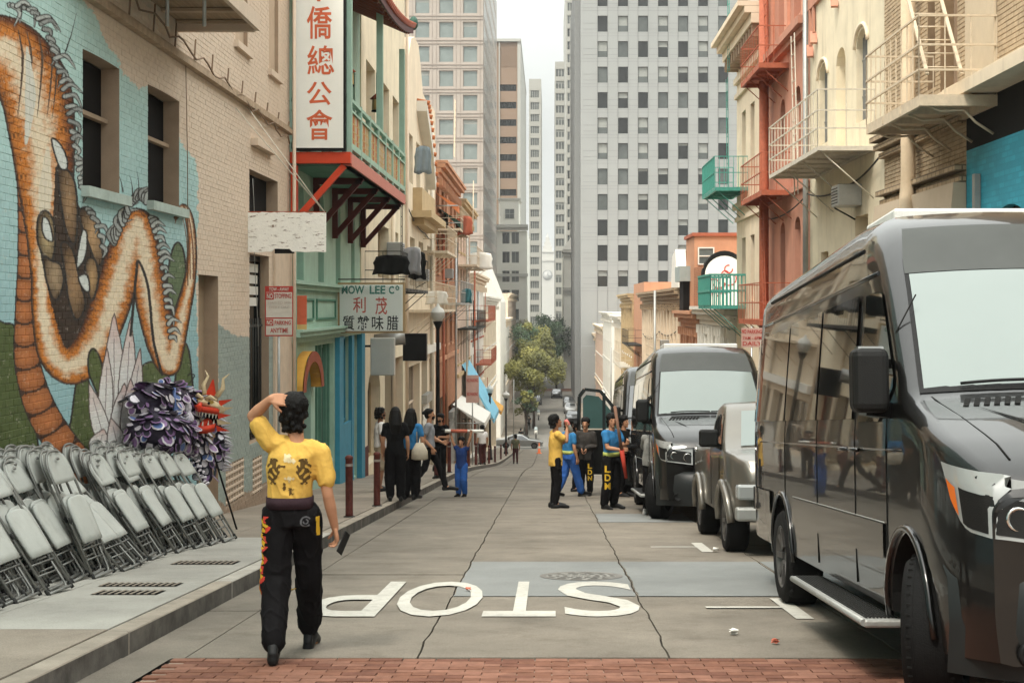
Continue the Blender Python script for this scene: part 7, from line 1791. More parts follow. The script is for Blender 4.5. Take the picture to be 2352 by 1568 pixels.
def remesh(mb, name, m, parent, vox, smooth=4, loc=None, wr=0):
    o = mb.build(name, m, None); r = o.modifiers.new('r', 'REMESH'); r.mode = 'VOXEL'; r.voxel_size = vox; r.use_smooth_shade = True
    if smooth: s_ = o.modifiers.new('s', 'SMOOTH'); s_.factor = .5; s_.iterations = smooth
    bake_mods(o)
    if not len(o.data.materials): o.data.materials.append(m)
    if wr:
        from mathutils import noise
        me = o.data; nn = [v.normal.copy() for v in me.vertices]
        for v, nv in zip(me.vertices, nn):
            c = v.co; a = noise.noise((c.x * 11 + 3, c.y * 11, c.z * 3.0)); b_ = 1 - abs(noise.noise((c.x * 13, c.y * 13 + 5, c.z * 6 + c.x * 6))) * 2
            v.co = c + nv * wr * (a * 1.1 + max(0, b_) ** 3 * .8 - .3)
        me.update()
    o.parent = parent; return o
def blob(mb, rings, n=16):
    """rings: (centre, rx, ry[, tilt axis x unit]) closed loft"""
    b = len(mb.v); k = len(rings)
    for rg in rings:
        c, rx, ry = Vector(rg[0]), rg[1], rg[2]; ax = Vector(rg[3]).normalized() if len(rg) > 3 else Vector((1, 0, 0)); ay = Vector((0, 0, 1)).cross(ax)
        for j in range(n):
            t = 2 * math.pi * j / n; ct, st = math.cos(t), math.sin(t); e = .82
            mb.v.append(tuple(c + ax * rx * math.copysign(abs(ct) ** e, ct) + ay * ry * math.copysign(abs(st) ** e, st)))
    for i in range(k - 1):
        for j in range(n):
            j2 = (j + 1) % n; mb.f.append((b + i * n + j, b + i * n + j2, b + (i + 1) * n + j2, b + (i + 1) * n + j)); mb.m.append(0); mb.sm.append(True)
    mb.f.append(tuple(b + j for j in range(n))[::-1]); mb.m.append(0); mb.sm.append(True); mb.f.append(tuple(b + (k - 1) * n + j for j in range(n))); mb.m.append(0); mb.sm.append(True); return mb
def limb(mb, pts, rs, n=12):
    """tapered tube with round joints"""
    P_ = []; R_ = []
    for i in range(len(pts) - 1):
        a, b = Vector(pts[i]), Vector(pts[i + 1])
        for t in ((0, .33, .66) if i < len(pts) - 2 else (0, .33, .66, 1)): P_.append(a.lerp(b, t)); R_.append(rs[i] + (rs[i + 1] - rs[i]) * t)
    mb.tube(P_, R_, n)
    for p, r in zip(pts, rs): mb.sphere(p, r * .98, 12, 8)
    return mb
def hand(mb, wrist, d, palm_n, side, curl=.5, s=1.0, spread=.16):
    """palm and five fingers. d: direction of the hand, palm_n: normal out of the palm, side: direction from little finger to thumb"""
    w = Vector(wrist); d = Vector(d).normalized(); pn = Vector(palm_n); pn = (pn - d * pn.dot(d)).normalized(); sd = Vector(side); sd = (sd - d * sd.dot(d) - pn * sd.dot(pn)).normalized()
    pl = .085 * s
    for k in range(5):
        o = (k - 2) * .017 * s; mb.tube([w + sd * o * .6, w + sd * o * .9 + d * pl * .5, w + sd * o + d * pl], [.014 * s, .0155 * s, .0125 * s], 8)
    mb.sphere(w, .024 * s, 10, 6)
    for k, L in enumerate((.062, .076, .082, .074)):
        o = (k - 1.5) * .0195 * s; base = w + sd * o + d * pl * .93; fd = (d + sd * (k - 1.5) * spread).normalized(); p = base; pts = [base - fd * .015]; c = 0
        pts.append(p)
        for j, f in enumerate((.42, .32, .26)):
            c += curl * (.9 if j else .6); dd = fd * math.cos(c) + pn * math.sin(c); p = p + dd * L * f * s; pts.append(p)
        mb.tube(pts, [.0098 * s, .0098 * s, .009 * s, .0082 * s, .0066 * s], 8); mb.sphere(p, .0068 * s, 8, 5)
    tb = w + sd * .024 * s + d * .02 * s; t1 = tb + (sd * .9 + d * .75 + pn * .35).normalized() * .042 * s; t2 = t1 + (sd * .45 + d * .9 + pn * .6).normalized() * .032 * s; t3 = t2 + (sd * .1 + d * .9 + pn * .7 * (1 + curl)).normalized() * .026 * s
    mb.tube([tb, t1, t2, t3], [.0155 * s, .0125 * s, .0108 * s, .008 * s], 8); mb.sphere(t3, .0082 * s, 8, 5)
def head(mb, c, yaw=0, tilt=0, s=1.0):
    """skull, jaw, nose, ears, lips; face toward +y"""
    R_ = Matrix.Rotation(yaw, 3, 'Z') @ Matrix.Rotation(tilt, 3, 'X'); c = Vector(c)
    def T(p): return c + R_ @ (Vector(p) * s)
    tmp = MB(); tmp.sphere((0, -.012, .03), .102, 16, 12, 0, (.78, .97, .92)); tmp.sphere((0, .03, -.045), .068, 14, 10, 0, (.82, .88, 1.0)); tmp.sphere((0, .04, -.01), .072, 12, 8, 0, (.82, .8, 1.1))
    tmp.tube([(0, .088, .018), (0, .104, -.012), (0, .112, -.026), (0, .096, -.034)], [.010, .012, .015, .012], 8)
    tmp.tube([(-.022, .094, -.058), (0, .100, -.056), (.022, .094, -.058)], [.006, .009, .006], 6); tmp.sphere((0, .078, -.096), .026, 8, 6)
    for sx in (-1, 1): tmp.sphere((sx * .077, -.006, -.002), .028, 10, 6, 0, (.32, .6, 1.1)); tmp.tube([(sx * .014, .088, .036), (sx * .05, .076, .038)], [.009, .008], 6)
    mb.add([T(v) for v in tmp.v], tmp.f, 0, True); return T
STD = dict(neck=(0, 0, 1.46), head=(0, .02, 1.625), chest=(0, 0, 1.25), waist=(0, 0, 1.05), pel=(0, 0, .95), shL=(-.175, 0, 1.40), shR=(.175, 0, 1.40), elL=(-.23, -.02, 1.12), elR=(.23, -.02, 1.12), wrL=(-.24, .06, .88), wrR=(.24, .06, .88),
           hdL=(0, .1, -1), hdR=(0, .1, -1), hipL=(-.09, 0, .93), hipR=(.09, 0, .93), knL=(-.10, .02, .50), knR=(.10, .02, .50), anL=(-.10, -.03, .09), anR=(.10, -.03, .09), toL=(-.11, .16, .03), toR=(.11, .16, .03))
def person(label, loc, rz, h=1.74, pose=None, shirt='shirt_black', pants='pants_black', shoes='shoe', hairstyle='short', skin='skin', vox=.014, sleeve=.55, baggy=1.0, hem=.93, mask=False, face_yaw=0, tilt=0, curl=.5, group=None, shirt_open=False, belt=None, shorts=False, name='person', hoody=False, fem=1.0):
    J = {k: Vector(v) for k, v in STD.items()}
    for k, v in (pose or {}).items(): J[k] = Vector(v)
    root = empty(name, loc, label, 'person', group); root.rotation_euler = (0, 0, rz); sc_ = h / 1.74; root.scale = (sc_,) * 3
    long = sleeve > .9
    shax = (J['shR'] - J['shL']); shax.z = 0; hipax = (J['hipR'] - J['hipL']); hipax.z = 0
    # body
    b = MB(); T = head(b, J['head'], face_yaw, tilt)
    limb(b, [J['neck'] - Vector((0, 0, .06)), J['neck'].lerp(J['head'], .55)], [.062, .052])
    blob(b, [(J['pel'], .13, .085, hipax), (J['waist'], .125, .085, hipax), (J['chest'], .145, .10, shax), (J['shL'].lerp(J['shR'], .5), .14, .08, shax)])
    for sd, S_ in (('L', -1), ('R', 1)):
        limb(b, [J['neck'] - Vector((0, 0, .07)), J['sh' + sd]], [.055, .056]); limb(b, [J['sh' + sd], J['el' + sd]], [.052, .039]); limb(b, [J['el' + sd], J['el' + sd].lerp(J['wr' + sd], .35), J['wr' + sd]], [.039, .041, .0265])
        hd_ = Vector(J['hd' + sd]); pn = J.get('pn' + sd, Vector((-S_, 0, 0))); tb = J.get('tb' + sd, Vector((0, 1, .1)))
        hand(b, J['wr' + sd], hd_, pn, tb, J['cu' + sd].x if 'cu' + sd in J else curl)
        limb(b, [J['hip' + sd], J['kn' + sd], J['kn' + sd].lerp(J['an' + sd], .35), J['an' + sd]], [.078, .052, .052, .036]); limb(b, [J['an' + sd], J['to' + sd]], [.035, .028])
    remesh(b, 'body', M(skin), root, .0055 if vox < .01 else (.0105 if vox < .02 else .02), 3 if vox < .01 else 2)
    for sx in (-1, 1): MB().sphere(T((sx * .03, .083, .018)), .0105, 8, 6).build('eye', M('eye'), root)
    # shirt
    s_ = MB(); top = J['shL'].lerp(J['shR'], .5)
    hz = hem; pz = J['pel'].z
    lo = J['pel'].lerp(J['waist'], (hz - pz) / max(.01, J['waist'].z - pz)) if hz <= J['waist'].z else J['waist']
    xw = 1.10 if hem < .95 else 1.0
    blob(s_, [(lo, .158 * xw, .118 * xw, hipax), (lo.lerp(J['waist'], .5), .157 * xw, .118 * xw, hipax), (J['waist'].lerp(J['chest'], .35), .158, .120, shax), (J['chest'], .172, .128, shax), (J['chest'].lerp(top, .6), .172, .118, shax), (top + Vector((0, 0, .012)), .135, .088, shax), (J['neck'] - Vector((0, 0, .018)), .07, .066, shax)])
    for sd in 'LR':
        e = J['el' + sd]; s0 = J['sh' + sd]; limb(s_, [J['neck'] - Vector((0, 0, .06)), s0], [.062, .068])
        if long: limb(s_, [s0, e, J['wr' + sd]], [.072, .056, .043])
        else: q = s0.lerp(e, sleeve); limb(s_, [s0, q], [.072, .068])
    remesh(s_, 'shirt', M(shirt), root, vox, 3, wr=.010)
    # trousers
    if pants:
        p = MB(); wv = J['waist'] if False else J['pel'] + Vector((0, 0, .085))
        blob(p, [(wv, .143, .108, hipax), (J['pel'], .162 * baggy ** .5, .122, hipax), (J['pel'] - Vector((0, 0, .09)), .165 * baggy ** .5, .122, hipax)])
        for sd in 'LR':
            if shorts: q = J['hip' + sd].lerp(J['kn' + sd], .95); limb(p, [J['hip' + sd], q], [.098, .092])
            else: limb(p, [J['hip' + sd], J['kn' + sd], J['kn' + sd].lerp(J['an' + sd], .55), J['kn' + sd].lerp(J['an' + sd], .93)], [.092 * baggy ** .6, .074 * baggy, .068 * baggy, .060 * baggy])
        remesh(p, 'trousers', M(pants), root, vox, 3, wr=.013)
    for sd in 'LR':
        f = MB(); a, t = J['an' + sd], J['to' + sd]; dirn = (t - a); dirn.z = 0; dirn.normalize(); heel = Vector((a.x, a.y, t.z)) - dirn * .055
        blob(f, [((heel.x, heel.y, t.z - .028), .001, .001), ((heel.x, heel.y, t.z - .027), .03, .03), (heel + Vector((0, 0, .05)), .033, .034), (a + Vector((0, 0, .03)), .04, .045)]); limb(f, [heel + Vector((0, 0, .005)), a.lerp(t, .5) + Vector((0, 0, -.0)), t + dirn * .05], [.040, .046, .036])
        remesh(f, 'shoe', M(shoes), root, max(.008, vox * .7), 2)
    # hair
    hr = MB(); tmp = MB()
    def hs(p, r, sc=(1, 1, 1)): tmp.sphere(p, r, 14, 10, 0, sc)
    if hairstyle in ('short', 'bun', 'curly', 'long'): hs((0, -.028, .052), .105, (.86, 1.0, .88)); hs((0, -.05, .0), .085, (.98, .8, 1.05)); hs((0, .035, .098), .055, (1.2, .8, .55))
    if hairstyle == 'short':
        hs((0, -.060, -.06), .06, (1.2, .72, .95)); hs((0, -.025, .07), .112, (.95, 1.0, .8))
        qq = random.Random(4)
        for i in range(70):
            a = qq.uniform(0, 6.28); z = qq.uniform(-.10, .15); r_ = .098 * math.sqrt(max(.1, 1 - (z / .18) ** 2)); y_ = math.sin(a) * r_ - .03
            if y_ < (.05 if z > -.02 else -.03) or z > .08: hs((math.cos(a) * r_ * .9, y_, z), qq.uniform(.012, .020))
    if hairstyle == 'curly':
        q = random.Random(3)
        for i in range(46): a = q.uniform(0, 6.28); z = q.uniform(-.07, .14); r_ = .095 * math.sqrt(max(.1, 1 - (z / .17) ** 2)); y_ = math.sin(a) * r_ - .03; 
        for i in range(60):
            a = q.uniform(0, 6.28); z = q.uniform(-.09, .13); r_ = .10 * math.sqrt(max(.1, 1 - (z / .18) ** 2)); y_ = math.sin(a) * r_ - .03
            if y_ < .045 or z > .07: hs((math.cos(a) * r_ * .92, y_, z), .024)
    if hairstyle == 'long': tmp.tube([(0, -.05, .06), (0, -.085, -.05), (0, -.11, -.2), (0, -.115, -.36)], [.09, .105, .125, .075], 14); tmp.tube([(-.07, .0, .05), (-.09, .0, -.1), (-.09, -.03, -.25)], [.03, .035, .03], 8); tmp.tube([(.07, .0, .05), (.09, .0, -.1), (.09, -.03, -.25)], [.03, .035, .03], 8)
    if hairstyle == 'bun': hs((0, -.135, .04), .035)
    if hairstyle == 'cap': hs((0, -.01, .06), .108, (.86, 1, .75)); tmp.box(-.06, .07, .045, .06, .17, .06)
    if tmp.v:
        hr.add([T(v) for v in tmp.v], tmp.f, 0, True); o = remesh(hr, 'hair', M('hair'), root, min(vox, .010), 1)
        if hairstyle in ('short', 'curly'):
            q = random.Random(int(abs(loc[0]) * 100)); bm = o.data
            for v in bm.vertices: v.co += v.normal * q.uniform(-.002, .005)
    if mask:
        mk = MB(); mk.sphere((0, .062, -.052), .058, 12, 8, 0, (.95, .85, .9)); o = MB().add([T(v) for v in mk.v], mk.f, 0, True).build('face_mask', M('shirt_black'), root)
    if belt:
        bz = J['pel'].z + .075; mb = MB(); blob(mb, [((J['pel'].x, J['pel'].y, bz - .045), .166, .127, hipax), ((J['pel'].x, J['pel'].y, bz + .03), .164, .126, hipax)], 20); mb.build('sash', M(belt), root)
    root['J'] = 0; del root['J']
    return root, J
def project(root, target_name, geo, m, name, axis=(0, 1, 0), off=.004, start=-1.0):
    """drop flat marks onto a garment: each 2D vertex (u, v) is cast along the axis"""
    from mathutils.bvhtree import BVHTree
    tgt = [c for c in root.children if c.name.split('.')[0] == target_name][0]
    bv = BVHTree.FromPolygons([v.co[:] for v in tgt.data.vertices], [tuple(p.vertices) for p in tgt.data.polygons])
    ax = Vector(axis).normalized(); rt = Vector((0, 0, 1)).cross(ax) * -1; rt.normalize()
    vs, fs, org = geo; out = []; ok = []
    for (u, v) in vs:
        o = Vector(org) + rt * u + Vector((0, 0, v)) + ax * start; hit = bv.ray_cast(o, ax)
        if hit[0] is not None and (hit[0] - o).length < abs(start) + .25: out.append(hit[0] - ax * off); ok.append(True)
        else: out.append(o - ax * start); ok.append(False)
    fs = [f for f in fs if all(ok[i] for i in f)]
    if fs: return MB().add(out, fs, 0, True).build(name, m, root)
def grid_shape(fn, u0, u1, v0, v1, n, k):
    """cells of a grid where fn(u,v) is true"""
    vs = [(u0 + (u1 - u0) * i / n, v0 + (v1 - v0) * j / k) for i in range(n + 1) for j in range(k + 1)]; fs = []
    for i in range(n):
        for j in range(k):
            if fn(u0 + (u1 - u0) * (i + .5) / n, v0 + (v1 - v0) * (j + .5) / k): a = i * (k + 1) + j; fs.append((a, a + k + 1, a + k + 2, a + 1))
    return vs, fs
# ---- the man in the yellow shirt
mx, my = -1.70, 9.42; g0 = gz(my)
pose = dict(neck=(.035, -.01, 1.44), head=(.015, .03, 1.588), chest=(.0, -.01, 1.25), waist=(-.01, .0, 1.06), pel=(-.01, .0, .95),
    shL=(-.145, -.01, 1.415), shR=(.205, .0, 1.345), elL=(-.27, .0, 1.585), wrL=(-.125, -.085, 1.705), elR=(.255, -.02, 1.07), wrR=(.295, .05, .835), hdL=(.93, .04, -.10), pnL=(.1, .85, -.5), tbL=(0, -.4, -.9), hdR=(.12, .25, -1), pnR=(-.9, -.3, 0), tbR=(.25, 1, 0),
    hipL=(-.095, -.01, .93), hipR=(.095, .01, .93), knL=(-.095, -.06, .52), anL=(-.055, -.36, .145), toL=(-.075, -.20, .065), knR=(.105, .14, .50), anR=(.065, .36, .10), toR=(.075, .53, -.02), cuL=(.28, 0, 0), cuR=(.75, 0, 0))
man, J = person('man in yellow shirt and black trousers walking away with a hand on his head', (mx, my, g0), 0, 1.74, pose, 'shirt_yellow', 'pants_black', 'shoe', 'short', vox=.0085, sleeve=.64, baggy=1.34, hem=1.02, belt='sash_dark', face_yaw=-.15)
man.scale = (.955 * man.scale[0], .96 * man.scale[0], man.scale[0])
def blobs(cs, jag=.3, seed=0):
    def f(u, v):
        w = .006 * math.sin(u * 190 + seed) + .006 * math.sin(v * 170 + seed * 2) + .004 * math.sin((u + v) * 420)
        return any(((u - a) / (c + w)) ** 2 + ((v - b) / (d + w)) ** 2 < 1 for a, b, c, d in cs)
    return f
def mark(fn, u0, u1, v0, v1, n, k, m, name, tgt='shirt', axis=(0, 1, 0), org=(0, 0, 0), off=.003): 
    vs, fs = grid_shape(fn, u0, u1, v0, v1, n, k); return project(man, tgt, (vs, fs, org), m, name, axis, off)
pr1 = cloth('print_dark', (.10, .06, .02)); pr2 = cloth('print_pale', (.66, .56, .33))
def tiger(sgn):
    def f(u, v):
        u = (u - .0) * sgn; x = (u - .105) / .045; y = (v - 1.235) / .085
        if x * x + y * y > 1 + .25 * math.sin(v * 160): return False
        return math.sin(u * 130 + 2.2 * math.sin(v * 75)) + math.sin(v * 120 + 2.4 * math.sin(u * 80 + 1)) > -.55
    return f
for sgn_ in (-1, 1): mark(tiger(sgn_), -.2, .2, 1.12, 1.34, 120, 76, pr1, 'back_print')
mark(blobs([(0.0, 1.315, .03, .028), (.03, 1.30, .02, .02), (0.01, 1.18, .03, .012)]), -.1, .1, 1.14, 1.36, 34, 36, pr2, 'back_print')
mark(blobs([(-.05, 1.265, .02, .008), (.02, 1.10, .012, .02), (-.03, 1.13, .01, .02)]), -.1, .1, 1.05, 1.3, 34, 44, pr1, 'back_print')
# flame calligraphy down the left leg and emblem
ry = cloth('trim_yellow', (.58, .36, .03)); rr_m = cloth('trim_red', (.50, .05, .035)); wh = cloth('emblem_grey', (.10, .10, .105))
def script(u, v):
    t = (.92 - v) / .52
    if not 0 < t < 1: return False
    c = -.0 + .016 * math.sin(v * 60) + .008 * math.sin(v * 131); w = .014 + .012 * math.sin(v * 88) ** 2
    return abs(u - c) < w and math.sin(v * 150 + u * 60) > -.72
def flame(u, v):
    t = (.94 - v) / .56
    if not 0 < t < 1: return False
    c = .024 + .016 * math.sin(v * 60 + .6); return abs(u - c) < .012 + .012 * math.sin(v * 45) ** 2 and math.sin(v * 97 + 1) > -.6
AX = Vector((.72, .69, 0)).normalized(); ORG = (-.15, -.06, 0)
mark(flame, -.08, .08, .36, .95, 34, 110, rr_m, 'flame_trim', 'trousers', AX, ORG, .003); mark(script, -.08, .08, .38, .93, 34, 110, ry, 'script_trim', 'trousers', AX, ORG, .006)
def swirl(u, v):
    x, y = (u - .115), (v - .90); r = math.hypot(x, y); a = math.atan2(y, x); return (.026 < r < .036 and not -.7 < a < .5) or (.010 < r < .018 and not 1.5 < a < 2.9)
mark(swirl, .06, .17, .85, .95, 40, 36, wh, 'emblem', 'trousers')
mark(lambda u, v: .165 < u + .04 * (v - .9) < .19 and .80 < v < .93, .12, .22, .78, .95, 30, 40, ry, 'side_trim', 'trousers', (-.2, 1, 0))
# phone in the right hand
ph = MB().box(-.037, -.0045, -.075, .037, .0045, .075).build('phone', M('black'), None, bevel=.004); tag(ph, 'black mobile phone held in the walking man\'s lowered right hand', 'phone'); ph.location = (mx + .335, my + .06, g0 + .735); ph.rotation_euler = (.15, .55, 1.2)
# ---- others
def at(px, py, kerb=True):
    A = 1.36 if kerb else 1.51; Y = A * F / (py - 981); X = (px - CX) / F * Y; return (X, Y, gz(Y) + (.15 if kerb else 0))
# facing: rz=0 looks away down the street; -90deg looks to +x (right); 90deg to the left; 180 to the camera
R90 = math.pi / 2
person('curly haired person in white T-shirt and shorts behind the posts', at(873, 1128), -R90 + .3, 1.76, dict(elL=(-.22, -.06, 1.12), wrL=(-.2, .05, .9)), 'shirt_white', 'tan_cloth', 'shoe', 'curly', 'skin_dark', shorts=True, face_yaw=.3)
person('woman with very long black hair in dark clothes seen from behind', at(908, 1150), .15, 1.72, dict(), 'shirt_black', 'pants_black', 'shoe', 'long', baggy=1.35, hem=.9)
pb, Jb = person('person in blue printed T-shirt with a cream tote bag, black wide trousers', at(944, 1146), -.35, 1.70, dict(wrR=(.22, .1, .92), elR=(.25, 0, 1.14)), 'shirt_blue', 'pants_black', 'shoe', 'long', baggy=1.4, hem=.95)
x, y, z = at(946, 1146); tb_ = empty('tote_bag', (x + .16, y - .14, z + .98), 'cream cloth tote bag hanging from the shoulder of the person in blue', 'bag')
mb = MB(); blob(mb, [((0, 0, -.22), .10, .05), ((0, 0, -.2), .16, .07), ((0, 0, -.05), .15, .06), ((0, 0, .1), .07, .03)], 14); mb.build('bag_body', M('tote'), tb_); MB().tube([(-.05, 0, .08), (-.06, .05, .42), (-.02, .1, .46), (.02, .02, .1)], .012, 6).build('strap', M('tote'), tb_)
person('person in grey T-shirt with a tied bun and black mask walking right', at(985, 1128), -R90, 1.74, dict(knL=(-.1, .20, .54), anL=(-.1, .36, .09), toL=(-.1, .55, .04), knR=(.1, -.08, .50), anR=(.1, -.42, .13), toR=(.1, -.24, .04), elR=(.2, -.10, 1.13), wrR=(.2, .10, .93), elL=(-.2, .05, 1.13), wrL=(-.18, .28, 1.02), hdL=(0, 1, .2)), 'shirt_grey', 'pants_black', 'shoe', 'bun', mask=True)
person('person in black T-shirt and mask standing farther up the left pavement', at(1012, 1098), math.pi - .4, 1.70, dict(wrL=(-.05, .22, 1.15), wrR=(.05, .22, 1.15)), 'shirt_black', 'pants_black', 'shoe', 'short', mask=True)
# boy lifting a red and white drum pole
bx = at(1060, 1140, False)
person('boy in blue jersey holding a red and white pole above his head', bx, math.pi - .35, 1.28, dict(elL=(-.26, .06, 1.62), wrL=(-.33, .04, 1.88), elR=(.26, .06, 1.62), wrR=(.33, .04, 1.88), hdL=(0, 0, 1), hdR=(0, 0, 1), pnL=(0, 1, 0), pnR=(0, 1, 0), tbL=(1, 0, 0), tbR=(-1, 0, 0), cuL=(.9, 0, 0), cuR=(.9, 0, 0), shL=(-.18, 0, 1.43), shR=(.18, 0, 1.43), knL=(-.1, .08, .5)), 'jersey_blue', 'pants_blue', 'shoe', 'short', baggy=1.4, hem=.85, sleeve=.2)
pl = empty('striped_pole', (bx[0] + .02, bx[1] - .02, bx[2] + 1.43), 'red and white padded pole lifted overhead by the boy in blue', 'pole', rz=-.1)
for a, b_, m in ((-.47, -.38, 'black'), (-.38, -.25, 'white'), (-.25, .12, 'litter_red'), (.12, .47, 'white')): MB().tube([(a, 0, 0), (b_, 0, 0)], .038, 12).build('pole_section', MATS.get(m) or M('white'), pl)
# group at the right
a1 = at(1276, 1166, False)
yl, JJ = person('young man in untucked yellow shirt drinking from a bottle', a1, -R90 + .25, 1.72, dict(head=(0, .0, 1.63), elR=(.2, .16, 1.28), wrR=(.1, .2, 1.52), hdR=(-.3, .2, 1), elL=(-.18, .20, 1.22), wrL=(-.03, .24, 1.47), hdL=(.2, .1, 1), cuL=(.9, 0, 0), cuR=(.9, 0, 0), pnL=(0, -1, 0), pnR=(0, -1, 0)), 'shirt_yellow', 'pants_black', 'shoe', 'short', hem=.80, tilt=.2, baggy=1.05)
bo = empty('bottle', (a1[0] + .24, a1[1] + .04, a1[2] + 1.55), 'pink and white bottle raised to the mouth of the man in yellow', 'bottle'); bo.rotation_euler = (.2, -.5, 0)
MB().lathe([(0, -.13), (.038, -.13), (.038, .05), (.03, .08)], 12).build('bottle_body', M('white'), bo); MB().lathe([(.04, .0), (.045, .04), (.035, .11), (0, .12)], 12).build('cap', mat('cap_pink', (.60, .17, .15), .5), bo)
person('person in blue top and wide blue trousers stepping forward beside the man in yellow', at(1306, 1140, False), -.9, 1.66, dict(knR=(.1, .16, .52), anR=(.1, .30, .09), toR=(.1, .48, .04), knL=(-.1, -.04, .5), anL=(-.1, -.28, .1), toL=(-.1, -.12, .04)), 'shirt_blue', 'pants_blue', 'shoe', 'short', baggy=1.35, belt='sash_lime', hem=.97)
person('person in pale jacket with folded arms behind the blue clothed one', at(1322, 1128, False), -1.7, 1.60, dict(wrL=(-.05, .2, 1.15), wrR=(.05, .2, 1.15)), 'tan_cloth', 'pants_black', 'shoe', 'curly', sleeve=1.0)
lt, _ = person('person in dark jacket and black trousers lettered in yellow down the leg', at(1345, 1138, False), math.pi - .2, 1.70, dict(wrL=(-.05, .2, 1.1), wrR=(.05, .2, 1.1)), 'jacket_dark', 'pants_black', 'shoe', 'short', sleeve=1.0, baggy=1.2, hem=.82)
a2 = at(1404, 1168, False)
ld, JL = person('person in bright blue T-shirt and black trousers marked LDM in yellow', a2, math.pi + .75, 1.74, dict(elL=(-.2, .12, 1.15), wrL=(-.08, .32, 1.22), hdL=(.1, .6, .8), elR=(.2, .1, 1.15), wrR=(.06, .32, 1.12), hdR=(-.3, .9, .1), cuL=(.8, 0, 0), cuR=(.8, 0, 0), knR=(.12, .02, .5), anR=(.15, -.03, .09), toR=(.19, .15, .03)), 'shirt_blue', 'pants_black', 'shoe', 'short', baggy=1.35, hem=1.0, belt='sash_lime', face_yaw=-.5)
tp = empty('wrapped_pole', (a2[0] + .16, a2[1] - .36, a2[2] + 1.22), 'tall brown and red wrapped pole leaning on the person in bright blue', 'pole'); tp.rotation_euler = (.05, -.16, 0)
MB().tube([(0, 0, -.1), (0, 0, .72)], .03, 10).build('shaft', mat('pole_brown', (.22, .12, .08), .6), tp); MB().tube([(0, 0, -.62), (0, 0, -.1)], [.03, .045], 10).build('red_wrap', mat('pole_red', (.42, .05, .03), .7), tp)
person('dark clothed person with white collar standing behind the open van door', at(1432, 1140, False), math.pi + .9, 1.74, dict(wrR=(.1, .3, 1.1), hdR=(0, 1, 0)), 'shirt_black', 'pants_black', 'shoe', 'short', sleeve=1.0)
person('person in grey hoodie and dark trousers leaning into the black van', at(1497, 1182, False), -.55, 1.72, dict(head=(.0, .20, 1.50), neck=(0, .12, 1.38), chest=(0, .05, 1.2), shL=(-.175, .10, 1.32), shR=(.175, .10, 1.32), elL=(-.28, .22, 1.16), wrL=(-.2, .42, 1.05), elR=(.22, .25, 1.15), wrR=(.14, .45, 1.1)), 'hoodie_grey', 'pants_black', 'shoe_white', 'short', sleeve=1.0, hem=.86, baggy=1.1)
# lettering on the trousers
def leg_text(root, rows, u0, u1, vtop, hh, org, axis, m):
    for i, ch in enumerate(rows):
        vs, fs = text_geo(ch, .03); n_ = 26
        # rasterise the glyph on a small grid so that it can follow the cloth
        from mathutils.geometry import tessellate_polygon
        tri = []
        for f in fs: tri += [(f[0], f[k], f[k + 1]) for k in range(1, len(f) - 1)]
        def inside_(u, v):
            for a, b, c in tri:
                (ax, ay), (bx_, by), (cx_, cy_) = vs[a][:2], vs[b][:2], vs[c][:2]
                d1 = (u - bx_) * (ay - by) - (ax - bx_) * (v - by); d2 = (u - cx_) * (by - cy_) - (bx_ - cx_) * (v - cy_); d3 = (u - ax) * (cy_ - ay) - (cx_ - ax) * (v - ay)
                if not ((d1 < 0 or d2 < 0 or d3 < 0) and (d1 > 0 or d2 > 0 or d3 > 0)): return True
            return False
        v1 = vtop - i * hh * 1.25; v0 = v1 - hh
        g = grid_shape(lambda u, v: inside_((u - u0) / (u1 - u0), (v - v0) / (v1 - v0)), u0, u1, v0, v1, 26, 30)
        project(root, 'trousers', (g[0], g[1], org), m, 'lettering', axis, .006)
def local_axis(root): 
    w = Vector((root.location.x, root.location.y, 0)).normalized(); return Matrix.Rotation(-root.rotation_euler.z, 3, 'Z') @ w
leg_text(ld, 'LDM', -.055, .055, .82, .125, (_lx := (Vector(JL['knR']) * .5 + Vector(JL['hipR']) * .5)) * 1 and (_lx.x, _lx.y, 0), local_axis(ld), ry)
leg_text(lt, 'LDN', -.05, .05, .74, .11, (-.10, 0, 0), local_axis(lt), ry)
# passers by farther down
for (px, py, rz_, sh, pn_, lab, kb_) in ((1184, 1064, 0, 'shirt_olive', 'pants_maroon', 'small figure in olive top walking down the left kerb', True), (1196, 1000, 0, 'shirt_black', 'pants_black', 'small distant figure in black beside the motorcycles', False), (1108, 1052, .4, 'shirt_white', 'pants_maroon', 'small figure in pale shirt by the left posts', True), (1215, 990, 0, 'jacket_dark', 'pants_black', 'tiny dark figure beyond the crossing', False), (1352, 1000, 0, 'shirt_white', 'pants_black', 'tiny figure in white near the black railing', False), (1395, 1003, 0, 'shirt_grey', 'pants_black', 'tiny figure in grey on the right pavement', False)):
    if px == 1184: p0 = ((px - CX) / F * 84, 84., gz(84))
    elif py > 1030: p0 = at(px, py, kb_)
    else: Y = 13.95 * F / (py - 32 - 705) if False else {1196: 150., 1215: 170., 1352: 126., 1395: 120.}[px]; p0 = ((px - CX) / F * Y, Y, gz(Y) + (.15 if px > 1340 else 0))
    person(lab, p0, rz_, 1.72, {}, sh, pn_, 'shoe', 'short', vox=.03)
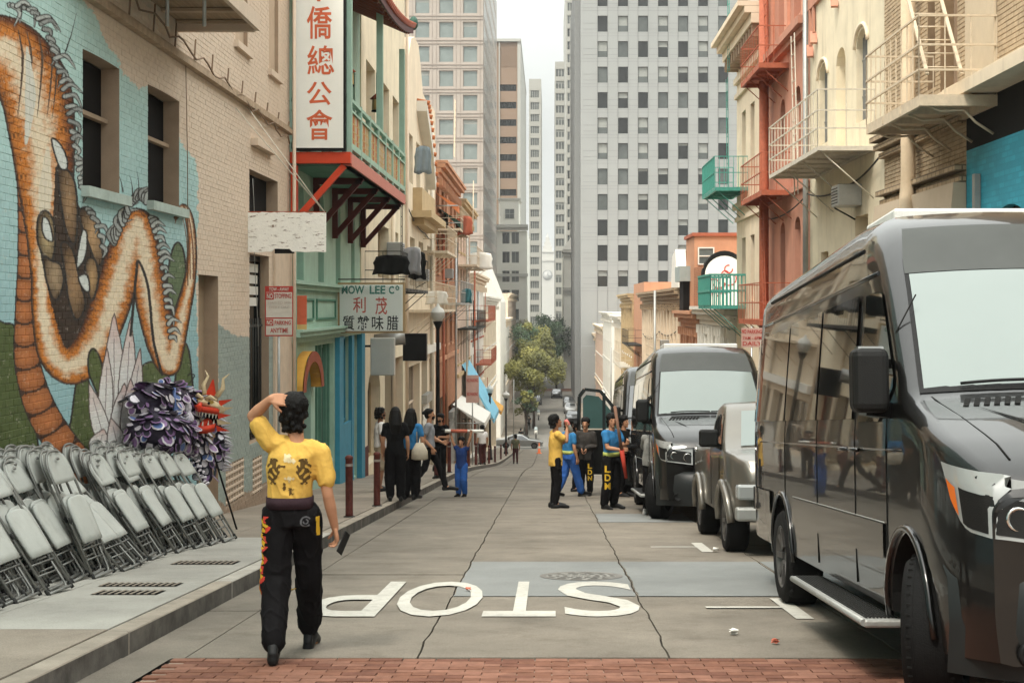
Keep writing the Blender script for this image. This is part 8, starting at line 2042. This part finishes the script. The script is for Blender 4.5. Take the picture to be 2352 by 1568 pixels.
# ------------------------------------------------------------------ parade dragon costume on its poles
dr = empty('dragon_costume', (-4.45, 18.3, gz(18.3) + .15), 'purple scaled parade dragon costume with a red open mouthed head propped on poles', 'dragon costume')
O = Vector(dr.location)
def dp(px, py, Y): return P(px, py, Y) - O
mat('dragon_skin', (.035, .028, .045), .6, var=.4, scale=12); mat('scale_purple', (.22, .13, .26), .35, var=.3, scale=14, bump=0); mat('scale_blue', (.10, .15, .32), .35, var=.3, scale=14, bump=0); mat('scale_silver', (.50, .47, .50), .35, .2, var=.25, scale=14, bump=0); mat('scale_dark', (.03, .028, .04), .35, var=.3, bump=0); mat('dragon_red', (.60, .055, .025), .4, var=.15, scale=20, bump=0); mat('dragon_cream', (.58, .46, .28), .5, var=.15, scale=20, bump=0); mat('fur', (.50, .47, .50), .9, var=.2, scale=30, bump=.5)
paths = [([(318, 925, 17.0), (350, 915, 17.3), (390, 918, 17.6), (425, 925, 18.0), (450, 935, 18.3)], [.15, .2, .2, .19, .14]), ([(322, 990, 16.9), (350, 985, 17.0), (385, 990, 17.2), (420, 1000, 17.6)], [.17, .22, .23, .17]),
         ([(425, 960, 17.9), (445, 1000, 18.1), (462, 1045, 18.2), (474, 1095, 18.25)], [.17, .17, .13, .09]), ([(496, 950, 18.8), (506, 990, 18.8), (508, 1035, 18.8), (498, 1075, 18.8)], [.05, .075, .07, .03]), ([(440, 1020, 17.9), (420, 1015, 17.7), (400, 1005, 17.4)], [.1, .12, .12])]
b = MB(); W_ = []
for pts, rs in paths: q = [dp(*p) for p in pts]; b.tube(q, rs, 12); W_.append((q, rs)); [b.sphere(p, r, 10, 7) for p, r in zip(q, rs)]
remesh(b, 'body', M('dragon_skin'), dr, .03, 4)
def scale_mesh(m, edge):
    mb = MB(); n = 7; rim = [(math.sin(math.pi * i / n) * .5 * (1 - .0), 0, 0) for i in range(n + 1)]
    pts = [(-.45, 0, 0), (-.52, .012, -.45), (-.36, .03, -.8), (0, .04, -1.0), (.36, .03, -.8), (.52, .012, -.45), (.45, 0, 0)]
    inn = [(x * .74, y + .03, z * .8 - .04) for x, y, z in pts]; k = len(pts)
    mb.add(pts + inn, [(i, i + 1, k + i + 1, k + i) for i in range(k - 1)], 1, False); mb.add(inn, [tuple(range(k))], 0); mb.add([(x, y - .03, z) for x, y, z in pts], [tuple(range(k))[::-1]], 1)
    return mb.mesh('scale', [m, edge])
kinds = [scale_mesh(M('scale_purple'), M('scale_silver')), scale_mesh(M('scale_blue'), M('scale_silver')), scale_mesh(M('scale_dark'), M('scale_purple')), scale_mesh(M('scale_purple'), M('scale_dark')), scale_mesh(M('scale_silver'), M('scale_dark'))]
q_ = random.Random(12)
bo_ = [c for c in dr.children if c.name.startswith('body')][0].data
cam_d = (-(O + Vector((0, 0, .3)))).normalized(); cand = [p for p in bo_.polygons if p.normal.dot(cam_d) > -.15]
q_.shuffle(cand); pick = []
for p in cand:
    if len(pick) >= 292: break
    if all((p.center - c.center).length > .058 for c in pick): pick.append(p)
pick.sort(key=lambda p: p.center.z)
for p in pick:
    n = p.normal.copy(); z = Vector((q_.uniform(-.25, .25) - .1, 0, -1)); z = (z - n * z.dot(n)); z = -z.normalized(); x = n.cross(z) * -1
    m = Matrix((x, n, z)).transposed().to_4x4(); s0 = q_.uniform(.07, .15)
    o = link('scale', kinds[q_.choice([0, 0, 1, 2, 2, 3, 4, 4])], dr); o.matrix_local = Matrix.Translation(p.center + n * .004) @ m @ Matrix.Rotation(q_.uniform(-.8, .8), 4, 'Y') @ Matrix.Rotation(q_.uniform(.1, .8), 4, 'X') @ Matrix.Scale(s0, 4)
# white spines along the hanging strand and pale fur ruff
sp = MB().lathe([(.022, 0), (.014, .05), (0, .13)], 6).mesh('spine', M('scale_silver'))
for i in range(18):
    t = i / 17; p = dp(492 + 18 * math.sin(t * 2.4), 945 + 135 * t, 18.75); o = link('spine', sp, dr, p + Vector((.05, -.02, 0)), (0.2, 1.7 + .3 * math.sin(i), 0))
for i in range(26):
    t = i / 25; p = dp(430 + 45 * t + 8 * math.sin(i * 2.1), 1000 + 105 * t, 18.0); o = link('spine', sp, dr, p + Vector((.02, -.16, 0)), (q_.uniform(1.2, 2.2), q_.uniform(1.2, 2.6), 0))
fu = MB(); 
for i in range(14): t = i / 13; p = dp(432 + 12 * math.sin(t * 5) - 30 * t * t, 925 + 110 * t, 17.85 - .1 * t) + Vector((0, -.18, 0)); fu.sphere(p, .055 + .02 * math.sin(i * 2), 9, 6)
remesh(fu, 'fur_ruff', M('fur'), dr, .014, 1)
# head
hd0 = empty('head', dp(480, 948, 17.95)); hd0.scale = (1.12,) * 3; hd0.parent = dr; hd0.rotation_euler = (0, .12, -.35); HS = 1.0
def hb(build, name, m): o = build.build(name, M(m) if isinstance(m, str) else m, hd0); return o
up_ = MB(); blob(up_, [((0, .10, -.02), .10, .10), ((0, .06, .05), .15, .13), ((0, -.02, .10), .15, .13), ((0, -.08, .15), .10, .09)], 14); remesh(up_, 'skull', M('dragon_cream'), hd0, .014, 2)
j = MB(); n = 14
def jaw(z0, z1, yf, w, rise, name):
    mb = MB(); vs = []
    for i in range(n + 1):
        a = math.pi * i / n; x, y = w * math.cos(a), -yf * math.sin(a)
        vs += [(x, y, z0 + rise * math.sin(a)), (x * 1.06, y * 1.06 - .01, z1 + rise * math.sin(a)), (x * .62, y * .62 + .03, (z0 + z1) / 2 + rise * math.sin(a) * .7)]
    mb.add(vs, [(i * 3 + p_, (i + 1) * 3 + p_, (i + 1) * 3 + (p_ + 1) % 3, i * 3 + (p_ + 1) % 3) for i in range(n) for p_ in range(3)], 0, True); return hb(mb, name, 'dragon_red')
jaw(.0, .07, .20, .13, .03, 'upper_jaw'); jaw(-.19, -.10, .16, .10, -.03, 'lower_jaw')
tongue = MB(); tongue.tube([(0, .04, -.10), (0, -.06, -.11), (0, -.13, -.13)], [.05, .045, .02], 8); hb(tongue, 'tongue', 'dragon_red'); MB().sphere((0, .06, -.06), .10, 12, 8, 0, (.9, .6, .8)).build('throat', M('black_matte'), hd0)
tm = MB().lathe([(.012, 0), (.008, -.03), (0, -.06)], 6).mesh('tooth', mat('tooth', (.6, .57, .48), .4))
for i in range(11):
    a = math.pi * (.06 + .88 * i / 10); link('tooth', tm, hd0, (.12 * math.cos(a), -.185 * math.sin(a), .0 + .03 * math.sin(a)))
    if i % 2 == 0: link('tooth', tm, hd0, (.095 * math.cos(a), -.15 * math.sin(a), -.11 - .02 * math.sin(a)), (math.pi, 0, 0))
for sx in (-1, 1):
    MB().sphere((sx * .07, -.10, .13), .04, 12, 8).build('eye', mat('eye_gold', (.35, .22, .05), .2), hd0); MB().sphere((sx * .073, -.135, .13), .018, 8, 6).build('pupil', M('black'), hd0)
    mb = MB(); mb.tube([(sx * .02, -.12, .17), (sx * .08, -.13, .20), (sx * .14, -.09, .17)], [.02, .025, .01], 8); mb.build('brow', M('dragon_cream'), hd0)
    mb = MB(); mb.tube([(sx * .08, 0, .20), (sx * .13, .03, .30), (sx * .10, .06, .40), (sx * .16, .08, .46)], [.03, .025, .015, .004], 8); mb.build('horn', M('dragon_cream'), hd0)
    for k in range(5):
        mb = MB(); z0 = .16 - k * .07; mb.add([(sx * .12, -.02, z0), (sx * .12, .03, z0 - .06), (sx * (.26 + .02 * (k % 2)), .05, z0 + .03 - .02 * k), (sx * .13, .0, z0 - .07)], [(0, 2, 1), (0, 3, 2), (1, 2, 3)]); mb.build('frill', M('dragon_cream' if k % 2 else 'dragon_red'), hd0)
mb = MB(); mb.add([(-.07, .0, .2), (.05, .0, .2), (-.03, .05, .38)], [(0, 1, 2)]); mb.add([(-.07, .03, .2), (.05, .03, .2), (-.03, .07, .38)], [(2, 1, 0)]); mb.build('crest', M('dragon_red'), hd0)
MB().tube([(0, -.19, .04), (0, -.22, .09), (0, -.18, .12)], [.03, .035, .02], 8).build('nose', M('dragon_red'), hd0)
q = dp(482, 985, 18.4); ft = Vector((-4.16, 19.0, gz(19.0) + .15)) - O
MB().tube([dp(478, 1000, 18.5), ft], .013, 8).build('pole', M('black'), dr); MB().tube([dp(448, 985, 18.1), Vector((-4.55, 18.6, gz(18.6) + .15)) - O], .016, 8).build('pole', M('grey_metal'), dr)
MB().tube([dp(392, 895, 17.6), Vector((-4.85, 17.4, gz(17.4) + .15)) - O], .02, 8).build('pole', M('grey_metal'), dr); MB().tube([dp(400, 890, 17.4), dp(402, 960, 17.35)], .022, 6).build('strap', M('scale_blue'), dr)
# ------------------------------------------------------------------ thin sea haze over the whole street
hm = D.materials.new('haze'); hm.use_nodes = True; t = hm.node_tree; t.nodes.clear(); mo = t.nodes.new('ShaderNodeOutputMaterial'); pv = t.nodes.new('ShaderNodeVolumePrincipled')
pv.inputs['Density'].default_value = .00030; pv.inputs['Color'].default_value = (.93, .95, .96, 1); pv.inputs['Anisotropy'].default_value = .2; t.links.new(pv.outputs[0], mo.inputs['Volume'])
hz = MB().box(-950, -100, -25, 950, 2700, 105).build('haze', hm); tag(hz, kind='stuff')
